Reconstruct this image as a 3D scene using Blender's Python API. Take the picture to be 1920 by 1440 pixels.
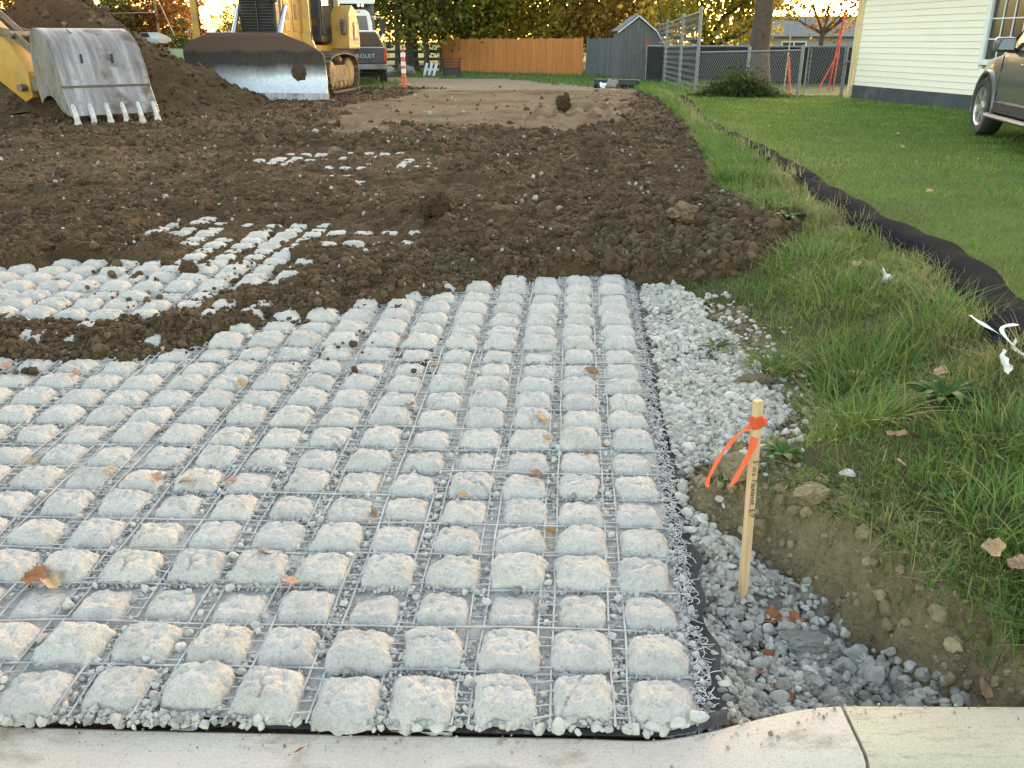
import bpy, bmesh, math, random
import numpy as np
from mathutils import Vector, Matrix, Euler

R = math.radians
SC = bpy.context.scene
COL = SC.collection
for o in list(bpy.data.objects):
    bpy.data.objects.remove(o)

# ------------------------------------------------------------------ camera
cam_d = bpy.data.cameras.new("camera")
cam = bpy.data.objects.new("camera", cam_d)
COL.objects.link(cam)
cam.location = (0.0, 0.0, 1.6)
cam.rotation_euler = (R(90 - 21.8), 0, 0)
cam_d.sensor_width = 36.0
cam_d.lens = 36.0 * 1608 / 1920
cam_d.clip_start = 0.05
cam_d.clip_end = 4000
SC.camera = cam

# ------------------------------------------------------------------ sky, sun, exposure
SUN_EL, SUN_AZ = 5.0, 24.0            # degrees; azimuth measured from +Y towards +X
world = bpy.data.worlds.new("World")
SC.world = world
world.use_nodes = True
wn = world.node_tree.nodes
wl = world.node_tree.links
bg = wn["Background"]
sky = wn.new("ShaderNodeTexSky")
sky.sky_type = 'NISHITA'
sky.sun_disc = False
sky.sun_elevation = R(SUN_EL)
sky.sun_rotation = R(SUN_AZ)
sky.altitude = 200
sky.air_density = 0.85
sky.dust_density = 2.6
sky.ozone_density = 0.0
wl.new(sky.outputs[0], bg.inputs[0])
bg.inputs[1].default_value = 0.15

sun_d = bpy.data.lights.new("sun", 'SUN')
sun = bpy.data.objects.new("sun", sun_d)
COL.objects.link(sun)
sun_d.energy = 0.5
sun_d.angle = R(20)
sun_d.color = (1.0, 0.86, 0.70)
_d = Vector((math.sin(R(SUN_AZ)) * math.cos(R(SUN_EL)), math.cos(R(SUN_AZ)) * math.cos(R(SUN_EL)), math.sin(R(SUN_EL))))
sun.rotation_euler = _d.to_track_quat('Z', 'Y').to_euler()
sun.location = _d * 60

SC.view_settings.view_transform = 'Standard'
SC.view_settings.look = 'None'
SC.view_settings.gamma = 1.0
SC.view_settings.exposure = 3.18
SC.render.engine = 'CYCLES'
SC.cycles.max_bounces = 6
SC.cycles.diffuse_bounces = 3
SC.cycles.glossy_bounces = 3
SC.cycles.transmission_bounces = 3
SC.cycles.transparent_max_bounces = 6
SC.cycles.use_denoising = True

# ------------------------------------------------------------------ numpy noise
def _hash(ix, iy, seed):
    h = (ix.astype(np.int64) * 374761393 + iy.astype(np.int64) * 668265263 + seed * 144269504) & 0x7fffffff
    h = ((h ^ (h >> 13)) * 1274126177) & 0x7fffffff
    h = h ^ (h >> 16)
    return (h & 0xffff) / 65535.0

def vnoise(x, y, seed=0):
    ix = np.floor(x); iy = np.floor(y)
    fx = x - ix; fy = y - iy
    fx = fx * fx * fx * (fx * (fx * 6 - 15) + 10); fy = fy * fy * fy * (fy * (fy * 6 - 15) + 10)
    a = _hash(ix, iy, seed); b = _hash(ix + 1, iy, seed)
    c = _hash(ix, iy + 1, seed); d = _hash(ix + 1, iy + 1, seed)
    return (a * (1 - fx) + b * fx) * (1 - fy) + (c * (1 - fx) + d * fx) * fy

def fbm(x, y, scale, octaves=4, seed=0, gain=0.5):
    """about -1..1; scale = feature size in metres"""
    s = np.zeros_like(x, dtype=float); amp = 1.0; tot = 0.0; f = 1.0 / scale
    for k in range(octaves):
        s += amp * (vnoise(x * f + 17.3 * k, y * f - 9.1 * k, seed + k) * 2 - 1)
        tot += amp; amp *= gain; f *= 2.03
    return s / tot * 1.6

def lumps(x, y, cell, seed=0, fill=0.8):
    """round clod-like bumps, 0..1"""
    gx = np.floor(x / cell); gy = np.floor(y / cell)
    out = np.zeros_like(x, dtype=float)
    for dx in (-1, 0, 1):
        for dy in (-1, 0, 1):
            cx = gx + dx; cy = gy + dy
            px = (cx + _hash(cx, cy, seed)) * cell
            py = (cy + _hash(cx, cy, seed + 7)) * cell
            r = cell * (0.28 + 0.5 * _hash(cx, cy, seed + 13))
            on = _hash(cx, cy, seed + 19) < fill
            d2 = ((x - px) ** 2 + (y - py) ** 2) / (r * r)
            b = np.sqrt(np.clip(1 - d2, 0, None)) * (r / (0.78 * cell)) * on
            out = np.maximum(out, b)
    return out

def sstep(a, b, x):
    t = np.clip((x - a) / (b - a), 0, 1)
    return t * t * (3 - 2 * t)

# ------------------------------------------------------------------ objects and tags
def link(o, parent=None):
    COL.objects.link(o)
    if parent is not None:
        o.parent = parent
    return o

def tag(o, label=None, cat=None, group=None, kind=None):
    if label: o["label"] = label
    if cat: o["category"] = cat
    if group: o["group"] = group
    if kind: o["kind"] = kind
    return o

def empty(name, loc=(0, 0, 0), rz=0.0, label=None, cat=None, group=None, parent=None):
    o = bpy.data.objects.new(name, None)
    o.empty_display_size = 0.1
    link(o, parent)
    o.location = loc
    o.rotation_euler = (0, 0, rz)
    return tag(o, label, cat, group)

def np_mesh(name, verts, faces, smooth=False, sharp=None):
    """faces: (n,3) or (n,4) int array, or a list of such arrays"""
    me = bpy.data.meshes.new(name)
    if not isinstance(faces, list):
        faces = [faces]
    faces = [np.asarray(f, dtype=np.int32) for f in faces if len(f)]
    nv = len(verts)
    me.vertices.add(nv)
    me.vertices.foreach_set("co", np.asarray(verts, dtype=np.float32).ravel())
    nl = sum(f.size for f in faces); nf = sum(len(f) for f in faces)
    me.loops.add(nl)
    me.loops.foreach_set("vertex_index", np.concatenate([f.ravel() for f in faces]))
    starts = []; s = 0
    for f in faces:
        k = f.shape[1]
        starts.append(np.arange(len(f), dtype=np.int32) * k + s)
        s += f.size
    me.polygons.add(nf)
    me.polygons.foreach_set("loop_start", np.concatenate(starts))
    me.polygons.foreach_set("use_smooth", np.full(nf, smooth, dtype=bool))
    me.update(calc_edges=True)
    if smooth and sharp is not None:
        me.set_sharp_from_angle(angle=R(sharp))
    return me

def add_obj(name, me, m=None, parent=None, **t):
    if m is not None and not me.materials:
        me.materials.append(m)
    o = bpy.data.objects.new(name, me)
    link(o, parent)
    return tag(o, **t)

def point_attr(me, name, vals):
    a = me.attributes.new(name, 'FLOAT', 'POINT')
    a.data.foreach_set("value", np.asarray(vals, dtype=np.float32))

def copy_tree(o, parent=None):
    c = o.copy()
    COL.objects.link(c)
    if parent is not None:
        c.parent = parent
    for ch in o.children:
        copy_tree(ch, c)
    return c

class MB:
    """collects simple shapes into one mesh"""
    def __init__(self):
        self.v = []; self.f = []
    def add(self, vs, fs):
        b = len(self.v)
        self.v.extend([tuple(p) for p in vs])
        self.f.extend([tuple(i + b for i in f) for f in fs])
        return self
    def box(self, c, s, rot=None, taper=1.0):
        hx, hy, hz = s[0] / 2, s[1] / 2, s[2] / 2
        M = Euler(rot).to_matrix() if rot else Matrix.Identity(3)
        vs = []
        for z in (-hz, hz):
            k = taper if z > 0 else 1.0
            for x, y in ((-hx, -hy), (hx, -hy), (hx, hy), (-hx, hy)):
                vs.append(M @ Vector((x * k, y * k, z)) + Vector(c))
        return self.add(vs, [(3, 2, 1, 0), (4, 5, 6, 7), (0, 1, 5, 4), (1, 2, 6, 5), (2, 3, 7, 6), (3, 0, 4, 7)])
    def bar(self, p0, p1, w, h, up=(0, 0, 1)):
        p0 = Vector(p0); p1 = Vector(p1); d = (p1 - p0).normalized()
        sx = d.cross(Vector(up))
        if sx.length < 1e-4: sx = d.cross(Vector((1, 0, 0)))
        sx.normalize(); sy = sx.cross(d)
        vs = []
        for p in (p0, p1):
            for a, b in ((-1, -1), (1, -1), (1, 1), (-1, 1)):
                vs.append(p + sx * (a * w / 2) + sy * (b * h / 2))
        return self.add(vs, [(3, 2, 1, 0), (4, 5, 6, 7), (0, 1, 5, 4), (1, 2, 6, 5), (2, 3, 7, 6), (3, 0, 4, 7)])
    def tube(self, pts, r, n=8, cap=True, flat=None):
        pts = [Vector(p) for p in pts]
        rs = r if isinstance(r, (list, tuple)) else [r] * len(pts)
        vs = []; fs = []; ref = None
        for i, p in enumerate(pts):
            d = (pts[min(i + 1, len(pts) - 1)] - pts[max(i - 1, 0)])
            d.normalize()
            if ref is None:
                ref = Vector((0, 0, 1)) if abs(d.z) < 0.9 else Vector((1, 0, 0))
            sx = d.cross(ref)
            if sx.length < 1e-5: sx = d.cross(Vector((0, 1, 0)))
            sx.normalize(); sy = sx.cross(d); ref = sy
            for k in range(n):
                a = 2 * math.pi * k / n
                q = sx * math.cos(a) + sy * math.sin(a) * (flat or 1)
                vs.append(p + q * rs[i])
        for i in range(len(pts) - 1):
            for k in range(n):
                k2 = (k + 1) % n
                fs.append((i * n + k, i * n + k2, (i + 1) * n + k2, (i + 1) * n + k))
        if cap:
            fs.append(tuple(range(n - 1, -1, -1)))
            fs.append(tuple((len(pts) - 1) * n + k for k in range(n)))
        return self.add(vs, fs)
    def cyl(self, p0, p1, r0, r1=None, n=14):
        return self.tube([p0, p1], [r0, r0 if r1 is None else r1], n)
    def prism(self, poly, o, ex, ey, ez, depth):
        o = Vector(o); ex = Vector(ex); ey = Vector(ey); ez = Vector(ez)
        n = len(poly)
        vs = [o + ex * a + ey * b for a, b in poly] + [o + ex * a + ey * b + ez * depth for a, b in poly]
        fs = [tuple(range(n - 1, -1, -1)), tuple(range(n, 2 * n))]
        fs += [(i, (i + 1) % n, n + (i + 1) % n, n + i) for i in range(n)]
        return self.add(vs, fs)
    def lathe(self, prof, n=20, M=None, cap=True):
        M = M or Matrix.Identity(4)
        vs = []; fs = []
        for r, z in prof:
            for k in range(n):
                a = 2 * math.pi * k / n
                vs.append(M @ Vector((r * math.cos(a), r * math.sin(a), z)))
        for i in range(len(prof) - 1):
            for k in range(n):
                k2 = (k + 1) % n
                fs.append((i * n + k, i * n + k2, (i + 1) * n + k2, (i + 1) * n + k))
        if cap:
            fs.append(tuple(range(n - 1, -1, -1)))
            fs.append(tuple((len(prof) - 1) * n + k for k in range(n)))
        return self.add(vs, fs)
    def grid(self, P):
        """P: rows of points"""
        h, w = len(P), len(P[0])
        vs = [p for row in P for p in row]
        fs = [(i * w + j, i * w + j + 1, (i + 1) * w + j + 1, (i + 1) * w + j) for i in range(h - 1) for j in range(w - 1)]
        return self.add(vs, fs)
    def build(self, name, m, parent=None, smooth=False, sharp=35, bevel=0.0, seg=1, fix=True, **t):
        me = bpy.data.meshes.new(name)
        me.from_pydata([tuple(v) for v in self.v], [], self.f)
        if fix or bevel:
            bm = bmesh.new(); bm.from_mesh(me)
            if fix:
                bmesh.ops.recalc_face_normals(bm, faces=bm.faces)
            if bevel:
                es = [e for e in bm.edges if len(e.link_faces) == 2 and e.calc_face_angle(0) > R(28)]
                bmesh.ops.bevel(bm, geom=es, offset=bevel, segments=seg, profile=0.6, affect='EDGES', clamp_overlap=True)
            bm.to_mesh(me); bm.free()
        if smooth:
            me.polygons.foreach_set("use_smooth", np.ones(len(me.polygons), dtype=bool))
            me.set_sharp_from_angle(angle=R(sharp))
        return add_obj(name, me, m, parent, **t)

def text_obj(name, s, size, m, parent, loc, rot, depth=0.002, align='CENTER', shear=0.0, spacing=1.0, sx=1.0):
    cu = bpy.data.curves.new(name, 'FONT')
    cu.body = s; cu.size = size; cu.extrude = depth; cu.align_x = align; cu.align_y = 'CENTER'; cu.shear = shear
    cu.space_character = spacing
    cu.resolution_u = 2
    t = bpy.data.objects.new(name + "_tmp", cu)
    COL.objects.link(t)
    bpy.context.view_layer.update()
    me = bpy.data.meshes.new_from_object(t.evaluated_get(bpy.context.evaluated_depsgraph_get()))
    bpy.data.objects.remove(t); bpy.data.curves.remove(cu)
    me.name = name
    me.materials.clear()
    o = add_obj(name, me, m, parent)
    o.location = loc; o.rotation_euler = rot; o.scale = (sx, 1, 1)
    return o

# ------------------------------------------------------------------ materials
MATS = {}
def nd(nt, t, **kw):
    n = nt.nodes.new(t)
    for k, v in kw.items():
        if k.startswith("i_"):
            n.inputs[k[2:].replace("_", " ")].default_value = v
        else:
            setattr(n, k, v)
    return n

def ramp(nt, src, stops):
    r = nt.nodes.new("ShaderNodeValToRGB")
    el = r.color_ramp.elements
    while len(el) < len(stops): el.new(0.5)
    for e, (p, c) in zip(el, stops):
        e.position = p; e.color = (c[0], c[1], c[2], 1)
    nt.links.new(src, r.inputs[0])
    return r.outputs[0]

def mixc(nt, fac, a, b, mode='MIX'):
    m = nt.nodes.new("ShaderNodeMix"); m.data_type = 'RGBA'; m.blend_type = mode
    for s, v in ((m.inputs[0], fac), (m.inputs[6], a), (m.inputs[7], b)):
        if hasattr(v, "links"): nt.links.new(v, s)
        elif isinstance(v, (int, float)): s.default_value = v
        else: s.default_value = (v[0], v[1], v[2], 1)
    return m.outputs[2]

def maths(nt, op, a, b=0.0, clamp=False):
    m = nt.nodes.new("ShaderNodeMath"); m.operation = op; m.use_clamp = clamp
    for s, v in ((m.inputs[0], a), (m.inputs[1], b)):
        if hasattr(v, "links"): nt.links.new(v, s)
        else: s.default_value = v
    return m.outputs[0]

def noise(nt, co, scale, detail=4, rough=0.55, dist=0.0):
    n = nt.nodes.new("ShaderNodeTexNoise")
    n.inputs["Scale"].default_value = scale; n.inputs["Detail"].default_value = detail
    n.inputs["Roughness"].default_value = rough; n.inputs["Distortion"].default_value = dist
    nt.links.new(co, n.inputs["Vector"])
    return n.outputs["Fac"]

def new_mat(name):
    m = bpy.data.materials.new(name); m.use_nodes = True
    nt = m.node_tree
    b = nt.nodes["Principled BSDF"]
    tc = nt.nodes.new("ShaderNodeTexCoord")
    MATS[name] = m
    return m, nt, b, tc

def bump(nt, b, h, strength, dist):
    bp = nt.nodes.new("ShaderNodeBump")
    bp.inputs["Strength"].default_value = strength; bp.inputs["Distance"].default_value = dist
    nt.links.new(h, bp.inputs["Height"]); nt.links.new(bp.outputs[0], b.inputs["Normal"])
    return bp

def plain(name, col, rough=0.6, metal=0.0, var=0.18, vs=6.0, bs=0.0, bscale=60.0, spec=0.5, dirt=None, dirt_s=2.5, dirt_at=(0.5, 0.68), coat=0.0):
    """painted or bare surface with gentle mottling, optional dirt blotches and fine relief"""
    m, nt, b, tc = new_mat(name)
    co = tc.outputs["Object"]
    n = noise(nt, co, vs, 5)
    c = ramp(nt, n, [(0.25, [k * (1 - var) for k in col]), (0.75, [min(1, k * (1 + var)) for k in col])])
    if dirt is not None:
        d = noise(nt, co, dirt_s, 6, 0.65)
        f = ramp(nt, d, [(dirt_at[0], (0, 0, 0)), (dirt_at[1], (1, 1, 1))])
        c = mixc(nt, f, c, dirt)
    nt.links.new(c, b.inputs["Base Color"])
    b.inputs["Roughness"].default_value = rough
    b.inputs["Metallic"].default_value = metal
    b.inputs["Specular IOR Level"].default_value = spec
    b.inputs["Coat Weight"].default_value = coat
    if bs:
        bump(nt, b, noise(nt, co, bscale, 4), bs, 0.01)
    return m

def tinted(name, stops, rough=0.6, spec=0.3, trans=0.0, attr="tint"):
    """colour picked by a per-point attribute (blade, leaf or stone tint)"""
    m, nt, b, tc = new_mat(name)
    a = nt.nodes.new("ShaderNodeAttribute"); a.attribute_name = attr
    c = ramp(nt, a.outputs["Fac"], stops)
    nt.links.new(c, b.inputs["Base Color"])
    b.inputs["Roughness"].default_value = rough
    b.inputs["Specular IOR Level"].default_value = spec
    if trans:
        tr = nt.nodes.new("ShaderNodeBsdfTranslucent")
        nt.links.new(c, tr.inputs[0])
        mx = nt.nodes.new("ShaderNodeMixShader"); mx.inputs[0].default_value = trans
        out = nt.nodes["Material Output"]
        nt.links.new(b.outputs[0], mx.inputs[1]); nt.links.new(tr.outputs[0], mx.inputs[2])
        nt.links.new(mx.outputs[0], out.inputs[0])
    return m

# ================================================================== TERRAIN
rng = np.random.default_rng(7)
random.seed(7)

def Xe(y):                       # right-hand edge of the block mat
    return 0.402 + 0.0705 * y

SOCK = np.array([(3.75, 20.5), (3.549, 18.168), (2.95, 13.1), (2.85, 11.125), (2.763, 9.51), (2.642, 8.013), (2.515, 6.984), (2.46, 6.282),
                 (2.43, 5.614), (2.45, 5.212), (2.43, 4.732), (2.351, 4.274), (2.24, 3.803), (2.10, 3.283), (2.06, 2.85), (2.10, 2.3), (2.25, 1.7)])
def Xk(y):
    return np.interp(y, SOCK[::-1, 1], SOCK[::-1, 0])

BANK = np.array([(1.0, 3.02), (0.84, 2.93), (0.73, 2.80), (0.715, 2.66), (0.78, 2.57), (0.88, 2.50), (0.98, 2.42), (1.06, 2.27), (1.10, 2.07), (1.21, 1.90), (1.32, 1.76), (1.45, 1.55)])
def bank_d(x, y):
    """signed distance to the lip of the dug hole: > 0 on the grassy side"""
    best = np.full(x.shape, 1e9); sg = np.ones(x.shape)
    for (ax, ay), (bx, by) in zip(BANK[:-1], BANK[1:]):
        dx, dy = bx - ax, by - ay
        t = np.clip(((x - ax) * dx + (y - ay) * dy) / (dx * dx + dy * dy), 0, 1)
        d = np.hypot(x - ax - t * dx, y - ay - t * dy)
        s = np.where(dx * (y - ay) - dy * (x - ax) > 0, 1.0, -1.0)
        m = d < best
        best = np.where(m, d, best); sg = np.where(m, s, sg)
    g_ = in_poly(x, y, [tuple(p) for p in BANK] + [(9.0, 1.55), (9.0, 3.02)])
    return np.where(g_, best, -best)

GY = [(1.0, -0.024), (1.71, 0.015), (5.0, 0.194), (5.6, 0.208), (9, 0.225), (13, 0.25), (20, 0.34), (24, 0.34), (31, 0.2), (45, 0.0), (70, -0.1), (200, -0.2), (3000, -0.3)]
GYx = np.array([a for a, _ in GY]); GYz = np.array([b for _, b in GY])
def mat_base(x, y):
    return np.interp(y, GYx, GYz) + 0.010 * fbm(x, y, 0.9, 2, 3) * sstep(1.7, 2.6, y)

# depth of soil (mm) lying over the mat at points across the site
TP = np.array([(-2.28, 3.52, 0), (-2.47, 3.87, 3), (-1.7, 3.88, 0), (-1.26, 4.18, 0), (-1.04, 4.45, 0), (-0.78, 4.62, 0), (-0.49, 4.77, 0), (-0.19, 4.89, 0), (0.13, 5.04, 0), (0.46, 5.16, 0), (0.66, 4.89, 0), (-0.8, 3.27, 0), (0.36, 3.81, 0), (-1.51, 2.84, 0), (-0.12, 2.84, 0), (-0.69, 1.98, 0), (0.21, 1.98, 0), (-2.59, 3.27, 0), (0.15, 5.43, 62), (0.42, 5.45, 70), (0.68, 5.67, 110), (-0.03, 5.19, 58), (-0.24, 5.09, 60), (-0.51, 4.96, 58), (-0.69, 4.87, 55), (-0.83, 4.77, 55), (-1.02, 4.62, 50), (-1.15, 4.47, 50), (0.15, 5.79, 110), (-0.21, 5.67, 100), (-0.48, 5.38, 100), (-0.67, 5.26, 95), (-0.85, 5.16, 85), (-0.98, 4.94, 78), (-1.11, 4.81, 68), (-1.28, 4.5, 54), (-1.46, 4.41, 58), (-1.63, 4.32, 60), (-1.82, 4.21, 60), (-2.09, 4.21, 60), (-2.38, 4.24, 62), (-2.67, 4.26, 64), (-2.55, 4.05, 58), (-1.91, 4.09, 45), (-2.17, 4.07, 40), (-2.39, 4.02, 45), (-1.68, 4.2, 50), (-3.02, 4.15, 95), (-3.27, 5.35, 0), (-3.02, 4.88, 3), (-2.81, 5.09, 3), (-2.53, 5.21, 3), (-2.32, 4.73, 12), (-2.58, 4.63, 18), (-2.88, 4.63, 18), (-2.07, 4.87, 12), (-1.82, 5.08, 10), (-2.24, 5.32, 10), (-1.94, 5.45, 14), (-1.8, 5.58, 18), (-1.58, 5.15, 24), (-1.7, 4.7, 26), (-1.49, 4.81, 34), (-2.52, 5.58, 15), (-2.91, 5.66, 12), (-2.28, 5.72, 30), (-1.65, 5.67, 28), (-1.36, 4.99, 40), (-3.63, 5.1, 0), (-3.45, 5.68, 66), (-2.98, 5.83, 68), (-2.62, 5.85, 66), (-2.56, 6.18, 78), (-3.16, 6.67, 115), (-3.48, 6.47, 115), (-3.8, 6.31, 105), (-4.18, 5.98, 100), (-2.31, 6.13, 32), (-2.11, 6.49, 32), (-1.92, 6.68, 33), (-1.91, 5.95, 35), (-1.74, 6.3, 30), (-1.54, 6.12, 31), (-1.33, 6.22, 30), (-1.11, 6.29, 32), (-0.97, 6.46, 38), (-2.3, 6.83, 58), (-0.82, 6.61, 68), (-1.3, 5.7, 75), (-0.93, 5.66, 90), (-1.38, 5.44, 48), (-1.39, 7.2, 82), (-1.83, 7.19, 85), (-2.3, 7.28, 95), (-2.2, 8.99, 40), (-2.23, 10.18, 38), (-2.15, 11.13, 38), (-2.49, 9.28, 70), (-1.38, 8.65, 40), (-1.21, 9.0, 38), (-0.85, 8.67, 38), (-0.71, 8.28, 42), (-1.02, 9.31, 62), (-1.79, 8.6, 70), (-2.11, 8.18, 48), (-4.26, 7.56, 44), (-4.47, 7.69, 42), (-4.11, 7.74, 50), (-4.87, 8.25, 80), (-3.97, 7.95, 85), (-0.34, 9.14, 105), (0.18, 7.11, 110), (0.73, 8.47, 105), (1.5, 10.32, 115), (-0.24, 6.45, 125), (-0.62, 6.94, 150), (0.91, 6.02, 150), (1.32, 6.19, 150), (1.02, 5.55, 120), (0.35, 6.26, 125), (-0.8, 12.11, 56), (-0.07, 11.54, 54), (0.69, 12.73, 58), (-1.88, 12.03, 90), (-4.83, 10.48, 80), (-4.86, 9.26, 76), (-4.22, 11.46, 88), (-3.04, 8.87, 85), (-6.11, 13.4, 90), (-3.69, 13.37, 95), (-0.59, 16.55, 60), (0.99, 18.54, 60), (-1.82, 19.23, 70), (1.85, 16.32, 90), (-1.50, 4.06, 0), (-1.95, 3.84, 0), (-2.17, 3.78, 0), (-1.29, 4.28, 0), (-1.40, 4.16, 0), (-1.61, 3.99, 0), (-1.13, 4.33, 0), (-0.91, 4.49, 0), (-0.63, 4.66, 0), (-0.34, 4.79, 0), (-0.03, 4.98, 0), (0.29, 5.07, 0), (-2.37, 3.69, 0), (-2.02, 3.47, 0), (-1.55, 3.47, 0), (-2.62, 3.69, 0)])
_tu, _tv = TP[:, 0] / TP[:, 1], np.log(TP[:, 1])
def soil_t(x, y):
    """soil depth over the mat base in metres (smooth interpolation of TP)"""
    sh = x.shape
    near_ = ((y < 20) & (np.abs(x) < 0.95 * y) & (x < Xe(y) + 2.5)).ravel()
    res = np.full(near_.size, 80.0)
    u = (x / y).ravel()[near_]; v = np.log(y).ravel()[near_]; out = np.empty(u.size)
    for a in range(0, u.size, 20000):
        d2 = (u[a:a + 20000, None] - _tu) ** 2 + 1.2 * (v[a:a + 20000, None] - _tv) ** 2
        w = 1.0 / (d2 + 0.8e-4) ** 3
        out[a:a + 20000] = (w * TP[:, 2]).sum(1) / w.sum(1)
    res[near_] = out
    return res.reshape(sh) / 1000.0

def in_poly(x, y, poly):
    c = np.zeros(x.shape, dtype=bool); n = len(poly)
    for i in range(n):
        x1, y1 = poly[i]; x2, y2 = poly[(i + 1) % n]
        k = ((y1 > y) != (y2 > y))
        with np.errstate(divide='ignore', invalid='ignore'):
            xi = (x2 - x1) * (y - y1) / (y2 - y1 + 1e-12) + x1
        c ^= k & (x < xi)
    return c

# right limit of the spread soil
SOILR = np.array([(0.80, 5.10), (1.05, 5.15), (1.40, 5.05), (1.75, 5.35), (2.20, 6.2), (2.25, 6.75), (1.88, 7.05), (1.90, 8.0), (2.05, 9.06), (2.5, 12.2), (2.72, 13.6), (3.25, 20.0), (3.3, 24.0)])
def Xs(y):
    return np.interp(y, SOILR[:, 1], SOILR[:, 0])
GWID = np.array([(2.55, 0.10), (2.8, 0.22), (3.0, 0.36), (3.3, 0.50), (3.65, 0.50), (4.2, 0.42), (4.5, 0.36), (5.0, 0.30), (5.5, 0.26)])
def gw(y):
    return np.interp(y, GWID[:, 0], GWID[:, 1])

def tensor_axis():
    xs = list(np.arange(-2.6, 2.0, 0.019))
    d = 0.019; x = xs[-1]
    while x < 900:
        d *= 1.05 if x < 14 else 1.12
        x += d; xs.append(x)
    d = 0.019; x = xs[0]; L = []
    while x > -900:
        d *= 1.012 if x > -12 else 1.12
        x -= d; L.append(x)
    return np.array(L[::-1] + xs)
GX = tensor_axis()
ys = [1.60]
while ys[-1] < 1800:
    k = 0.0062 if ys[-1] < 26 else 0.06
    ys.append(ys[-1] * (1 + k))
GYA = np.array(ys)
PX, PY = np.meshgrid(GX, GYA)
SP = np.maximum(np.gradient(GX)[None, :], np.gradient(GYA)[:, None])     # local grid spacing

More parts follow.
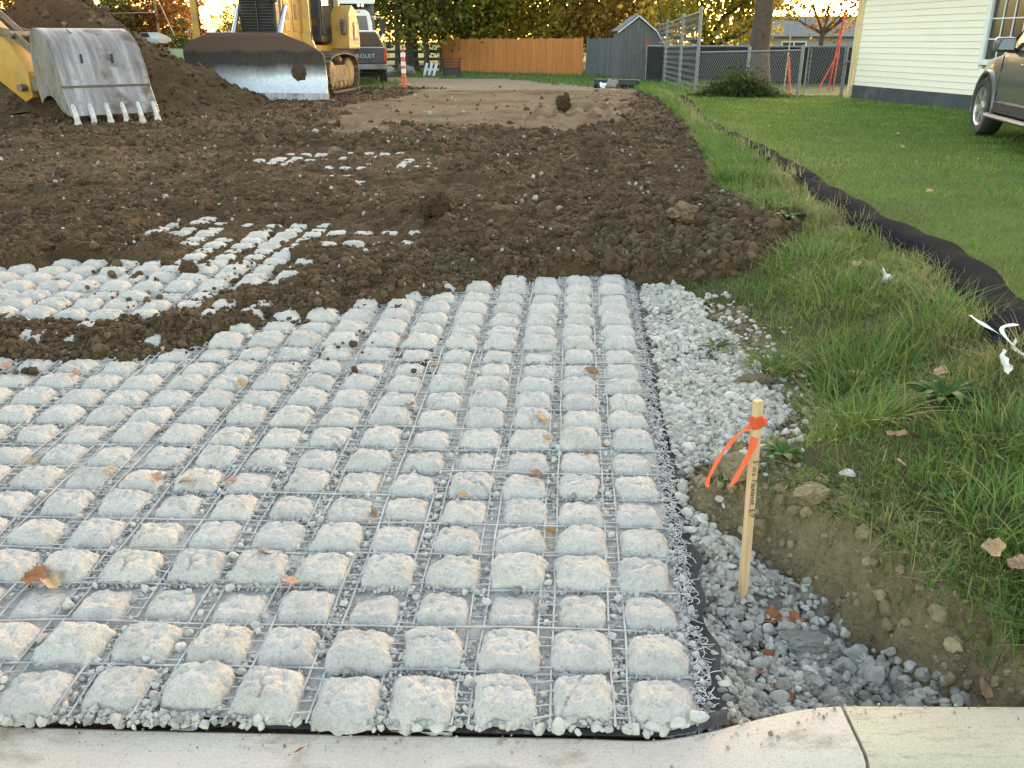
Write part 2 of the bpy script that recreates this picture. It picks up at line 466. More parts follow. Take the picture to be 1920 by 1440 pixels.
def build_height(x, y, sp):
    base = mat_base(x, y)
    s = x - Xe(y)
    # ---- soil side
    t = soil_t(x, y)
    t = t + 0.026 * fbm(x, y, 0.30, 3, 15) * sstep(0.012, 0.04, t) + 0.022 * fbm(x, y, 0.13, 2, 16) * sstep(0.03, 0.05, t)
    far = sstep(12, 19, y)
    t = t * (1 - far) + far * (0.06 + 0.03 * fbm(x, y, 2.5, 2, 5))
    edge = fbm(x, y, 0.30, 3, 11)
    thick = sstep(0.018, 0.06, t + 0.012 * edge)
    dryf = dry_mask(x, y)
    ra = thick * (1 - 0.62 * dryf) * (0.35 + 1.1 * vnoise(x * 0.9, y * 0.9, 71))
    z = base + np.clip(t, 0, None) + 0.016 * edge * sstep(0.015, 0.05, t)
    for cell, amp, sd in ((0.24, 0.022, 1), (0.11, 0.024, 2), (0.055, 0.018, 3), (0.034, 0.011, 4)):
        fade = 1 - sstep(cell * 0.35, cell * 0.9, sp)
        z = z + ra * amp * fade * lumps(x + 0.03 * edge, y, cell, sd, 0.62)
    z = z + ra * 0.03 * fbm(x, y, 1.1, 3, 21)
    z = z - 0.030 * sstep(0.02, 0.0, t)              # bare: stays under the mat
    soil_z = z
    # ---- wheel ridges pressed into the dry track
    rid = in_poly(x, y, [(0.2, 15.0), (2.1, 15.6), (2.6, 19.0), (0.6, 19.0)]) * 0.035
    soil_z = soil_z + rid * np.sin((x - 0.068 * y) * 2 * math.pi / 0.33)
    # ---- gravel strip, shelf, verge, lawn to the right of the mat
    gz = base - 0.012 + 0.02 * sstep(0.1, 0.4, s)
    verge_t = sstep(0.0, 0.9, s - gw(y))
    lawn_z = 0.40 - 0.06 * sstep(9, 16, y)
    verge_z = gz + (np.maximum(lawn_z - gz, 0.05)) * verge_t + 0.02 * fbm(x, y, 0.35, 4, 31)
    bd = bank_d(x, y)
    lip = fbm(x, y, 0.16, 4, 41) * 0.045
    top = 0.20 + 0.13 * sstep(0.0, 0.55, bd) + 0.015 * fbm(x, y, 0.2, 3, 43)
    top = top + 0.06 * sstep(0.55, 1.1, bd)
    top = top - 0.10 * sstep(1.05, 1.45, x) * sstep(2.1, 1.65, y)
    floor = -0.10 + 0.165 * sstep(2.05, 2.62, y) * sstep(0.98, 0.72, x) + 0.10 * sstep(0.16, 0.0, s) * sstep(2.3, 1.9, y)
    floor = np.minimum(floor + 0.015 * fbm(x, y, 0.14, 3, 45) + 0.016 * lumps(x, y, 0.06, 145, 0.8) + 0.012 * lumps(x, y, 0.035, 146, 0.8), base - 0.01)
    hole_z = floor + (top - floor) * sstep(-0.10, 0.05, bd + lip)
    bf = np.exp(-((bd + 0.02) / 0.10) ** 2)
    hole_z = hole_z + bf * (0.034 * lumps(x, y + hole_z, 0.085, 46, 0.7) + 0.022 * lumps(x, y - hole_z, 0.042, 48, 0.7) + 0.02 * fbm(x, y, 0.06, 3, 49) - 0.02)
    hb = sstep(2.99, 2.86, y + 0.06 * fbm(x, y, 0.4, 2, 47))
    right_z = verge_z * (1 - hb) + hole_z * hb
    right_z = right_z + 0.02 * np.clip(lumps(x, y, 0.09, 51, 0.5), 0, 1) * sstep(0.15, 0.3, s - gw(y) * (y > 2.6)) * sstep(0.8, 0.5, s)
    # ---- soil overlaps the strip from y = 5.1 on
    sr = sstep(0.10, -0.22, x - Xs(y) + 0.10 * fbm(x, y, 0.45, 3, 61)) * sstep(5.02, 5.3, y + 0.05 * edge)
    mound = (0.05 + 0.035 * sstep(0.9, 0.15, np.abs(y - 5.9)) * sstep(0.3, 1.0, s)) * sr * sstep(-0.25, 0.1, s)
    mound = mound * sstep(16, 9, y)
    ov = np.where(s > -0.1, sr, 1.0) * sstep(5.02, 5.3, y)
    z = np.where(s < 0.0, soil_z, right_z)
    zr = np.maximum(right_z * (1 - ov) + soil_z * ov, 0) + mound
    for cell, amp, sd in ((0.16, 0.020, 81), (0.08, 0.018, 82), (0.045, 0.012, 83)):
        fade = 1 - sstep(cell * 0.35, cell * 0.9, sp)
        zr = zr + mound / 0.15 * amp * fade * lumps(x, y, cell, sd, 0.7)
    z = np.where(y > 5.02, np.where(s < 0, soil_z + mound * sstep(-0.25, 0, s), zr), z)
    # ---- far lawn and yard
    lawn = sstep(0.0, 0.8, x - Xk(np.clip(y, 1.6, 20.5)))
    lz = np.interp(y, [0, 12, 20, 26, 40, 70, 200, 3000], [0.42, 0.38, 0.30, 0.30, 0.10, -0.1, -0.2, -0.3])
    z = np.where(x > Xk(np.clip(y, 1.6, 20.5)) - 0.4, z * (1 - lawn) + lz * lawn, z)
    z = np.where(y > 24, z * (1 - sstep(24, 30, y)) + np.interp(y, GYx, GYz) * sstep(24, 30, y), z)
    # ---- behind the kerb the ground drops so that it never shows through
    z = np.where(y < 1.68, np.minimum(z, -0.13), z)
    return z

DRY1 = [(-2.51, 13.3), (-3.2, 16.0), (-2.9, 19), (-2.2, 26), (-3.5, 31), (-9, 50), (-16, 60), (-22, 60), (-9, 44), (0.0, 38.5), (2.2, 30), (3.2, 24), (2.77, 19.5), (2.02, 15.4), (0.8, 14.4), (-0.53, 14.6), (-1.67, 13.8)]
DRY2 = [(-9, 9.2), (-7.8, 12.6), (-4.81, 12.1), (-3.3, 10.6), (-2.9, 8.9), (-3.77, 8.1), (-4.92, 8.3), (-7, 7.9)]
def dry_mask(x, y):
    xx = x + 0.5 * fbm(x, y, 1.6, 3, 91); yy = y + 0.06 * y * fbm(x, y, 1.6, 3, 92)
    return np.maximum(in_poly(xx, yy, DRY1) * 1.0, in_poly(xx, yy, DRY2) * 0.22)

PZ = build_height(PX, PY, SP)
def gz_at(x, y):
    x = np.asarray(x, dtype=float); y = np.asarray(y, dtype=float)
    i = np.clip(np.searchsorted(GX, x) - 1, 0, len(GX) - 2); j = np.clip(np.searchsorted(GYA, y) - 1, 0, len(GYA) - 2)
    fx = np.clip((x - GX[i]) / (GX[i + 1] - GX[i]), 0, 1); fy = np.clip((y - GYA[j]) / (GYA[j + 1] - GYA[j]), 0, 1)
    return (PZ[j, i] * (1 - fx) + PZ[j, i + 1] * fx) * (1 - fy) + (PZ[j + 1, i] * (1 - fx) + PZ[j + 1, i + 1] * fx) * fy
def gz1(x, y):
    return float(gz_at(np.array([x]), np.array([y]))[0])

# ---- which surface each ground face belongs to
cx = 0.5 * (PX[:-1, :-1] + PX[1:, 1:]); cy = 0.5 * (PY[:-1, :-1] + PY[1:, 1:])
wob = fbm(cx, cy, 0.3, 3, 101)
SOIL, GRAVEL, CLAY, VERGE, LAWN, TRACK, FIELD = range(7)
def surface_class(x, y, wob):
    s = x - Xe(y)
    c = np.full(x.shape, SOIL)
    gr = (s > 0) & (s < gw(y) + 0.05 * wob) & (y < 5.3) & (y >= 2.9)
    bd = bank_d(x, y)
    hole = (y < 2.96) & (s > 0)
    c = np.where((s > 0) & (y < 24), VERGE, c)
    c = np.where(gr, GRAVEL, c)
    c = np.where(hole & (bd < -0.095), GRAVEL, c)
    c = np.where(hole & (bd >= -0.095), CLAY, c)
    c = np.where(hole & (bd > 0.11 + 0.06 * wob) & (s > 0.38 - 0.25 * (2.5 - y) * (y < 2.5)), VERGE, c)
    shelf = (y >= 2.9) & (y < 4.7) & (s >= gw(y) + 0.05 * wob) & (s < gw(y) + 0.22 + 0.1 * wob)
    c = np.where(shelf, CLAY, c)
    c = np.where((s > -0.1) & (y > 5.02) & (x < Xs(y) + 0.08 * wob) & (y < 24), SOIL, c)
    c = np.where((x > Xk(np.clip(y, 1.6, 20.5))) & (y < 26), LAWN, c)
    c = np.where((y >= 26), FIELD, c)
    c = np.where((y >= 22) & (x > 3.3 + 0.3 * wob) & (y < 26), LAWN, c)
    left = (y >= 22) & (x < -9) & (y < 40)
    c = np.where((y >= 24) & (y < 30) & (x > -14) & (x < 1.5), SOIL, c)
    xx = x + 0.5 * wob
    c = np.where(in_poly(xx, y, DRY1) & (y > 24), TRACK, c)
    return c
KC = surface_class(cx, cy, wob)

# ---- ground materials
def ground_mat(name, stops, dark, bscale=70, bstr=0.7, rough=0.95, stones=None, clumps=0.0):
    m, nt, b, tc = new_mat(name)
    co = tc.outputs["Object"]
    n1 = noise(nt, co, 1.3, 5, 0.6); n2 = noise(nt, co, 38.0, 5, 0.7)
    c = ramp(nt, n1, stops)
    f2 = ramp(nt, n2, [(0.3, (0, 0, 0)), (0.7, (1, 1, 1))])
    c = mixc(nt, f2, mixc(nt, 0.75, c, dark, 'MULTIPLY'), c)
    a = nt.nodes.new("ShaderNodeAttribute"); a.attribute_name = "dry"
    if stones is not None:
        c = mixc(nt, a.outputs["Fac"], c, mixc(nt, f2, [k * 0.72 for k in stones], stones))
    nt.links.new(c, b.inputs["Base Color"])
    b.inputs["Roughness"].default_value = rough
    b.inputs["Specular IOR Level"].default_value = 0.15
    n3 = noise(nt, co, bscale, 6, 0.7)
    if clumps:
        wv = noise(nt, co, 30, 3, 0.6)
        off = nt.nodes.new("ShaderNodeVectorMath"); off.operation = 'ADD'
        cmb = nt.nodes.new("ShaderNodeCombineXYZ")
        nt.links.new(maths(nt, 'MULTIPLY', wv, 0.03), cmb.inputs[0]); nt.links.new(maths(nt, 'MULTIPLY', wv, -0.03), cmb.inputs[1])
        nt.links.new(co, off.inputs[0]); nt.links.new(cmb.outputs[0], off.inputs[1])
        hs_ = []
        for sc_v, amp_v in ((26.0, 1.0), (58.0, 0.55), (120.0, 0.3)):
            vo = nt.nodes.new("ShaderNodeTexVoronoi"); vo.inputs["Scale"].default_value = sc_v; vo.inputs["Randomness"].default_value = 1.0
            nt.links.new(off.outputs[0], vo.inputs["Vector"])
            hs_.append(maths(nt, 'MULTIPLY', maths(nt, 'SUBTRACT', 1.0, vo.outputs["Distance"], True), amp_v))
        hh = maths(nt, 'ADD', maths(nt, 'ADD', hs_[0], hs_[1]), hs_[2])
        n3 = maths(nt, 'ADD', hh, maths(nt, 'MULTIPLY', n3, 0.8))
        bump(nt, b, n3, clumps, 0.022)
    else:
        bump(nt, b, n3, bstr, 0.02)
    return m
M_soil = ground_mat("dark_soil", [(0.3, (0.074, 0.044, 0.023)), (0.55, (0.112, 0.070, 0.037)), (0.75, (0.158, 0.104, 0.058))], (0.66, 0.63, 0.60), stones=(0.205, 0.150, 0.095), clumps=0.75)
M_clay = ground_mat("clay", [(0.3, (0.15, 0.112, 0.066)), (0.5, (0.23, 0.178, 0.105)), (0.75, (0.32, 0.255, 0.155))], (0.55, 0.5, 0.45), bstr=1.0, clumps=0.9)
M_gbed = ground_mat("gravel_dust", [(0.3, (0.20, 0.18, 0.15)), (0.6, (0.30, 0.28, 0.25))], (0.6, 0.58, 0.55))
M_turf = ground_mat("turf_soil", [(0.3, (0.065, 0.10, 0.026)), (0.6, (0.10, 0.145, 0.036)), (0.8, (0.13, 0.155, 0.05))], (0.6, 0.6, 0.5), bscale=45)
M_verge = ground_mat("verge_soil", [(0.3, (0.080, 0.076, 0.030)), (0.6, (0.115, 0.098, 0.048)), (0.8, (0.15, 0.12, 0.068))], (0.6, 0.55, 0.5), bscale=45)
M_track = ground_mat("dry_track", [(0.3, (0.19, 0.15, 0.105)), (0.6, (0.25, 0.20, 0.145))], (0.75, 0.72, 0.7))
M_field = ground_mat("field_soil", [(0.3, (0.05, 0.075, 0.022)), (0.6, (0.075, 0.10, 0.03)), (0.8, (0.12, 0.11, 0.05))], (0.6, 0.6, 0.5), bscale=20)

H_, W_ = PX.shape
V = np.stack([PX, PY, PZ], -1).reshape(-1, 3)
jj, ii = np.mgrid[0:H_ - 1, 0:W_ - 1]
Q = np.stack([jj * W_ + ii, jj * W_ + ii + 1, (jj + 1) * W_ + ii + 1, (jj + 1) * W_ + ii], -1)
DRYV = dry_mask(PX, PY)
DRYV = np.clip(DRYV * (0.72 + 0.75 * fbm(PX, PY, 0.7, 4, 191)), 0, 1).ravel()
for k, nm, m in ((SOIL, "soil_ground", M_soil), (GRAVEL, "gravel_bed", M_gbed), (CLAY, "clay_bank", M_clay), (VERGE, "grass_verge", M_verge), (LAWN, "lawn", M_turf), (TRACK, "dirt_track", M_track), (FIELD, "field", M_field)):
    q = Q[KC == k]
    if not len(q): continue
    used, inv = np.unique(q, return_inverse=True)
    me = np_mesh(nm, V[used], inv.reshape(-1, 4), smooth=True)
    point_attr(me, "dry", DRYV[used])
    add_obj(nm, me, m, kind="structure")

# ---- kerb slabs and road
def kerb_z(x):
    return 0.0 + 0.118 * sstep(0.30, 0.80, x) + 0.004 * sstep(-0.5, -1.6, x)
def kerb_y(x):
    return 1.655 - 0.018 * x + 0.006 * x * x - 0.012 * sstep(0.1, 0.5, x)
def kerb(name, xa, xb, m, label):
    mb = MB()
    xs_ = np.linspace(xa, xb, max(8, int((xb - xa) / 0.05)))
    rows = []
    for x in xs_:
        zt = float(kerb_z(np.array(x))); yb = float(kerb_y(np.array(x)))
        pr = [(yb, -0.30), (yb, zt - 0.014), (yb - 0.004, zt - 0.005), (yb - 0.013, zt), (yb - 0.15, zt - 0.004 - 0.01 * (zt < 0.05)), (yb - 0.172, zt - 0.012), (yb - 0.185, zt - 0.035), (yb - 0.205, -0.035), (yb - 0.62, -0.06), (yb - 0.62, -0.30)]
        rows.append([(x, a, b) for a, b in pr])
    n = len(rows[0])
    mb.grid(rows)
    mb.add(rows[0], [tuple(range(n))]); mb.add(rows[-1], [tuple(range(n))])
    return mb.build(name, m, smooth=True, sharp=32, kind="structure")

def concrete(name, c1, c2, stain, stain_amt=(0.56, 0.72), sscale=(3.0, 9.0, 3.0), pit=True):
    m, nt, b, tc = new_mat(name)
    co = tc.outputs["Object"]
    n = noise(nt, co, 2.2, 6, 0.6)
    c = ramp(nt, n, [(0.3, c1), (0.7, c2)])
    mp = nt.nodes.new("ShaderNodeMapping"); mp.inputs["Scale"].default_value = sscale
    nt.links.new(co, mp.inputs[0])
    s = noise(nt, mp.outputs[0], 1.6, 7, 0.62)
    f = ramp(nt, s, [(stain_amt[0], (0, 0, 0)), (stain_amt[1], (1, 1, 1))])
    c = mixc(nt, f, c, stain)
    sp = noise(nt, co, 85, 3, 0.6)
    f2 = ramp(nt, sp, [(0.66, (0, 0, 0)), (0.74, (1, 1, 1))])
    c = mixc(nt, f2, c, mixc(nt, 0.85, c, (0.55, 0.52, 0.48), 'MULTIPLY'))
    g5 = noise(nt, co, 170, 6, 0.75)
    c = mixc(nt, 1.0, c, ramp(nt, g5, [(0.34, (0.70, 0.69, 0.67)), (0.48, (0.95, 0.95, 0.95)), (0.62, (1.0, 1.0, 1.0))]), 'MULTIPLY')
    nt.links.new(c, b.inputs["Base Color"])
    b.inputs["Roughness"].default_value = 0.9
    b.inputs["Specular IOR Level"].default_value = 0.2
    mb_ = nt.nodes.new("ShaderNodeMapping"); mb_.inputs["Scale"].default_value = (4.0, 170.0, 4.0); nt.links.new(co, mb_.inputs[0])
    bump(nt, b, maths(nt, 'ADD', noise(nt, co, 130, 5, 0.7), noise(nt, mb_.outputs[0], 1.0, 3, 0.6)), 0.4, 0.006)
    return m
M_kerb_new = concrete("kerb_concrete", (0.515, 0.43, 0.355), (0.615, 0.525, 0.45), (0.28, 0.215, 0.145), (0.54, 0.72), (1.8, 5.0, 3.0))
M_kerb_old = concrete("kerb_concrete_old", (0.47, 0.41, 0.305), (0.57, 0.50, 0.38), (0.33, 0.27, 0.19), (0.54, 0.74), (5, 40, 5))
kerb("kerb", -6.0, 0.788, M_kerb_new, "")
kerb("kerb", 0.797, 6.0, M_kerb_old, "")
mb = MB()
mb.add([(-60, -40, -0.085), (60, -40, -0.085), (60, 1.06, -0.085), (-60, 1.06, -0.085)], [(0, 1, 2, 3)])
mb.build("road", plain("asphalt", (0.05, 0.05, 0.052), 0.9, var=0.25, vs=30, bs=0.4, bscale=200), fix=False, kind="structure")

# ================================================================== SCATTER TOOLS
def ico(sub):
    bm = bmesh.new()
    bmesh.ops.create_icosphere(bm, subdivisions=sub, radius=1.0)
    v = np.array([p.co[:] for p in bm.verts]); f = np.array([[q.index for q in p.verts] for p in bm.faces])
    bm.free()
    return v, f
ICO1, ICO2, ICO3 = ico(1), ico(2), ico(3)

def rock_templates(n, base, planes, jitter, seed):
    """angular crushed-stone shapes: a ball cut by random planes"""
    r = np.random.default_rng(seed); out = []
    for k in range(n):
        v = base[0].copy()
        nn = r.normal(size=(planes, 3)); nn /= np.linalg.norm(nn, axis=1)[:, None]
        dd = r.uniform(0.52, 0.92, planes)
        dots = v @ nn.T
        with np.errstate(divide='ignore', invalid='ignore'):
            lim = np.where(dots > 0.01, dd / np.maximum(dots, 0.01), 9)
        v = v * np.minimum(lim.min(1), 1.0)[:, None]
        v += r.normal(size=v.shape) * jitter
        v /= np.abs(v).max()
        out.append((v, base[1]))
    return out

def clod_templates(n, base, seed, amp=0.22):
    r = np.random.default_rng(seed); out = []
    for k in range(n):
        v = base[0].copy()
        ph = r.uniform(0, 50, 3)
        for fr, a in ((1.3, amp), (2.9, amp * 0.7), (5.7, amp * 0.5)):
            q = vnoise(v[:, 0] * fr + ph[0] + v[:, 2] * fr * 0.7, v[:, 1] * fr + ph[1] - v[:, 2] * fr * 0.6, k + 3) * 2 - 1
            v = v * (1 + a * q)[:, None]
        v += r.normal(size=v.shape) * 0.04
        v /= np.abs(v).max()
        out.append((v, base[1]))
    return out

def rand_rot(n, r):
    q = r.normal(size=(n, 4)); q /= np.linalg.norm(q, axis=1)[:, None]
    w, x, y, z = q.T
    return np.stack([1 - 2 * (y * y + z * z), 2 * (x * y - z * w), 2 * (x * z + y * w),
                     2 * (x * y + z * w), 1 - 2 * (x * x + z * z), 2 * (y * z - x * w),
                     2 * (x * z - y * w), 2 * (y * z + x * w), 1 - 2 * (x * x + y * y)], -1).reshape(n, 3, 3)

def tilt_rot(n, r, tilt=0.35):
    """random heading, small random tilt: stones lie flat"""
    a = r.uniform(0, 2 * math.pi, n); tx = r.normal(0, tilt, n); ty = r.normal(0, tilt, n)
    ca, sa = np.cos(a), np.sin(a); o = np.zeros(n); l = np.ones(n)
    Z = np.stack([ca, -sa, o, sa, ca, o, o, o, l], -1).reshape(n, 3, 3)
    X = np.stack([l, o, o, o, np.cos(tx), -np.sin(tx), o, np.sin(tx), np.cos(tx)], -1).reshape(n, 3, 3)
    Y = np.stack([np.cos(ty), o, np.sin(ty), o, l, o, -np.sin(ty), o, np.cos(ty)], -1).reshape(n, 3, 3)
    return Y @ X @ Z

def scatter(name, templates, pos, scale, rot, tint, m, smooth=False, parent=None, **t):
    n = len(pos); r = np.random.default_rng(n + 5)
    which = r.integers(0, len(templates), n)
    VS = []; FS = []; TT = []; b = 0
    for k, (v, f) in enumerate(templates):
        ix = np.where(which == k)[0]
        if not len(ix): continue
        w = v[None] * scale[ix][:, None, :]
        w = np.einsum('nij,nvj->nvi', rot[ix], w) + pos[ix][:, None, :]
        VS.append(w.reshape(-1, 3))
        FS.append((f[None] + (np.arange(len(ix)) * len(v))[:, None, None] + b).reshape(-1, f.shape[1]))
        TT.append(np.repeat(tint[ix], len(v)))
        b += len(ix) * len(v)
    me = np_mesh(name, np.concatenate(VS), np.concatenate(FS), smooth=smooth)
    point_attr(me, "tint", np.concatenate(TT))
    return add_obj(name, me, m, parent, **t)

def gn_scatter(name, templates, pos, scale, m, tints, seed, lie=False, **t):
    """tens of thousands of loose bits: one mesh of points, geometry nodes place a clod on each"""
    r = np.random.default_rng(seed); n = len(pos)
    me = bpy.data.meshes.new(name); me.vertices.add(n); me.vertices.foreach_set("co", np.asarray(pos, dtype=np.float32).ravel())
    rot = r.uniform(0, 6.283, (n, 3)) if not lie else np.stack([r.normal(0, 0.4, n), r.normal(0, 0.4, n), r.uniform(0, 6.283, n)], -1)
    for nm, v in (("rot", rot), ("scl", scale)):
        a = me.attributes.new(nm, 'FLOAT_VECTOR', 'POINT'); a.data.foreach_set("vector", np.asarray(v, dtype=np.float32).ravel())
    a = me.attributes.new("idx", 'INT', 'POINT'); a.data.foreach_set("value", r.integers(0, len(templates), n).astype(np.int32))
    me.materials.append(m)
    ng = bpy.data.node_groups.new(name + "_nodes", 'GeometryNodeTree')
    ng.interface.new_socket("Geometry", in_out='INPUT', socket_type='NodeSocketGeometry'); ng.interface.new_socket("Geometry", in_out='OUTPUT', socket_type='NodeSocketGeometry')
    gi = ng.nodes.new("NodeGroupInput"); go = ng.nodes.new("NodeGroupOutput"); iop = ng.nodes.new("GeometryNodeInstanceOnPoints"); jn = ng.nodes.new("GeometryNodeJoinGeometry")
    iop.inputs["Pick Instance"].default_value = True
    for k, ((v, f), tn) in enumerate(zip(templates, tints)):
        tm = np_mesh(name + "_shape", v, f); point_attr(tm, "tint", np.clip(np.full(len(v), tn) + r.normal(0, 0.05, len(v)), 0, 1)); tm.materials.append(m)
        ob = bpy.data.objects.new(name + "_shape", tm)
        oi = ng.nodes.new("GeometryNodeObjectInfo"); oi.inputs["Object"].default_value = ob; oi.inputs["As Instance"].default_value = True
        ng.links.new(oi.outputs["Geometry"], jn.inputs[0])
    for nm, ty, sock in (("idx", 'INT', "Instance Index"), ("scl", 'FLOAT_VECTOR', "Scale"), ("rot", 'FLOAT_VECTOR', None)):
        na = ng.nodes.new("GeometryNodeInputNamedAttribute"); na.data_type = ty; na.inputs["Name"].default_value = nm
        if sock: ng.links.new(na.outputs["Attribute"], iop.inputs[sock])
        else:
            er = ng.nodes.new("FunctionNodeEulerToRotation"); ng.links.new(na.outputs["Attribute"], er.inputs[0]); ng.links.new(er.outputs[0], iop.inputs["Rotation"])
    ng.links.new(gi.outputs[0], iop.inputs["Points"]); ng.links.new(jn.outputs[0], iop.inputs["Instance"]); ng.links.new(iop.outputs[0], go.inputs[0])
    o = add_obj(name, me, None, **t)
    md = o.modifiers.new("scatter", 'NODES'); md.node_group = ng
    return o

def stone_mat(name, stops, bs=0.35, rough=0.9, nscale=30):
    m, nt, b, tc = new_mat(name)
    a = nt.nodes.new("ShaderNodeAttribute"); a.attribute_name = "tint"
    c = ramp(nt, a.outputs["Fac"], stops)
    n = noise(nt, tc.outputs["Object"], nscale, 5, 0.65)
    c = mixc(nt, ramp(nt, n, [(0.35, (0, 0, 0)), (0.65, (1, 1, 1))]), mixc(nt, 1.0, c, (0.76, 0.75, 0.73), 'MULTIPLY'), c)
    nt.links.new(c, b.inputs["Base Color"])
    b.inputs["Roughness"].default_value = rough; b.inputs["Specular IOR Level"].default_value = 0.2
    bump(nt, b, noise(nt, tc.outputs["Object"], 160, 4, 0.7), bs, 0.006)
    return m
M_stone = stone_mat("limestone_gravel", [(0.0, (0.20, 0.18, 0.155)), (0.25, (0.38, 0.35, 0.305)), (0.6, (0.49, 0.46, 0.41)), (1.0, (0.61, 0.58, 0.535))])
M_chip = stone_mat("limestone_chips", [(0.0, (0.26, 0.245, 0.225)), (0.4, (0.42, 0.40, 0.375)), (1.0, (0.58, 0.555, 0.52))])
M_clod = stone_mat("soil_clods", [(0.0, (0.056, 0.035, 0.019)), (0.5, (0.098, 0.063, 0.035)), (0.9, (0.15, 0.102, 0.060)), (1.0, (0.23, 0.168, 0.105))], nscale=60)
M_clayc = stone_mat("clay_clods", [(0.0, (0.14, 0.105, 0.064)), (0.5, (0.22, 0.17, 0.104)), (1.0, (0.33, 0.26, 0.165))], nscale=45)
M_greyc = stone_mat("grey_subsoil", [(0.0, (0.20, 0.19, 0.165)), (0.5, (0.30, 0.285, 0.255)), (1.0, (0.39, 0.375, 0.34))], nscale=45)
M_pale = stone_mat("pale_pebbles", [(0.0, (0.20, 0.145, 0.09)), (0.5, (0.32, 0.27, 0.21)), (1.0, (0.50, 0.47, 0.42))])

# ================================================================== BLOCK MAT
COLV = Vector((0.068, 1.0)).normalized()
ROWV = Vector((1.0, -0.028)).normalized()
MAT0 = (0.379, 1.733)
CP, RP = 0.2005, 0.1718
mat_thing = empty("block_mat", (MAT0[0], MAT0[1], 0.0), 0, "pale grey mat of square concrete blocks laid on plastic grid beside the kerb", "erosion mat")

def block_concrete():
    m, nt, b, tc = new_mat("block_concrete")
    oi = nt.nodes.new("ShaderNodeObjectInfo")
    co = tc.outputs["Object"]
    vm = nt.nodes.new("ShaderNodeVectorMath"); vm.operation = 'ADD'
    sc = nt.nodes.new("ShaderNodeVectorMath"); sc.operation = 'SCALE'; sc.inputs[0].default_value = (13.0, 7.0, 3.0)
    nt.links.new(oi.outputs["Random"], sc.inputs["Scale"])
    nt.links.new(co, vm.inputs[0]); nt.links.new(sc.outputs[0], vm.inputs[1])
    co = vm.outputs[0]
    n1 = noise(nt, co, 9, 6, 0.62); n2 = noise(nt, co, 60, 5, 0.7); n3 = noise(nt, co, 26, 4, 0.6)
    base = ramp(nt, oi.outputs["Random"], [(0.0, (0.535, 0.50, 0.465)), (0.35, (0.565, 0.53, 0.495)), (0.7, (0.58, 0.54, 0.495)), (1.0, (0.605, 0.555, 0.495))])
    c = mixc(nt, ramp(nt, n1, [(0.30, (1, 1, 1)), (0.55, (0, 0, 0))]), base, mixc(nt, 1.0, base, (0.84, 0.825, 0.80), 'MULTIPLY'))
    c = mixc(nt, ramp(nt, n2, [(0.62, (0, 0, 0)), (0.74, (1, 1, 1))]), c, mixc(nt, 1.0, c, (0.62, 0.61, 0.60), 'MULTIPLY'))
    c = mixc(nt, ramp(nt, n3, [(0.64, (0, 0, 0)), (0.76, (1, 1, 1))]), c, mixc(nt, 1.0, c, (0.74, 0.72, 0.69), 'MULTIPLY'))
    n5 = noise(nt, co, 110, 6, 0.75)
    c = mixc(nt, 1.0, c, ramp(nt, n5, [(0.36, (0.72, 0.71, 0.70)), (0.50, (0.94, 0.94, 0.94)), (0.62, (1.0, 1.0, 1.0))]), 'MULTIPLY')
    nt.links.new(c, b.inputs["Base Color"])
    b.inputs["Roughness"].default_value = 0.95; b.inputs["Specular IOR Level"].default_value = 0.15
    h = maths(nt, 'ADD', maths(nt, 'MULTIPLY', n2, 0.6), noise(nt, co, 150, 4, 0.7))
    bump(nt, b, h, 0.75, 0.008)
    return m
M_block = block_concrete()

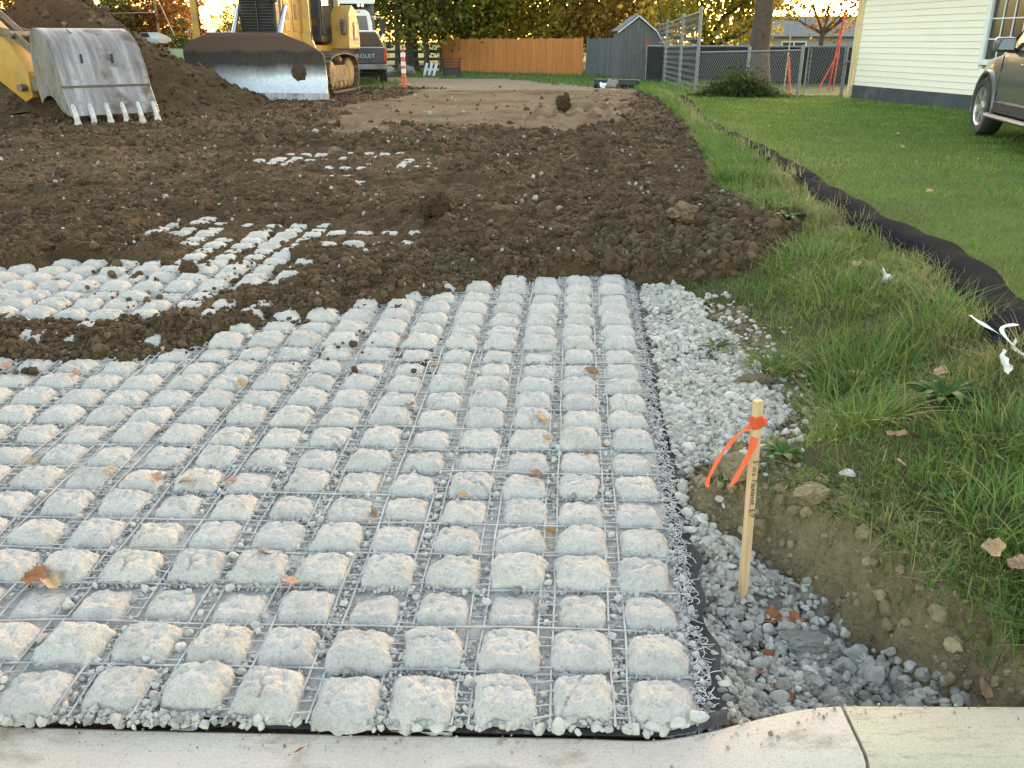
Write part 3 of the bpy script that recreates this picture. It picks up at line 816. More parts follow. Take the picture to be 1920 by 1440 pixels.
def block_mesh(k):
    r = np.random.default_rng(100 + k)
    nu, nv = 33, 31
    u, v = np.meshgrid(np.linspace(-1, 1, nu), np.linspace(-1, 1, nv))
    u = np.sign(u) * np.abs(u) ** 0.85; v = np.sign(v) * np.abs(v) ** 0.85
    hx, hy = 0.0880, 0.0805
    ox, oy = r.uniform(0, 90, 2)
    # rounded-square outline
    k4 = np.maximum((np.abs(u) ** 7 + np.abs(v) ** 7) ** (1 / 7.0) / np.maximum(np.maximum(np.abs(u), np.abs(v)), 1e-6), 1.0)
    x = u * hx / k4 ** 0.55; y = v * hy / k4 ** 0.55
    rim = np.maximum(np.abs(u), np.abs(v))
    wig = 0.0085 * rim ** 3
    x = x + wig * fbm(x + ox, y + oy, 0.035, 3, k); y = y + wig * fbm(x + oy, y + ox, 0.035, 3, k + 50)
    d = 1 - np.maximum(np.abs(u), np.abs(v)); e = 1 - (np.abs(u) ** 4 + np.abs(v) ** 4) ** 0.25
    d = np.clip(0.5 * d + 0.5 * e, 0, 1)
    tx_, ty_ = r.normal(0, 0.05, 2)
    q_ = np.clip(d / 0.34, 0, 1)
    z = 0.034 * (q_ ** 0.80 * (1 - 0.12 * (1 - q_))) * (1 + tx_ * u + ty_ * v) + 0.007 * d
    z = z + 0.0030 * fbm(x + ox, y + oy, 0.06, 2, k + 5) * np.clip(d * 5, 0, 1)
    z = z + 0.0038 * fbm(x + ox, y + oy, 0.016, 4, k + 9, 0.8) * np.clip(d * 8, 0.25, 1)
    z = z - 0.006 * lumps(x + ox, y + oy, 0.020, k, 0.25)
    z = z + 0.004 * lumps(x + ox, y + oy, 0.013, k + 60, 0.4)
    # broken corner or crack on some
    if k % 4 == 0:
        a = r.uniform(0, 6.28); q = (np.cos(a) * x + np.sin(a) * y)
        z = np.minimum(z, 0.046 - (q - 0.045) * 1.3 * (q > 0.045) + 0.003 * fbm(x, y, 0.02, 3, k))
    if k % 3 == 0:
        a = r.uniform(0, 3.14); q = np.cos(a) * x + np.sin(a) * y + 0.012 * fbm(x + ox, y, 0.04, 3, k + 3) - r.uniform(-0.02, 0.02)
        z = z - 0.008 * np.exp(-(q / 0.0035) ** 2)
    z = z - 0.02 * (rim > 0.999)
    P = np.stack([x, y, z], -1)
    jj, ii = np.mgrid[0:nv - 1, 0:nu - 1]
    q = np.stack([jj * nu + ii, jj * nu + ii + 1, (jj + 1) * nu + ii + 1, (jj + 1) * nu + ii], -1).reshape(-1, 4)
    me = np_mesh("block", P.reshape(-1, 3), q, smooth=True)
    me.materials.append(M_block)
    return me
BLOCKS = [block_mesh(k) for k in range(18)]

cand = []
NR, NC = 56, 40
rr = np.random.default_rng(21)
row_dz = rr.normal(0, 0.006, NR); row_dy = np.cumsum(rr.normal(0, 0.004, NR)); row_dy -= np.linspace(0, row_dy[-1], NR)
for i in range(NR):
    for j in range(NC):
        x = MAT0[0] + COLV.x * RP * i - ROWV.x * CP * j
        y = MAT0[1] + COLV.y * RP * i - ROWV.y * CP * j + row_dy[i]
        if i == 0: y += 0.03 * math.sin(j * 1.3) * 0.4
        x += rr.normal(0, 0.0045); y += rr.normal(0, 0.0045)
        cand.append((x, y, i, j))
CB = np.array(cand)
cbz = mat_base(CB[:, 0], CB[:, 1]) + row_dz[CB[:, 2].astype(int)] + rr.normal(0, 0.004, len(CB)) + 0.004
# rises a little in the middle of the bare area, droops over the kerb edge
top = cbz + 0.040
expo = np.zeros(len(CB))
for ox in (-0.045, 0, 0.045):
    for oy in (-0.04, 0, 0.04):
        expo = np.maximum(expo, top - 0.012 * (ox != 0 or oy != 0) - gz_at(CB[:, 0] + ox, CB[:, 1] + oy))
f_ = 1608.0; cp_, sp_ = math.cos(R(21.8)), math.sin(R(21.8))
zc = CB[:, 1] * cp_ - (cbz - 1.6) * sp_
fx_ = f_ * CB[:, 0] / zc
shown = (expo > 0.003) & (fx_ > -1150) & (CB[:, 1] < 11.5)
idx = np.where(shown)[0]
order = idx[np.argsort(-np.minimum(expo[idx], 0.04) / 0.04 / zc[idx] ** 2 * np.where(np.abs(fx_[idx]) < 1010, 1, 0.01))]
near, rest = order[:300], order[300:]
for n, q in enumerate(near):
    o = bpy.data.objects.new("block", BLOCKS[rr.integers(0, len(BLOCKS))])
    link(o, mat_thing)
    o.location = (CB[q, 0] - MAT0[0], CB[q, 1] - MAT0[1], cbz[q])
    o.rotation_euler = (rr.normal(0.05, 0.05), rr.normal(0, 0.045), rr.choice([0, math.pi]) + rr.normal(-0.045, 0.03))
    o.scale = (rr.uniform(0.96, 1.04), rr.uniform(0.95, 1.05), rr.uniform(0.9, 1.15))
if len(rest):
    VS, FS, b = [], [], 0
    for q in rest:
        me = BLOCKS[rr.integers(0, len(BLOCKS))]
        v = np.empty(len(me.vertices) * 3); me.vertices.foreach_get("co", v); v = v.reshape(-1, 3)
        v = v.reshape(31, 33, 3)[::2, ::2].reshape(-1, 3)
        jj2, ii2 = np.mgrid[0:15, 0:16]; f = np.stack([jj2 * 17 + ii2, jj2 * 17 + ii2 + 1, (jj2 + 1) * 17 + ii2 + 1, (jj2 + 1) * 17 + ii2], -1)
        VS.append(v + np.array([CB[q, 0] - MAT0[0], CB[q, 1] - MAT0[1], cbz[q]])); FS.append(f.reshape(-1, 4) + b); b += len(v)
    me = np_mesh("far_blocks", np.concatenate(VS), np.concatenate(FS), smooth=True)
    add_obj("far_blocks", me, M_block, mat_thing, kind="stuff")
print("blocks shown", len(idx), "rest", len(rest))

# ---- plastic grid the blocks are cast on
M_grid = plain("dusty_grid_plastic", (0.36, 0.36, 0.355), 0.7, var=0.35, vs=14, dirt=(0.40, 0.395, 0.385), dirt_s=9)
def lat(i, j, dz=0.0):
    x = MAT0[0] + COLV.x * RP * i - ROWV.x * CP * j
    y = MAT0[1] + COLV.y * RP * i - ROWV.y * CP * j
    return x, y
def strand(a0, a1, b0, b1, w, h, seed, step):
    n = max(3, int(max(abs(a1 - a0), abs(b1 - b0)) / step))
    i = np.linspace(a0, a1, n); j = np.linspace(b0, b1, n)
    x = MAT0[0] + COLV.x * RP * i - ROWV.x * CP * j + 0.003 * fbm(i * 1.7 + seed, j * 1.7, 2.2, 2, seed)
    y = MAT0[1] + COLV.y * RP * i - ROWV.y * CP * j + np.interp(i, np.arange(NR), row_dy) + 0.003 * fbm(i * 1.3, j * 1.3 + seed, 2.2, 2, seed + 1)
    z = mat_base(x, y) + 0.0195 + 0.006 * fbm(i + seed, j - seed, 1.5, 2, seed + 2)
    return np.stack([x - MAT0[0], y - MAT0[1], z], -1), w, h
def ribbons(items):
    VS, FS, b = [], [], 0
    for P, w, h in items:
        d = np.gradient(P, axis=0); d /= np.linalg.norm(d, axis=1)[:, None]
        s = np.cross(d, [0, 0, 1.0]); s /= np.linalg.norm(s, axis=1)[:, None]
        up = np.cross(s, d)
        R4 = np.stack([P - s * w / 2 - up * h / 2, P + s * w / 2 - up * h / 2, P + s * w / 2 + up * h / 2, P - s * w / 2 + up * h / 2], 1)
        n = len(P)
        VS.append(R4.reshape(-1, 3))
        a = np.arange(n - 1)[:, None] * 4
        k = np.arange(4)[None]
        FS.append((np.stack([a + k, a + (k + 1) % 4, a + 4 + (k + 1) % 4, a + 4 + k], -1)).reshape(-1, 4) + b)
        b += 4 * n
    return np.concatenate(VS), np.concatenate(FS)
ncol = 17; nrow = 22
for j in range(ncol):
    for k, off in enumerate((0.40, 0.60)):
        v, f = ribbons([strand(-0.55, nrow - 0.4, j + off, j + off, 0.0054, 0.0034, j * 5 + k, 0.25)])
        add_obj("grid_strand", np_mesh("grid_strand", v, f), M_grid, mat_thing)
for i in range(nrow):
    v, f = ribbons([strand(i + 0.5 + 0.02, i + 0.5 + 0.02, -0.62, ncol - 0.5, 0.0056, 0.0034, 300 + i, 0.25)])
    add_obj("grid_strand", np_mesh("grid_strand", v, f), M_grid, mat_thing)
items = []
for i in range(nrow):
    for off in (-0.36, -0.14, 0.10, 0.33):
        for j in range(ncol):
            if rr.random() < 0.92:
                items.append(strand(i + off + rr.normal(0, 0.02), i + off + rr.normal(0, 0.02), j + 0.36, j + 0.64, 0.0036, 0.0026, i * 7 + j, 0.1))
for j in range(ncol):
    for off in (-0.24, 0.0, 0.24):
        for i in range(nrow):
            if rr.random() < 0.8:
                items.append(strand(i + 0.40, i + 0.62, j + off + rr.normal(0, 0.02), j + off, 0.0036, 0.0026, i * 3 + j * 11, 0.1))
v, f = ribbons(items)
add_obj("grid_ribs", np_mesh("grid_ribs", v, f), M_grid, mat_thing, kind="stuff")

# ---- frayed grid ends along the open edge
M_fray = plain("frayed_plastic", (0.42, 0.425, 0.435), 0.55, var=0.25, vs=20)
items = []
for n in range(2000):
    i = rr.uniform(-0.5, 21); k = 6
    x0, y0 = lat(i, -0.42)
    s = np.linspace(0, 1, k); L = rr.uniform(0.018, 0.055)
    a0 = rr.normal(0, 0.7); cu = rr.normal(0, 4.0)
    ang = a0 + cu * s
    dx = np.cumsum(np.cos(ang)) * L / k; dy = np.cumsum(np.sin(ang)) * L / k
    X = x0 + rr.uniform(-0.005, 0.045) + dx; Y = y0 + dy
    Z = mat_base(X, Y) + 0.010 + rr.uniform(0.0, 0.016) + 0.008 * np.sin(s * 3 + rr.uniform(0, 3)) * rr.uniform(0.2, 1)
    items.append((np.stack([X - MAT0[0], Y - MAT0[1], Z], -1), rr.uniform(0.0012, 0.0026), 0.0012))
v, f = ribbons(items)
add_obj("frayed_edge", np_mesh("frayed_edge", v, f), M_fray, mat_thing, kind="stuff")

# ---- black underlay fabric showing at the edges
M_fab = plain("underlay_fabric", (0.028, 0.029, 0.032), 0.85, var=0.3, vs=30, bs=0.5, bscale=300, dirt=(0.20, 0.20, 0.20), dirt_s=14, dirt_at=(0.58, 0.75))
def sheet(i_range, j_range, ni, nj, zf):
    rows = []
    for i in np.linspace(*i_range, ni):
        jj = np.linspace(j_range[0] if not callable(j_range[0]) else j_range[0](i), j_range[1], nj)
        x = MAT0[0] + COLV.x * RP * i - ROWV.x * CP * jj; y = MAT0[1] + COLV.y * RP * i - ROWV.y * CP * jj
        z = zf(x, y, i, jj)
        rows.append([(a - MAT0[0], b - MAT0[1], c) for a, b, c in zip(x, y, z)])
    return rows
def fab_z(x, y, i, jj):
    z = mat_base(x, y) - 0.004 + 0.010 * fbm(x, y, 0.2, 2, 77) * (jj < -0.5) + 0.006 * (jj < -0.75)
    z = np.where(y < 1.70, np.maximum(z, kerb_z(x) + 0.004), z)
    return z
mb = MB()
mb.grid(sheet((-0.56, 22), (lambda i: -0.86 - 0.05 * math.sin(i * 2.1) - 0.05 * math.sin(i * 5.3 + 1), 0.0), 160, 14, fab_z))
mb.grid(sheet((-0.55, 0.0), (0.0, 16.0), 8, 120, fab_z))
mb.build("underlay_fabric", M_fab, mat_thing, smooth=True, sharp=80, fix=False)

# ---- dusty grit filling the gaps
M_grit = stone_mat("stone_dust", [(0, (0.47, 0.445, 0.415)), (1, (0.50, 0.475, 0.445))], 1.0, nscale=70)
def grit_z(x, y, i, jj):
    return mat_base(x, y) + 0.010 + 0.007 * fbm(x, y, 0.05, 3, 78)
mb = MB()
mb.grid(sheet((-0.46, 22), (-0.48, 16.5), 240, 150, grit_z))
mb.build("stone_dust_bed", M_grit, mat_thing, smooth=True, sharp=80, fix=False, kind="stuff")

# ---- stone chips lying in the gaps of the mat
def lattice_local(x, y):
    X = x - MAT0[0]; Y = y - MAT0[1]
    det = COLV.x * (-ROWV.y) - (-ROWV.x) * COLV.y
    i = (X * (-ROWV.y) - Y * (-ROWV.x)) / det / RP
    j = (COLV.x * Y - COLV.y * X) / det / CP
    return i, j
n = 90000
cxp = rr.uniform(-2.9, 0.6, n); cyp = 1.66 + 3.9 * rr.random(n) ** 1.35
i, j = lattice_local(cxp, cyp)
fi = np.abs(i - np.round(i)); fj = np.abs(j - np.round(j))
gap = (fi > 0.385) | (fj > 0.375)
keep = gap & (i > -0.62) & (j > -0.62) & (soil_t(cxp, cyp) < 0.03) & (np.abs(cxp) / cyp < 0.68)
keep &= (fbm(cxp, cyp, 0.25, 3, 55) + 0.75 > rr.uniform(0, 1, n) * 1.2)
cxp, cyp, fjk = cxp[keep], cyp[keep], fj[keep]
sz = np.clip(rr.lognormal(math.log(0.0055), 0.42, len(cxp)), 0.0025, 0.016)
czp = mat_base(cxp, cyp) + 0.011 + sz * 0.35 + 0.006 * rr.random(len(cxp))
CH0 = rock_templates(10, ICO1, 9, 0.08, 3)
M3 = min(len(cxp), 26000)
sel = rr.permutation(len(cxp))[:M3]
gn_scatter("stone_chips", CH0, np.stack([cxp, cyp, czp], -1)[sel], sz[sel][:, None] * rr.uniform(0.7, 1.3, (M3, 3)), M_chip, np.linspace(0.1, 0.95, len(CH0)), 333, kind="stuff", label="small limestone chips lying between the concrete blocks")
print("chips", M3)

# larger broken stones lying on the mat and along its front edge
lo = []
for n in range(170):
    i = rr.uniform(-0.6, 16); j = rr.integers(0, 14) + rr.choice([0.5, 0.5, rr.uniform(0, 1)])
    x, y = lat(i, j); lo.append((x, y, rr.uniform(0.008, 0.016), 0.02))
for n in range(240):
    x = rr.uniform(-1.35, 0.5); lo.append((x, 1.668 + rr.normal(0, 0.010) - 0.018 * x, min(0.022, 0.006 + abs(rr.normal(0, 0.006))), 0.002))
lo = np.array(lo)
z = mat_base(lo[:, 0], lo[:, 1]) + lo[:, 3] + lo[:, 2] * 0.4
RK2 = rock_templates(12, ICO2, 10, 0.02, 5)
scatter("broken_stones", RK2, np.stack([lo[:, 0], lo[:, 1], z], -1), lo[:, 2][:, None] * rr.uniform(0.65, 1.35, (len(lo), 3)), tilt_rot(len(lo), rr), np.clip(rr.normal(0.75, 0.2, len(lo)), 0, 1), M_stone, kind="stuff", label="loose broken stones scattered over the block mat")

# ================================================================== GRAVEL STRIP
def strip_points(n, seed):
    r = np.random.default_rng(seed)
    x = r.uniform(0.45, 1.35, n); y = r.uniform(1.66, 5.6, n)
    s = x - Xe(y)
    w = fbm(x, y, 0.3, 3, 101)
    k = surface_class(x, y, w)
    ok = (k == GRAVEL) & (s > 0.015)
    return x[ok], y[ok], s[ok]
x, y, s = strip_points(38000, 5)
g = np.random.default_rng(6)
hole = (y < 2.45)
dens = np.where(hole & (x > 0.82), 0.85, 1.0) * np.where((y > 2.5) & (y < 2.95) & (s > 0.2), 0.5, 1.0)
dens = np.where((fbm(x, y, 0.22, 3, 66) > 0.62), dens * 0.3, dens)
k = g.random(len(x)) < dens
x, y, s = x[k], y[k], s[k]
N = min(len(x), 11500); x, y = x[:N], y[:N]
big = np.where(y < 2.3, 0.86, 1.0)
sz = np.clip(g.lognormal(math.log(0.0125), 0.34, N), 0.006, 0.027) * big
pile = 0.010 * g.random(N) * 2.0 + 0.012 * np.clip(fbm(x, y, 0.2, 2, 8), -0.5, 1)
z = gz_at(x, y) + sz * 0.35 + pile
RK = rock_templates(16, ICO2, 9, 0.012, 9)
RKL = rock_templates(14, ICO1, 6, 0.05, 14)
sx3 = np.stack([g.uniform(0.8, 1.5, N), g.uniform(0.7, 1.1, N), g.uniform(0.5, 0.85, N)], -1) * sz[:, None]
gt = np.clip(g.normal(0.55, 0.22, N) - 0.12 * (y < 2.5), 0, 1); gp = np.stack([x, y, z], -1); gr = tilt_rot(N, g, 0.5)
far_ = y > 3.1
scatter("gravel", RKL, gp[far_], sx3[far_] * 1.1, gr[far_], gt[far_], M_stone, kind="stuff", label="white limestone gravel strip running along the mat edge")
scatter("gravel", RK, gp[~far_], sx3[~far_], gr[~far_], gt[~far_], M_stone, kind="stuff", label="grey white limestone gravel around the foot of the stake")
0 and scatter("gravel", RK, np.stack([x, y, z], -1), sz[:, None] * np.stack([g.uniform(0.8, 1.5, N), g.uniform(0.7, 1.1, N), g.uniform(0.5, 0.85, N)], -1), tilt_rot(N, g, 0.5), np.clip(g.normal(0.55, 0.22, N) - 0.15 * (y < 2.5), 0, 1), M_stone, kind="stuff", label="white limestone gravel strip along the mat edge")
print("gravel", N)

# a few stones that have spilled on to the bare soil beside the strip
n = 420
y = g.uniform(2.6, 4.9, n); x = Xe(y) + gw(y) + np.abs(g.normal(0, 0.13, n)); 
sz = np.clip(g.lognormal(math.log(0.011), 0.4, n), 0.005, 0.024)
scatter("spilled_stones", RK, np.stack([x, y, gz_at(x, y) + sz * 0.4], -1), sz[:, None] * np.stack([g.uniform(0.8, 1.5, n), g.uniform(0.7, 1.1, n), g.uniform(0.5, 0.8, n)], -1), tilt_rot(n, g, 0.3), np.clip(g.normal(0.7, 0.2, n), 0, 1), M_stone, kind="stuff", label="stray white stones on the bare soil beside the gravel")

# ================================================================== SOIL CLODS
CL1 = clod_templates(10, ICO1, 31, 0.30); CL2 = clod_templates(12, ICO2, 32, 0.30); CL3 = clod_templates(6, ICO3, 33, 0.26)
def clod_field(name, n, ymin, ymax, power, med, sig, lo_, hi_, T, seed, label, tmin=0.03, xr=None):
    r = np.random.default_rng(seed)
    y = ymin * (ymax / ymin) ** (r.random(n) ** power)
    u = r.uniform(-0.72, 0.36, n); x = u * y
    if xr is not None: x = r.uniform(xr[0], xr[1], n)
    s = x - Xe(y)
    t = np.where(y < 13, soil_t(x, y), 0.08)
    d = dry_mask(x, y)
    k = (x < Xs(np.clip(y, 5.1, 24)) - 0.02) & ((s < -0.02) | (y > 5.12)) & (t > tmin + 0.03 * r.random(n)) & (r.random(n) > d * 0.97)
    k &= r.random(n) < 0.30 + 0.9 * vnoise(x * 0.9, y * 0.9, 71) + 0.3 * (s > 0)
    x, y = x[k], y[k]; m = len(x)
    sz = np.clip(r.lognormal(math.log(med), sig, m), lo_, hi_)
    z = gz_at(x, y) + sz * 0.15
    return gn_scatter(name, T, np.stack([x, y, z], -1), sz[:, None] * r.uniform(0.75, 1.2, (m, 3)) * [1, 1, 0.85], M_clod, np.clip(r.normal(0.45, 0.22, len(T)), 0, 0.9), seed, kind="stuff", label=label), m
_, a1 = clod_field("soil_crumbs", 90000, 3.9, 13.0, 1.0, 0.0088, 0.45, 0.004, 0.026, CL2, 41, "fine dark brown soil crumbs spread over the mat", 0.008)
_, a2 = clod_field("soil_clods", 15000, 4.0, 14.0, 1.0, 0.0180, 0.50, 0.008, 0.065, CL3 + CL2[:6], 42, "dark brown soil clods spread over the mat", 0.045)
_, a3 = clod_field("far_soil_clods", 22000, 11.0, 27.0, 1.0, 0.026, 0.5, 0.012, 0.11, CL2, 43, "dark brown clods on the far spread soil")
_, a4 = clod_field("mound_clods", 2600, 5.12, 7.4, 1.0, 0.0155, 0.5, 0.008, 0.055, CL2, 44, "dark clods on the soil ridge beside the verge", 0.02, (0.6, 2.2))
er = np.random.default_rng(52); n = 9000          # crumbs and clods rolling down the front edge of the spread soil
x = er.uniform(-2.8, 1.75, n); y = er.uniform(3.9, 5.6, n)
cover = gz_at(x, y) - mat_base(x, y); slope = np.abs(gz_at(x, y + 0.05) - gz_at(x, y - 0.05))
k = (((x - Xe(y)) < 0) & (soil_t(x, y) > 0.012) | (y > 5.0) & (x < Xs(np.clip(y, 5.1, 24)) + 0.03)) & (slope > 0.018) & (cover > -0.01)
x, y = x[k], y[k]; n = len(x); sz = np.clip(er.lognormal(math.log(0.013), 0.5, n), 0.006, 0.045)
gn_scatter("edge_clods", CL3 + CL2[:6], np.stack([x, y, gz_at(x, y) + sz * 0.25], -1), sz[:, None] * er.uniform(0.75, 1.2, (n, 3)), M_clod, np.clip(er.normal(0.45, 0.2, 12), 0, 0.9), 53, kind="stuff", label="clods tumbling down the front edge of the spread soil")
n = 1500                                          # stray crumbs lying on top of the blocks near the soil
x = er.uniform(-2.9, 0.6, n); y = er.uniform(3.6, 6.2, n); t = soil_t(x, y)
near_soil = np.maximum.reduce([soil_t(x + a, y + b) for a, b in ((0.15, 0), (-0.15, 0), (0, 0.18), (0, -0.18))])
k = (t < 0.028) & (near_soil > 0.008) & (x < -0.4 - 0.3 * er.random(n)) & (er.random(n) < 0.55)
x, y = x[k], y[k]; n = len(x); sz = np.clip(er.lognormal(math.log(0.009), 0.55, n), 0.004, 0.032)
gn_scatter("stray_clods", CL2, np.stack([x, y, np.maximum(mat_base(x, y) + 0.036, gz_at(x, y)) + sz * 0.4], -1), sz[:, None] * er.uniform(0.75, 1.2, (n, 3)), M_clod, np.clip(er.normal(0.5, 0.25, 12), 0, 1), 54, kind="stuff", label="stray soil crumbs lying on the upper blocks")
print("clods", a1, a2, a3, a4)
# pale pebbles in the soil
r = np.random.default_rng(47); n = 2600
y = 4.0 * (26 / 4.0) ** r.random(n); x = r.uniform(-0.72, 0.30, n) * y
t = np.where(y < 13, soil_t(x, y), 0.08); k = (x < Xs(np.clip(y, 5.1, 24)) - 0.05) & (t > 0.05) & (((x - Xe(y)) < 0) | (y > 5.2))
x, y = x[k], y[k]; n = len(x); sz = np.clip(r.lognormal(math.log(0.008), 0.5, n), 0.004, 0.03) * (0.55 + 0.09 * np.clip(y, 4, 14))
scatter("pebbles", rock_templates(8, ICO1, 7, 0.05, 12), np.stack([x, y, gz_at(x, y) + sz * 0.45 + 0.004], -1), sz[:, None] * r.uniform(0.6, 1.2, (n, 3)), tilt_rot(n, r, 0.4), r.random(n), M_pale, kind="stuff", label="pale pebbles mixed through the brown soil")

# clay lumps along the dug bank and the bare shelf; grey subsoil in the hole
r = np.random.default_rng(48); n = 9000
x = r.uniform(0.55, 2.0, n); y = r.uniform(1.68, 4.9, n)
bd = bank_d(x, y); s = x - Xe(y)
kk = surface_class(x, y, fbm(x, y, 0.3, 3, 101))
k = (kk == CLAY) & (r.random(n) < np.where(y < 2.62, 0.75, 0.6)) & (gz_at(x, y) > -0.06)
x, y = x[k], y[k]; n = len(x)
sz = np.clip(r.lognormal(math.log(0.010), 0.5, n), 0.004, 0.034)
scatter("clay_crumbs", CL2, np.stack([x, y, gz_at(x, y) + sz * 0.2], -1), sz[:, None] * r.uniform(0.75, 1.2, (n, 3)), rand_rot(n, r), np.clip(r.normal(0.5, 0.25, n), 0, 1), M_clayc, kind="stuff", label="crumbled clay lumps on the dug bank and bare shelf")
n = 3000
x = r.uniform(0.70, 1.30, n); y = r.uniform(1.67, 2.30, n); bd = bank_d(x, y)
w_ = np.exp(-((x - 0.98) / 0.20) ** 2 - ((y - 1.86) / 0.20) ** 2)
k = (bd < -0.07) & (r.random(n) < w_); x, y = x[k], y[k]; n = len(x)
sz = np.clip(r.lognormal(math.log(0.012), 0.5, n), 0.005, 0.038)
scatter("grey_subsoil_lumps", CL2, np.stack([x, y, gz_at(x, y) + sz * 0.25 + 0.03 * r.random(n) * np.exp(-((x - 0.96) / 0.14) ** 2)], -1), sz[:, None] * r.uniform(0.75, 1.2, (n, 3)), rand_rot(n, r), r.random(n), M_greyc, kind="stuff", label="grey crumbled subsoil heaped in the hole behind the kerb")

# ================================================================== GRASS
def blades(name, x, y, z, h, lean, az, w, tint, segs, m, curl=1.0, parent=None, **t):
    """curved tapering strips"""
    n = len(x)
    s = np.linspace(0, 1, segs + 1)
    ca, sa = np.cos(az), np.sin(az)
    out = (lean * h)[:, None] * (s ** 1.7 * curl)[None]
    up = h[:, None] * (s - 0.25 * np.clip(lean, 0, 2)[:, None] * s ** 2.4)
    cxn = x[:, None] + ca[:, None] * out; cyn = y[:, None] + sa[:, None] * out; czn = z[:, None] + up
    wd = w[:, None] * (1 - s ** 1.6)[None] * 0.5
    twist = np.random.default_rng(n).uniform(-0.9, 0.9, n)
    px, py = -np.sin(az + twist), np.cos(az + twist)
    nv = 2 * segs + 1
    P = np.empty((n, nv, 3))
    for k in range(segs):
        P[:, 2 * k, 0] = cxn[:, k] - px * wd[:, k]; P[:, 2 * k, 1] = cyn[:, k] - py * wd[:, k]; P[:, 2 * k, 2] = czn[:, k]
        P[:, 2 * k + 1, 0] = cxn[:, k] + px * wd[:, k]; P[:, 2 * k + 1, 1] = cyn[:, k] + py * wd[:, k]; P[:, 2 * k + 1, 2] = czn[:, k]
    P[:, -1, 0] = cxn[:, -1]; P[:, -1, 1] = cyn[:, -1]; P[:, -1, 2] = czn[:, -1]
    b = (np.arange(n) * nv)[:, None]
    F4 = np.concatenate([np.stack([b + 2 * k, b + 2 * k + 1, b + 2 * k + 3, b + 2 * k + 2], -1).reshape(-1, 4) for k in range(segs - 1)]) if segs > 1 else np.zeros((0, 4), int)
    F3 = np.stack([b + 2 * segs - 2, b + 2 * segs - 1, b + 2 * segs], -1).reshape(-1, 3)
    me = np_mesh(name, P.reshape(-1, 3), [F4, F3], smooth=True)
    point_attr(me, "tint", np.repeat(tint, nv))
    return add_obj(name, me, m, parent, **t)

M_grass = tinted("grass_blades", [(0.0, (0.052, 0.118, 0.022)), (0.35, (0.10, 0.19, 0.036)), (0.6, (0.165, 0.235, 0.052)), (0.8, (0.26, 0.26, 0.095)), (1.0, (0.38, 0.32, 0.17))], 0.55, 0.3, 0.35)
M_lawn = tinted("lawn_blades", [(0.0, (0.078, 0.150, 0.024)), (0.5, (0.13, 0.222, 0.038)), (0.85, (0.19, 0.275, 0.058)), (1.0, (0.32, 0.31, 0.12))], 0.6, 0.25, 0.35)

vr = np.random.default_rng(61)
n = 190000
y = 1.6 * (22 / 1.6) ** (vr.random(n) ** 1.15); x = vr.uniform(0.6, 4.2, n)
w = fbm(x, y, 0.3, 3, 101); k = surface_class(x, y, w)
sk = Xk(np.clip(y, 1.6, 20.5))
ok = ((k == VERGE) | ((k == CLAY) & (y < 2.96) & (bank_d(x, y) > -0.01))) & (x < sk - 0.05) & (np.abs(x) / y < 0.85)
bare = sstep(0.05, 0.45, x - Xe(y) - gw(y)) ; bare = np.where(y < 2.7, sstep(-0.03, 0.08, bank_d(x, y)), bare)
bare = np.where(y > 5, 1.0, bare)
ok &= vr.random(n) < (0.15 + 0.85 * bare) * (0.55 + 0.6 * vnoise(x * 3.1, y * 3.1, 5))
x, y, sk = x[ok], y[ok], sk[ok]
n = min(len(x), 60000); x, y, sk = x[:n], y[:n], sk[:n]
clump = vnoise(x * 4.5, y * 4.5, 15)
h = (0.04 + 0.085 * clump ** 1.5) * vr.uniform(0.5, 1.3, n) * (1 + 1.0 * np.exp(-((sk - x) / 0.25) ** 2))
h = np.where(y > 7, h * 1.15, h)
az = vr.uniform(0, 2 * math.pi, n)
az = np.where(vr.random(n) < 0.25, math.pi + vr.normal(0.35, 0.7, n), az)
lean = np.abs(vr.normal(0.75, 0.45, n))
dry = 0.42 * np.exp(-((sk - x) / 0.28) ** 2) + 0.35 * (vnoise(x * 1.7, y * 1.7, 25) - 0.4)
tint = np.clip(0.47 + dry + vr.normal(0, 0.19, n) - 0.25 * (vnoise(x * 2.3, y * 2.3, 35) - 0.5), 0, 1)
blades("verge_grass", x, y, gz_at(x, y) - 0.005, h, lean, az, (0.0042 + 0.0014 * vr.random(n)) * np.clip(y / 4, 0.9, 2.6), tint, 4, M_grass, kind="stuff", label="long tangled green and straw grass on the verge")

# tufts of broad blades
tx = []
for (cx0, cy0, rad, hh, cnt) in ((1.30, 2.95, 0.16, 0.22, 320), (1.55, 3.55, 0.22, 0.24, 400), (1.66, 2.62, 0.20, 0.18, 300), (1.22, 3.78, 0.11, 0.20, 240), (1.75, 4.3, 0.25, 0.22, 320), (1.42, 2.18, 0.14, 0.17, 260), (1.75, 5.0, 0.25, 0.2, 260), (2.05, 6.2, 0.3, 0.22, 260), (2.2, 8.0, 0.4, 0.2, 260), (1.95, 3.7, 0.2, 0.24, 260), (1.5, 1.95, 0.15, 0.18, 200), (1.35, 3.3, 0.15, 0.2, 220)):
    for q in range(cnt):
        a = vr.uniform(0, 6.28); rr_ = rad * math.sqrt(vr.random())
        tx.append((cx0 + rr_ * math.cos(a), cy0 + rr_ * math.sin(a), hh * vr.uniform(0.35, 1.0), a + vr.normal(0, 0.9), 0.35 + 1.1 * vr.random(), vr.random()))
tx = np.array(tx)
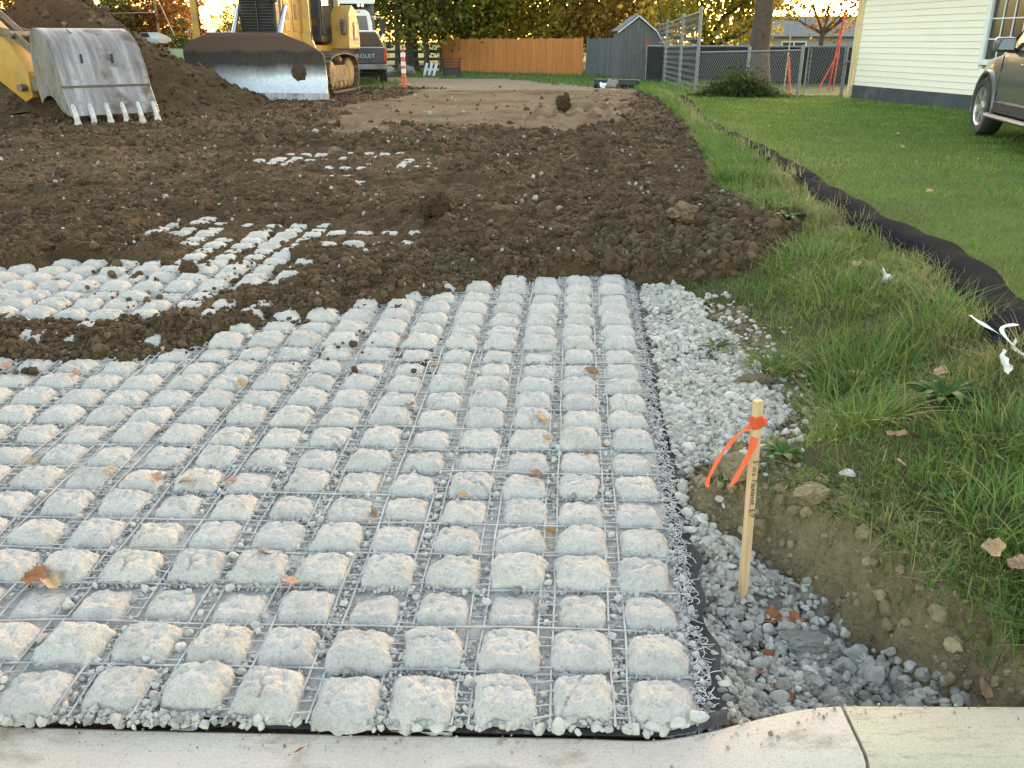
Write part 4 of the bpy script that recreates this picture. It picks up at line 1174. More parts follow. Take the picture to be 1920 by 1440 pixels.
blades("tall_grass_tufts", tx[:, 0], tx[:, 1], gz_at(tx[:, 0], tx[:, 1]) - 0.005, tx[:, 2], tx[:, 4], tx[:, 3], 0.0045 + 0.0035 * tx[:, 5], np.clip(0.46 + 0.4 * vr.normal(0, 1, len(tx)) * 0.5, 0, 0.8), 5, M_grass, kind="stuff", label="taller grass tufts standing out of the verge")

# dead straw hanging over the dug lip
n = 900
y = vr.uniform(1.65, 2.6, n); x = vr.uniform(0.9, 1.6, n); bd = bank_d(x, y); ok = (bd > 0.0) & (bd < 0.22); x, y = x[ok], y[ok]; n = len(x)
blades("dry_straw", x, y, gz_at(x, y), vr.uniform(0.05, 0.12, n), vr.uniform(0.7, 1.8, n), math.pi + vr.normal(0.4, 0.8, n), np.full(n, 0.0026), vr.uniform(0.8, 1.0, n), 4, M_grass, kind="stuff", label="dry straw hanging over the lip of the dug hole")

# lawn
n = 330000
y = 2.2 * (24 / 2.2) ** (vr.random(n) ** 0.85); x = vr.uniform(2.0, 11.0, n)
k = (x > Xk(np.clip(y, 1.6, 20.5)) + 0.04) & (x / y < 0.72) & (y < 23.2)
x, y = x[k], y[k]; n = min(len(x), 76000); x, y = x[:n], y[:n]
patch = 0.8 * fbm(x, y, 1.6, 3, 205) + 0.6 * fbm(x, y, 0.4, 2, 206)
h = vr.uniform(0.025, 0.055, n) * (1 + 0.3 * patch)
tint = np.clip(0.50 + 0.30 * patch + vr.normal(0, 0.2, n), 0, 1)
blades("lawn_grass", x, y, gz_at(x, y) - 0.004, h, np.abs(vr.normal(0.5, 0.4, n)), vr.uniform(0, 6.28, n), np.clip(0.0009 * y, 0.004, 0.016), tint, 2, M_lawn, kind="stuff", label="short mown green lawn grass")

# field grass by the fences and beyond the track
n = 40000
y = 24 * (60 / 24.0) ** vr.random(n); x = vr.uniform(-0.35, 0.25, n) * y
kk = surface_class(x, y, fbm(x, y, 0.3, 3, 101)); k = (kk == FIELD) | ((kk == LAWN) & (x < 5))
x, y = x[k], y[k]; n = min(len(x), 18000); x, y = x[:n], y[:n]
blades("field_grass", x, y, gz_at(x, y), vr.uniform(0.06, 0.22, n), np.abs(vr.normal(0.5, 0.4, n)), vr.uniform(0, 6.28, n), np.full(n, 0.022), np.clip(vr.normal(0.35, 0.2, n), 0, 1), 2, M_grass, kind="stuff", label="rough green grass in front of the far fences")
n = 9000      # weeds along the right edge of the soil
y = 8 * (24 / 8.0) ** vr.random(n); x = Xs(y) + np.abs(vr.normal(0.12, 0.28, n)); x = np.minimum(x, Xk(np.clip(y, 1.6, 20.5)) + 0.1)
blades("edge_weeds", x, y, gz_at(x, y), vr.uniform(0.06, 0.2, n), np.abs(vr.normal(0.6, 0.4, n)), vr.uniform(0, 6.28, n), vr.uniform(0.008, 0.02, n), np.clip(vr.normal(0.42, 0.16, n), 0, 0.8), 3, M_grass, kind="stuff", label="bright weeds between the dark soil and the black sock")

# ================================================================== LEAFY WEEDS
M_weed = tinted("weed_leaf", [(0.0, (0.032, 0.080, 0.020)), (0.5, (0.052, 0.115, 0.027)), (1.0, (0.085, 0.155, 0.04))], 0.65, 0.15, 0.3)
def weed_plant(loc, rad, leaves, label, lift=0.5, wide=0.22):
    root = empty("weed_plant", (loc[0], loc[1], gz1(*loc)), 0, label, "weed")
    for q in range(leaves):
        a = 2.4 * q + vr.normal(0, 0.2); L = rad * vr.uniform(0.65, 1.1); up = lift * vr.uniform(0.5, 1.4)
        n_ = 6; P = []
        for s in np.linspace(0, 1, n_):
            r_ = L * s; zz = L * up * (s - 0.75 * s * s); wd = L * wide * math.sin(math.pi * min(1, s * 0.93 + 0.06)) ** 0.8
            ca, sa = math.cos(a), math.sin(a)
            P.append([(ca * r_ - sa * wd * e, sa * r_ + ca * wd * e, zz + 0.012 + abs(e) * wd * 0.35) for e in (-1, 0, 1)])
        mb = MB(); mb.grid(P)
        o = mb.build("leaf", M_weed, root, smooth=True, sharp=80, fix=False)
        point_attr(o.data, "tint", np.full(len(o.data.vertices), vr.random()))
    return root
weed_plant((0.95, 2.70), 0.085, 16, "low green rosette weed beside the wooden stake on the bare shelf", 0.6)
weed_plant((1.60, 2.95), 0.15, 30, "large dark broad-leaved weed in the verge grass", 1.0, 0.12)
weed_plant((1.45, 3.45), 0.11, 18, "broad-leaved weed in the grass up the verge behind the bare shelf", 0.9, 0.14)
weed_plant((1.02, 4.05), 0.10, 12, "small green weed tuft at the edge of the upper gravel", 1.1, 0.12)
weed_plant((1.33, 2.35), 0.075, 14, "leafy weed on the lip of the dug clay bank", 0.7, 0.2)
weed_plant((1.85, 5.75), 0.12, 16, "leafy weed beside the soil ridge near the black sock", 0.8, 0.2)

# ================================================================== TREES
M_bark = plain("bark", (0.075, 0.058, 0.045), 0.95, var=0.4, vs=9, bs=0.9, bscale=14)
LEAFM = {}
def leaf_mat(key, stops):
    if key not in LEAFM:
        LEAFM[key] = tinted("leaves_" + key, stops, 0.6, 0.2, 0.45)
    return LEAFM[key]
LM = {
    "yellow_green": [(0.0, (0.12, 0.13, 0.025)), (0.4, (0.26, 0.24, 0.036)), (0.75, (0.48, 0.36, 0.045)), (1.0, (0.62, 0.44, 0.06))],
    "olive": [(0.0, (0.065, 0.08, 0.018)), (0.5, (0.15, 0.155, 0.03)), (0.85, (0.30, 0.25, 0.04)), (1.0, (0.46, 0.33, 0.05))],
    "orange": [(0.0, (0.10, 0.045, 0.014)), (0.4, (0.24, 0.11, 0.025)), (0.75, (0.40, 0.19, 0.035)), (1.0, (0.50, 0.28, 0.06))],
    "red": [(0.0, (0.09, 0.030, 0.020)), (0.5, (0.22, 0.075, 0.045)), (1.0, (0.36, 0.14, 0.075))],
    "brown_gold": [(0.0, (0.09, 0.058, 0.016)), (0.5, (0.25, 0.15, 0.03)), (1.0, (0.46, 0.27, 0.05))],
    "green": [(0.0, (0.022, 0.040, 0.014)), (0.5, (0.050, 0.085, 0.022)), (1.0, (0.10, 0.14, 0.035))],
}
def limb(mb, p, d, L, r, depth, tips, rg, n=7):
    pts = [p]; rs = [r]; q = Vector(p); dd = Vector(d)
    for s in range(5):
        dd = (dd + Vector(rg.normal(0, 0.13, 3)) + Vector((0, 0, 0.05))).normalized()
        q = q + dd * L / 5; pts.append(q.copy()); rs.append(r * (1 - 0.13 * (s + 1)))
    mb.tube(pts, rs, n)
    if depth == 0:
        tips.append(q); tips.append(pts[3]); return
    for b in range(3):
        ax = Vector(rg.normal(0, 1, 3)); nd_ = (dd + ax.normalized() * 0.75).normalized()
        limb(mb, pts[rg.integers(2, 6)], nd_, L * 0.66, rs[3] * 0.62, depth - 1, tips, rg, 5)

def tree(name, loc, label, key, height, crown_r, crown_base, trunk_r, leaves, leaf, seed, fork=None, squash=1.0, group=None, sub=0.45, lean=(0, 0), lowfill=0.0, cat="tree"):
    rg = np.random.default_rng(seed)
    z0 = gz1(loc[0], loc[1]) - 0.05
    root = empty(name, (loc[0], loc[1], z0), 0, label, cat, group)
    mb = MB(); tips = []
    fk = fork or crown_base * 1.1
    pts = [Vector((lean[0] * s, lean[1] * s, fk * s)) + Vector((0.06 * trunk_r * math.sin(9 * s + seed), 0.06 * trunk_r * math.cos(7 * s), 0)) for s in np.linspace(0, 1, 8)]
    rs = [trunk_r * (1.45 if k == 0 else 1.12 if k == 1 else 1 - 0.035 * k) for k in range(8)]
    mb.tube(pts, rs, 14)
    trunk = mb.build("trunk", M_bark, root, smooth=True, sharp=60)
    lm = MB()
    for b in range(7):
        a = 2.399 * b + rg.normal(0, 0.3); e = rg.uniform(0.35, 1.25)
        limb(lm, pts[-1] * (0.86 + 0.14 * rg.random()), Vector((math.cos(a) * math.cos(e), math.sin(a) * math.cos(e), math.sin(e))), crown_r * 0.75, trunk_r * 0.5, 1, tips, rg)
    lm.build("limbs", M_bark, root, smooth=True, sharp=60)
    # clumps of leaves through the crown volume
    nc = max(40, leaves // 38)
    cz = (height + crown_base) / 2; rz = (height - crown_base) / 2 * squash
    u = rg.normal(size=(nc, 3)); u /= np.linalg.norm(u, axis=1)[:, None]
    rad = rg.random(nc) ** sub
    c = u * rad[:, None] * np.array([crown_r, crown_r, rz]) + np.array([lean[0], lean[1], cz])
    c[:, 0] += 0.12 * crown_r * rg.normal(size=nc); c[:, 1] += 0.12 * crown_r * rg.normal(size=nc)
    if lowfill:
        k = int(nc * lowfill); a = rg.uniform(0, 6.28, k); q = crown_r * rg.uniform(0.2, 1.0, k)
        c[:k, 0] = np.cos(a) * q; c[:k, 1] = np.sin(a) * q; c[:k, 2] = crown_base + rg.uniform(0.3, 4.2, k)
    cr = crown_r * rg.uniform(0.06, 0.15, nc)
    ct = np.clip(rg.normal(0.45, 0.2, nc) + 0.15 * u[:, 2], 0, 1)
    per = max(8, leaves // nc)
    P = (c[:, None, :] + rg.normal(size=(nc, per, 3)) * cr[:, None, None] * np.array([1, 1, 0.75])).reshape(-1, 3)
    T = np.clip(np.repeat(ct, per) + rg.normal(0, 0.12, nc * per), 0, 1)
    n = len(P); Rm = rand_rot(n, rg); sz = leaf * rg.uniform(0.6, 1.3, n)
    quad = np.array([(-0.5, 0, 0), (0, -0.36, 0.06), (0.5, 0, 0), (0, 0.36, 0.06)])
    W = np.einsum('nij,vj->nvi', Rm, quad) * sz[:, None, None] + P[:, None, :]
    me = np_mesh("crown", W.reshape(-1, 3), np.arange(n * 4).reshape(-1, 4))
    point_attr(me, "tint", np.repeat(T, 4))
    add_obj("crown", me, leaf_mat(key, LM[key]), root)
    return root

# ================================================================== VEHICLE TOOLS
M_rub = plain("tyre_rubber", (0.022, 0.022, 0.023), 0.8, var=0.3, vs=20, dirt=(0.07, 0.06, 0.05), dirt_s=6)
M_alloy = plain("wheel_alloy", (0.62, 0.62, 0.63), 0.3, 0.85, var=0.08)
M_black = plain("black_plastic", (0.018, 0.018, 0.020), 0.55, var=0.2)
M_glass = plain("dark_glass", (0.030, 0.038, 0.042), 0.06, var=0.1, spec=0.8)
M_chrome = plain("chrome", (0.7, 0.7, 0.72), 0.15, 1.0, var=0.05)
M_redl = plain("red_lens", (0.42, 0.018, 0.015), 0.25, var=0.15)
M_white = plain("white_paint", (0.74, 0.74, 0.72), 0.4, var=0.06, dirt=(0.5, 0.47, 0.42), dirt_s=3, dirt_at=(0.55, 0.85))

def wheel(parent, c, r, w, spokes=5, rim=M_alloy, side=-1, steer=0.0):
    """wheel about the x axis; side = which way the face looks"""
    M = Matrix.Translation(c) @ Matrix.Rotation(steer, 4, 'Z') @ Matrix.Rotation(R(90), 4, 'Y')
    mb = MB()
    h = w / 2
    mb.lathe([(r * 0.66, -h * 0.86), (r * 0.74, -h), (r * 0.93, -h * 0.98), (r, -h * 0.72), (r * 1.005, 0), (r, h * 0.72), (r * 0.93, h * 0.98), (r * 0.74, h), (r * 0.66, h * 0.86), (r * 0.62, 0), (r * 0.66, -h * 0.86)], 40, M, cap=False)
    ty = mb.build("tyre", M_rub, parent, smooth=True, sharp=40)
    rm = MB()
    s = side
    rm.lathe([(r * 0.68, s * h * 0.82), (r * 0.665, s * h * 0.93), (r * 0.60, s * h * 0.86), (r * 0.57, s * h * 0.25), (r * 0.56, -s * h * 0.7)], 40, M, cap=False)
    rm.lathe([(r * 0.17, s * h * 0.45), (r * 0.16, s * h * 0.80), (r * 0.07, s * h * 0.86), (0.002, s * h * 0.86)], 20, M, cap=False)
    for k in range(spokes):
        a = 2 * math.pi * k / spokes + 0.3
        for da, r0, r1, w0, w1 in ((0, 0.10, 0.64, 0.10, 0.13),):
            ca, sa = math.cos(a), math.sin(a)
            vs = []
            for rr0, wd, zz in ((r * r0, r * w0, s * h * 0.72), (r * r1, r * w1, s * h * 0.80)):
                for e in (-1, 1):
                    for q in (0, -s * h * 0.28):
                        vs.append(M @ Vector((ca * rr0 - sa * wd * e, sa * rr0 + ca * wd * e, zz + q)))
            rm.add(vs, [(0, 2, 6, 4), (1, 3, 7, 5), (0, 1, 5, 4), (2, 3, 7, 6), (4, 5, 7, 6), (0, 1, 3, 2)])
    ro = rm.build("rim", rim, ty, smooth=True, sharp=35, bevel=0.0)
    dk = MB(); dk.lathe([(r * 0.56, -s * h * 0.05), (0.003, -s * h * 0.05)], 24, M, cap=False)
    dk.build("brake_disc", M_black, ty)
    return ty

def car_shell(parent, st, m, arches, name="body"):
    """loft of cross sections st = (y, w_sill, w_mid, w_belt, z_sill, z_belt, w_top, z_top); arches = (y, z, r) cut out"""
    rows = []
    for (y, ws, wm, wb, zs, zb, wt, zt) in st:
        half = [(0.0, zs), (ws * 0.85, zs), (ws, zs + 0.05), (wm, zs + (zb - zs) * 0.45), (wm, zs + (zb - zs) * 0.70), (wb, zb - 0.03), (wb * 0.985, zb), (wt, zt - 0.05), (wt * 0.93, zt - 0.012), (wt * 0.5, zt), (0.0, zt + 0.004)]
        full = half + [(-a, b) for a, b in half[-2:0:-1]]
        rows.append([(a, y, b) for a, b in full])
    n = len(rows[0]); mb = MB()
    vs = [p for r_ in rows for p in r_]
    fs = [(i * n + k, i * n + (k + 1) % n, (i + 1) * n + (k + 1) % n, (i + 1) * n + k) for i in range(len(rows) - 1) for k in range(n)]
    fs += [tuple(range(n)), tuple((len(rows) - 1) * n + k for k in range(n - 1, -1, -1))]
    mb.add(vs, fs)
    o = mb.build(name, m, parent, smooth=True, sharp=38)
    cut = MB()
    for (y, z, r_) in arches:
        cut.cyl((-3, y, z), (3, y, z), r_, n=40)
    co = cut.build("cutter", None)
    md = o.modifiers.new("b", 'BOOLEAN'); md.object = co; md.operation = 'DIFFERENCE'; md.solver = 'EXACT'
    bpy.context.view_layer.update()
    me = bpy.data.meshes.new_from_object(o.evaluated_get(bpy.context.evaluated_depsgraph_get()))
    o.modifiers.clear(); o.data = me
    me.polygons.foreach_set("use_smooth", np.ones(len(me.polygons), dtype=bool)); me.set_sharp_from_angle(angle=R(38))
    bpy.data.objects.remove(co)
    return o

# ================================================================== EXCAVATOR (bucket and stick)
def steel(name):
    m, nt, b, tc = new_mat(name)
    co = tc.outputs["Object"]
    mp = nt.nodes.new("ShaderNodeMapping"); mp.inputs["Scale"].default_value = (5.0, 0.6, 0.6)
    nt.links.new(co, mp.inputs[0])
    n = noise(nt, mp.outputs[0], 2.0, 6, 0.6); n2 = noise(nt, co, 2.6, 5, 0.6); n3 = noise(nt, co, 40, 4, 0.6)
    c = ramp(nt, n, [(0.25, (0.18, 0.15, 0.135)), (0.5, (0.31, 0.275, 0.255)), (0.75, (0.50, 0.455, 0.425))])
    c = mixc(nt, ramp(nt, n2, [(0.52, (0, 0, 0)), (0.66, (1, 1, 1))]), c, (0.16, 0.115, 0.09))
    c = mixc(nt, ramp(nt, n3, [(0.60, (0, 0, 0)), (0.75, (1, 1, 1))]), c, mixc(nt, 1.0, c, (0.75, 0.70, 0.66), 'MULTIPLY'))
    nt.links.new(c, b.inputs["Base Color"])
    b.inputs["Metallic"].default_value = 0.75
    rgh = nt.nodes.new("ShaderNodeMapRange"); rgh.inputs[3].default_value = 0.36; rgh.inputs[4].default_value = 0.62
    nt.links.new(n2, rgh.inputs[0]); nt.links.new(rgh.outputs[0], b.inputs["Roughness"])
    bump(nt, b, n3, 0.15, 0.006)
    return m
M_steel = steel("worn_steel")
M_plate = plain("grey_steel_plate", (0.21, 0.19, 0.165), 0.7, 0.25, var=0.25, vs=5, dirt=(0.115, 0.09, 0.065), dirt_s=3.5, bs=0.3, bscale=40)
M_tooth = plain("bright_tooth_steel", (0.55, 0.52, 0.48), 0.45, 0.6, var=0.3, vs=14)
M_yel = plain("machine_yellow", (0.46, 0.255, 0.040), 0.5, var=0.14, vs=4, dirt=(0.20, 0.135, 0.07), dirt_s=3.2, dirt_at=(0.50, 0.74))
M_greasy = plain("greasy_steel", (0.17, 0.125, 0.085), 0.6, 0.3, var=0.4, vs=12)

ex = empty("excavator", (-6.94, 14.15, gz1(-6.72, 14.15)), R(42), "yellow excavator arm with its steel toothed bucket resting on the soil", "excavator")
BW = 1.36
out_c = [(0.03, 0.16), (0.14, 0.36), (0.26, 0.58), (0.38, 0.88), (0.58, 1.20), (0.88, 1.40), (1.20, 1.46), (1.43, 1.35), (1.55, 1.10), (1.57, 0.80), (1.54, 0.55), (1.44, 0.28)]
def catmull(P, n=4):
    P = [Vector((a, b)) for a, b in P]; o_ = []
    for i in range(len(P) - 1):
        p0 = P[max(i - 1, 0)]; p1 = P[i]; p2 = P[i + 1]; p3 = P[min(i + 2, len(P) - 1)]
        for k in range(n):
            t = k / n
            o_.append(0.5 * ((2 * p1) + (p2 - p0) * t + (2 * p0 - 5 * p1 + 4 * p2 - p3) * t * t + (3 * p1 - p0 - 3 * p2 + p3) * t ** 3))
    o_.append(P[-1]); return [(q.x, q.y) for q in o_]
oc = catmull(out_c, 4)
bk = empty("bucket", (0, 0, 0), 0, parent=ex)
# wrapper plate: the curve, 30 mm thick
inner = []
for k, (a, b) in enumerate(oc):
    a0, b0 = oc[max(k - 1, 0)]; a1, b1 = oc[min(k + 1, len(oc) - 1)]
    L = math.hypot(a1 - a0, b1 - b0); inner.append((a + (b1 - b0) / L * 0.03, b - (a1 - a0) / L * 0.03))
mb = MB(); xs_ = np.linspace(0.0, BW, 9)
G1 = [[(x, a, b) for x in xs_] for a, b in oc]; G2 = [[(x, a, b) for x in xs_] for a, b in inner]
mb.grid(G1); mb.grid(G2)
ring = [(oc, inner)]
for x in (0.0, BW):
    P = [[(x, a, b) for a, b in oc], [(x, a, b) for a, b in inner]]; mb.grid(P)
mb.grid([G1[0], G2[0]]); mb.grid([G1[-1], G2[-1]])
mb.build("wrapper_plate", M_steel, bk, smooth=True, sharp=50, fix=True)
side_in = catmull([(1.44, 0.28), (1.28, 0.36), (1.02, 0.42), (0.72, 0.40), (0.40, 0.22), (0.03, 0.16)], 3)
poly = oc + side_in[1:-1]
for x, lab in ((-0.032, 1), (BW + 0.002, 0)):
    mb = MB(); mb.prism(poly, (x, 0, 0), (0, 1, 0), (0, 0, 1), (1, 0, 0), 0.03)
    mb.build("side_plate", M_plate, bk, bevel=0.006)
# wear lip and heel strip
mb = MB(); mb.prism([(-0.012, 0.155), (0.235, 0.575), (0.265, 0.56), (0.02, 0.14)], (-0.012, 0, 0), (0, 1, 0), (0, 0, 1), (1, 0, 0), BW + 0.024)
mb.build("cutting_lip", M_steel, bk, bevel=0.008)
mb = MB(); mb.bar((-0.01, 0.236, 0.588), (BW + 0.01, 0.236, 0.588), 0.022, 0.03); mb.build("weld_seam", M_greasy, bk)
for x in (0.40, 0.88):
    mb = MB(); mb.bar((x, 0.40, 0.935), (x + 0.02, 0.475, 1.06), 0.035, 0.03, up=(0, -0.7, 0.7)); mb.build("drain_slot", M_black, bk)
mb = MB(); mb.bar((0.42, 0.98, 1.435), (0.44, 0.84, 1.385), 0.02, 0.02); mb.build("weld_mark", M_greasy, bk)
for k in range(6):
    x = 0.05 + (BW - 0.10) * k / 5
    mb = MB()
    d = Vector((0, -0.45, -0.9)).normalized()
    p0 = Vector((x, 0.085, 0.33)); p1 = Vector((x, -0.005, 0.135)); p2 = Vector((x, -0.055, -0.03))
    mb.tube([p0, p0 + d * 0.03, p1], [0.02, 0.036, 0.047], 8, flat=0.9)
    t = mb.build("tooth", M_tooth, bk, smooth=True, sharp=40)
    tm = MB()
    vs = []
    for q, wd, th in ((p1 + d * 0.0, 0.038, 0.036), (p1 + d * 0.035, 0.034, 0.03), (p2, 0.072, 0.012)):
        nrm = Vector((0, -0.9, 0.45)).normalized()
        for a, b in ((-1, -1), (1, -1), (1, 1), (-1, 1)):
            vs.append(q + Vector((a * wd, 0, 0)) + nrm * (b * th))
    fs = [(0, 1, 2, 3), (8, 9, 10, 11)] + [(i * 4 + j, i * 4 + (j + 1) % 4, (i + 1) * 4 + (j + 1) % 4, (i + 1) * 4 + j) for i in (0, 1) for j in range(4)]
    tm.add(vs, fs)
    for e in (-0.5, 0.0, 0.5):
        tm.bar(p1 + d * 0.02 + Vector((e * 0.03, -0.03, 0.01)), p2 + Vector((e * 0.11, -0.012, 0.0)), 0.008, 0.02)
    tm.build("tooth_tip", M_tooth, t, bevel=0.003)
# ears and pins at the back
for x in (BW / 2 - 0.22, BW / 2 + 0.18):
    mb = MB(); mb.prism([(1.52, 1.16), (1.80, 1.02), (1.86, 0.80), (1.78, 0.42), (1.70, 0.30), (1.52, 0.46)], (x, 0, 0), (0, 1, 0), (0, 0, 1), (1, 0, 0), 0.045)
    mb.build("hinge_ear", M_greasy, bk, bevel=0.01)
for yy, zz in ((1.74, 0.46), (1.75, 0.88)):
    mb = MB(); mb.cyl((BW / 2 - 0.34, yy, zz), (BW / 2 + 0.34, yy, zz), 0.055, n=16); mb.build("pin", M_greasy, bk, smooth=True, sharp=40)
# stick, linkage and ram: swung round from the bucket, sloping up to the left
def arm_part(o, w=(-8.32, 15.75, 0.50), ang=163.0):
    c_, s_ = math.cos(R(-42)), math.sin(R(-42)); dx, dy = w[0] - ex.location.x, w[1] - ex.location.y
    o.location = (c_ * dx - s_ * dy, s_ * dx + c_ * dy, w[2] - 0.0); o.rotation_euler = (0, 0, R(ang - 42)); return o
XY, ZY, YY = (1, 0, 0), (0, 0, 1), (0, 1, 0)
mb = MB(); mb.prism([(-0.12, -0.14), (0.05, -0.22), (0.62, 0.18), (4.2, 3.0), (4.2, 3.8), (3.8, 3.85), (0.62, 1.12), (0.15, 0.72), (-0.12, 0.28)], (0, -0.17, 0), XY, ZY, YY, 0.34)
arm_part(mb.build("stick", M_yel, ex, bevel=0.02, seg=2, smooth=True))
for dx in (-0.25, 0.21):
    mb = MB(); mb.bar((0.42, dx, 0.95), (-0.02, dx, 0.86), 0.04, 0.13); mb.bar((-0.02, dx, 0.86), (-0.42, dx * 0.8, 0.52), 0.05, 0.12); arm_part(mb.build("bucket_link", M_greasy, ex, bevel=0.012))
mb = MB(); mb.bar((0.0, 0.0, 0.05), (-0.75, 0.0, 0.10), 0.30, 0.26); arm_part(mb.build("hinge_block", M_greasy, ex, bevel=0.03))
for p_ in ((0.0, 0.86), (0.0, 0.02)):
    mb = MB(); mb.cyl((p_[0], -0.30, p_[1]), (p_[0], 0.30, p_[1]), 0.06, n=16); arm_part(mb.build("pin", M_greasy, ex, smooth=True, sharp=40))
mb = MB(); mb.cyl((0.0, 0, 0.88), (1.2, 0, 1.86), 0.05, n=14); arm_part(mb.build("ram_rod", M_greasy, ex, smooth=True, sharp=40))
mb = MB(); mb.cyl((1.1, 0, 1.80), (3.2, 0, 3.6), 0.095, n=16); arm_part(mb.build("ram_barrel", M_yel, ex, smooth=True, sharp=40))
mb = MB(); mb.box((0.52, -0.19, 0.62), (0.16, 0.05, 0.10)); mb.tube([(0.50, -0.20, 0.60), (0.42, -0.22, 0.48), (0.36, -0.20, 0.34)], 0.022, 8); arm_part(mb.build("grease_block", M_greasy, ex, bevel=0.01))
mb = MB(); mb.prism([(3.6, 3.1), (4.3, 2.8), (8.0, 4.2), (8.0, 5.0), (4.0, 3.9)], (0, -0.2, 0), XY, ZY, YY, 0.4); arm_part(mb.build("boom", M_yel, ex, bevel=0.02))

# ================================================================== BULLDOZER
def blade_steel():
    m, nt, b, tc = new_mat("blade_steel")
    co = tc.outputs["Object"]
    sep = nt.nodes.new("ShaderNodeSeparateXYZ"); nt.links.new(co, sep.inputs[0])
    n = noise(nt, co, 2.2, 5, 0.6)
    n2 = noise(nt, co, 14, 5, 0.65)
    h = maths(nt, 'ADD', sep.outputs[2], maths(nt, 'MULTIPLY', maths(nt, 'SUBTRACT', n, 0.5), 0.30))
    f = ramp(nt, h, [(0.42, (0, 0, 0)), (0.68, (1, 1, 1))])        # polished by soil low down, scaled and rusty above
    rust = ramp(nt, n2, [(0.3, (0.040, 0.030, 0.027)), (0.6, (0.062, 0.046, 0.040)), (0.8, (0.11, 0.075, 0.055))])
    bright = ramp(nt, n2, [(0.3, (0.36, 0.36, 0.37)), (0.8, (0.52, 0.52, 0.54))])
    top = ramp(nt, h, [(0.93, (0, 0, 0)), (1.0, (1, 1, 1))])
    rust = mixc(nt, top, rust, (0.13, 0.085, 0.065))
    nt.links.new(mixc(nt, f, bright, rust), b.inputs["Base Color"])
    fv = maths(nt, 'SUBTRACT', 1.0, f, True)
    nt.links.new(maths(nt, 'MULTIPLY', fv, 0.8), b.inputs["Metallic"])
    nt.links.new(maths(nt, 'ADD', maths(nt, 'MULTIPLY', f, 0.40), 0.36), b.inputs["Roughness"])
    bump(nt, b, n2, 0.2, 0.01)
    return m
M_blade = blade_steel()
DZ = (-5.50, 21.55)
dz = empty("bulldozer", (DZ[0], DZ[1], gz1(*DZ) + 0.06), R(-7), "yellow tracked bulldozer with its wide steel blade facing the kerb", "bulldozer")
BY = -1.55
outline_l = [(0.0, -1.62), (0.90, -1.62), (1.06, -1.58), (1.18, -1.36), (1.32, -0.94), (1.36, -0.90)]
outline_r = [(0.0, 1.65), (0.90, 1.58), (1.00, 1.46), (1.13, 1.22), (1.32, 0.74), (1.36, 0.70)]
mb = MB(); F = []; B_ = []
for z in np.linspace(0.05, 1.34, 26):
    xl = np.interp(z, [a for a, _ in outline_l], [b for _, b in outline_l]); xr = np.interp(z, [a for a, _ in outline_r], [b for _, b in outline_r])
    yy = BY + 0.16 * math.sin(math.pi * min(1, z / 1.3)) + 0.02 - 0.02 * z
    F.append([(x, yy, z) for x in np.linspace(xl, xr, 20)]); B_.append([(x, yy + 0.05, z) for x in np.linspace(xl, xr, 20)])
mb.grid(F); mb.grid(B_); mb.grid([F[0], B_[0]]); mb.grid([F[-1], B_[-1]])
for e in (0, -1):
    mb.grid([[r_[e] for r_ in F], [r_[e] for r_ in B_]])
bl = mb.build("blade", M_blade, dz, smooth=True, sharp=50)
mb = MB(); mb.prism([(BY - 0.035, -0.06), (BY + 0.03, -0.06), (BY + 0.06, 0.10), (BY + 0.01, 0.10)], (-1.64, 0, 0), (0, 1, 0), (0, 0, 1), (1, 0, 0), 3.32)
mb.build("cutting_edge", M_chrome if False else M_steel, bl)
mb = MB(); v, f = CL3[0]
cl = add_obj("caked_soil", np_mesh("caked_soil", v * np.array([0.20, 0.05, 0.22]) + np.array([1.0, BY + 0.13, 0.52]), f, smooth=False), M_clod, bl)
point_attr(cl.data, "tint", np.full(len(v), 0.4))
# masts for the grade receivers
for x, hgt in ((-1.30, 2.6), (1.22, 2.6)):
    mb = MB()
    mb.prism([(-0.17, 0.0), (0.17, 0.0), (0.11, 0.16), (0.075, 0.40), (0.06, hgt), (-0.06, hgt), (-0.075, 0.40), (-0.11, 0.16)], (x, BY + 0.22, 1.02), (1, 0, 0), (0, 0, 1), (0, 1, 0), 0.09)
    ms = mb.build("receiver_mast", M_yel, dz, bevel=0.012)
    mb = MB(); mb.tube([(x + 0.10, BY + 0.24, 1.15), (x + 0.11, BY + 0.24, 1.9), (x + 0.085, BY + 0.24, 2.6), (x + 0.06, BY + 0.24, 3.4)], 0.014, 6); mb.build("cable", M_black, ms)
# body
M_grille = plain("grille_black", (0.020, 0.021, 0.024), 0.5, var=0.25, vs=6, dirt=(0.05, 0.047, 0.045), dirt_s=4)
gr_ = empty("grille", (0, 0, 0), 0, parent=dz)
mb = MB(); mb.box((-0.16, -0.42, 1.55), (0.86, 0.30, 1.10)); mb.box((-0.16, -0.46, 2.20), (0.90, 0.40, 0.34)); mb.build("grille_housing", M_grille, gr_, bevel=0.03, seg=2)
for k in range(15):
    mb = MB(); mb.box((-0.16, -0.585, 1.16 + k * 0.062), (0.74, 0.03, 0.022), (R(25), 0, 0)); mb.build("slat", M_grille, gr_)
mb = MB(); mb.box((-0.16, -0.60, 1.55), (0.03, 0.02, 0.9)); mb.build("grille_bar", M_grille, gr_)
mb = MB(); mb.box((-0.10, -0.665, 2.21), (0.15, 0.012, 0.10)); pl_ = mb.build("badge", M_white, gr_, bevel=0.004)
text_obj("badge_lettering", "CAT", 0.075, M_black, pl_, (-0.10, -0.673, 2.21), (R(90), 0, 0), 0.002)
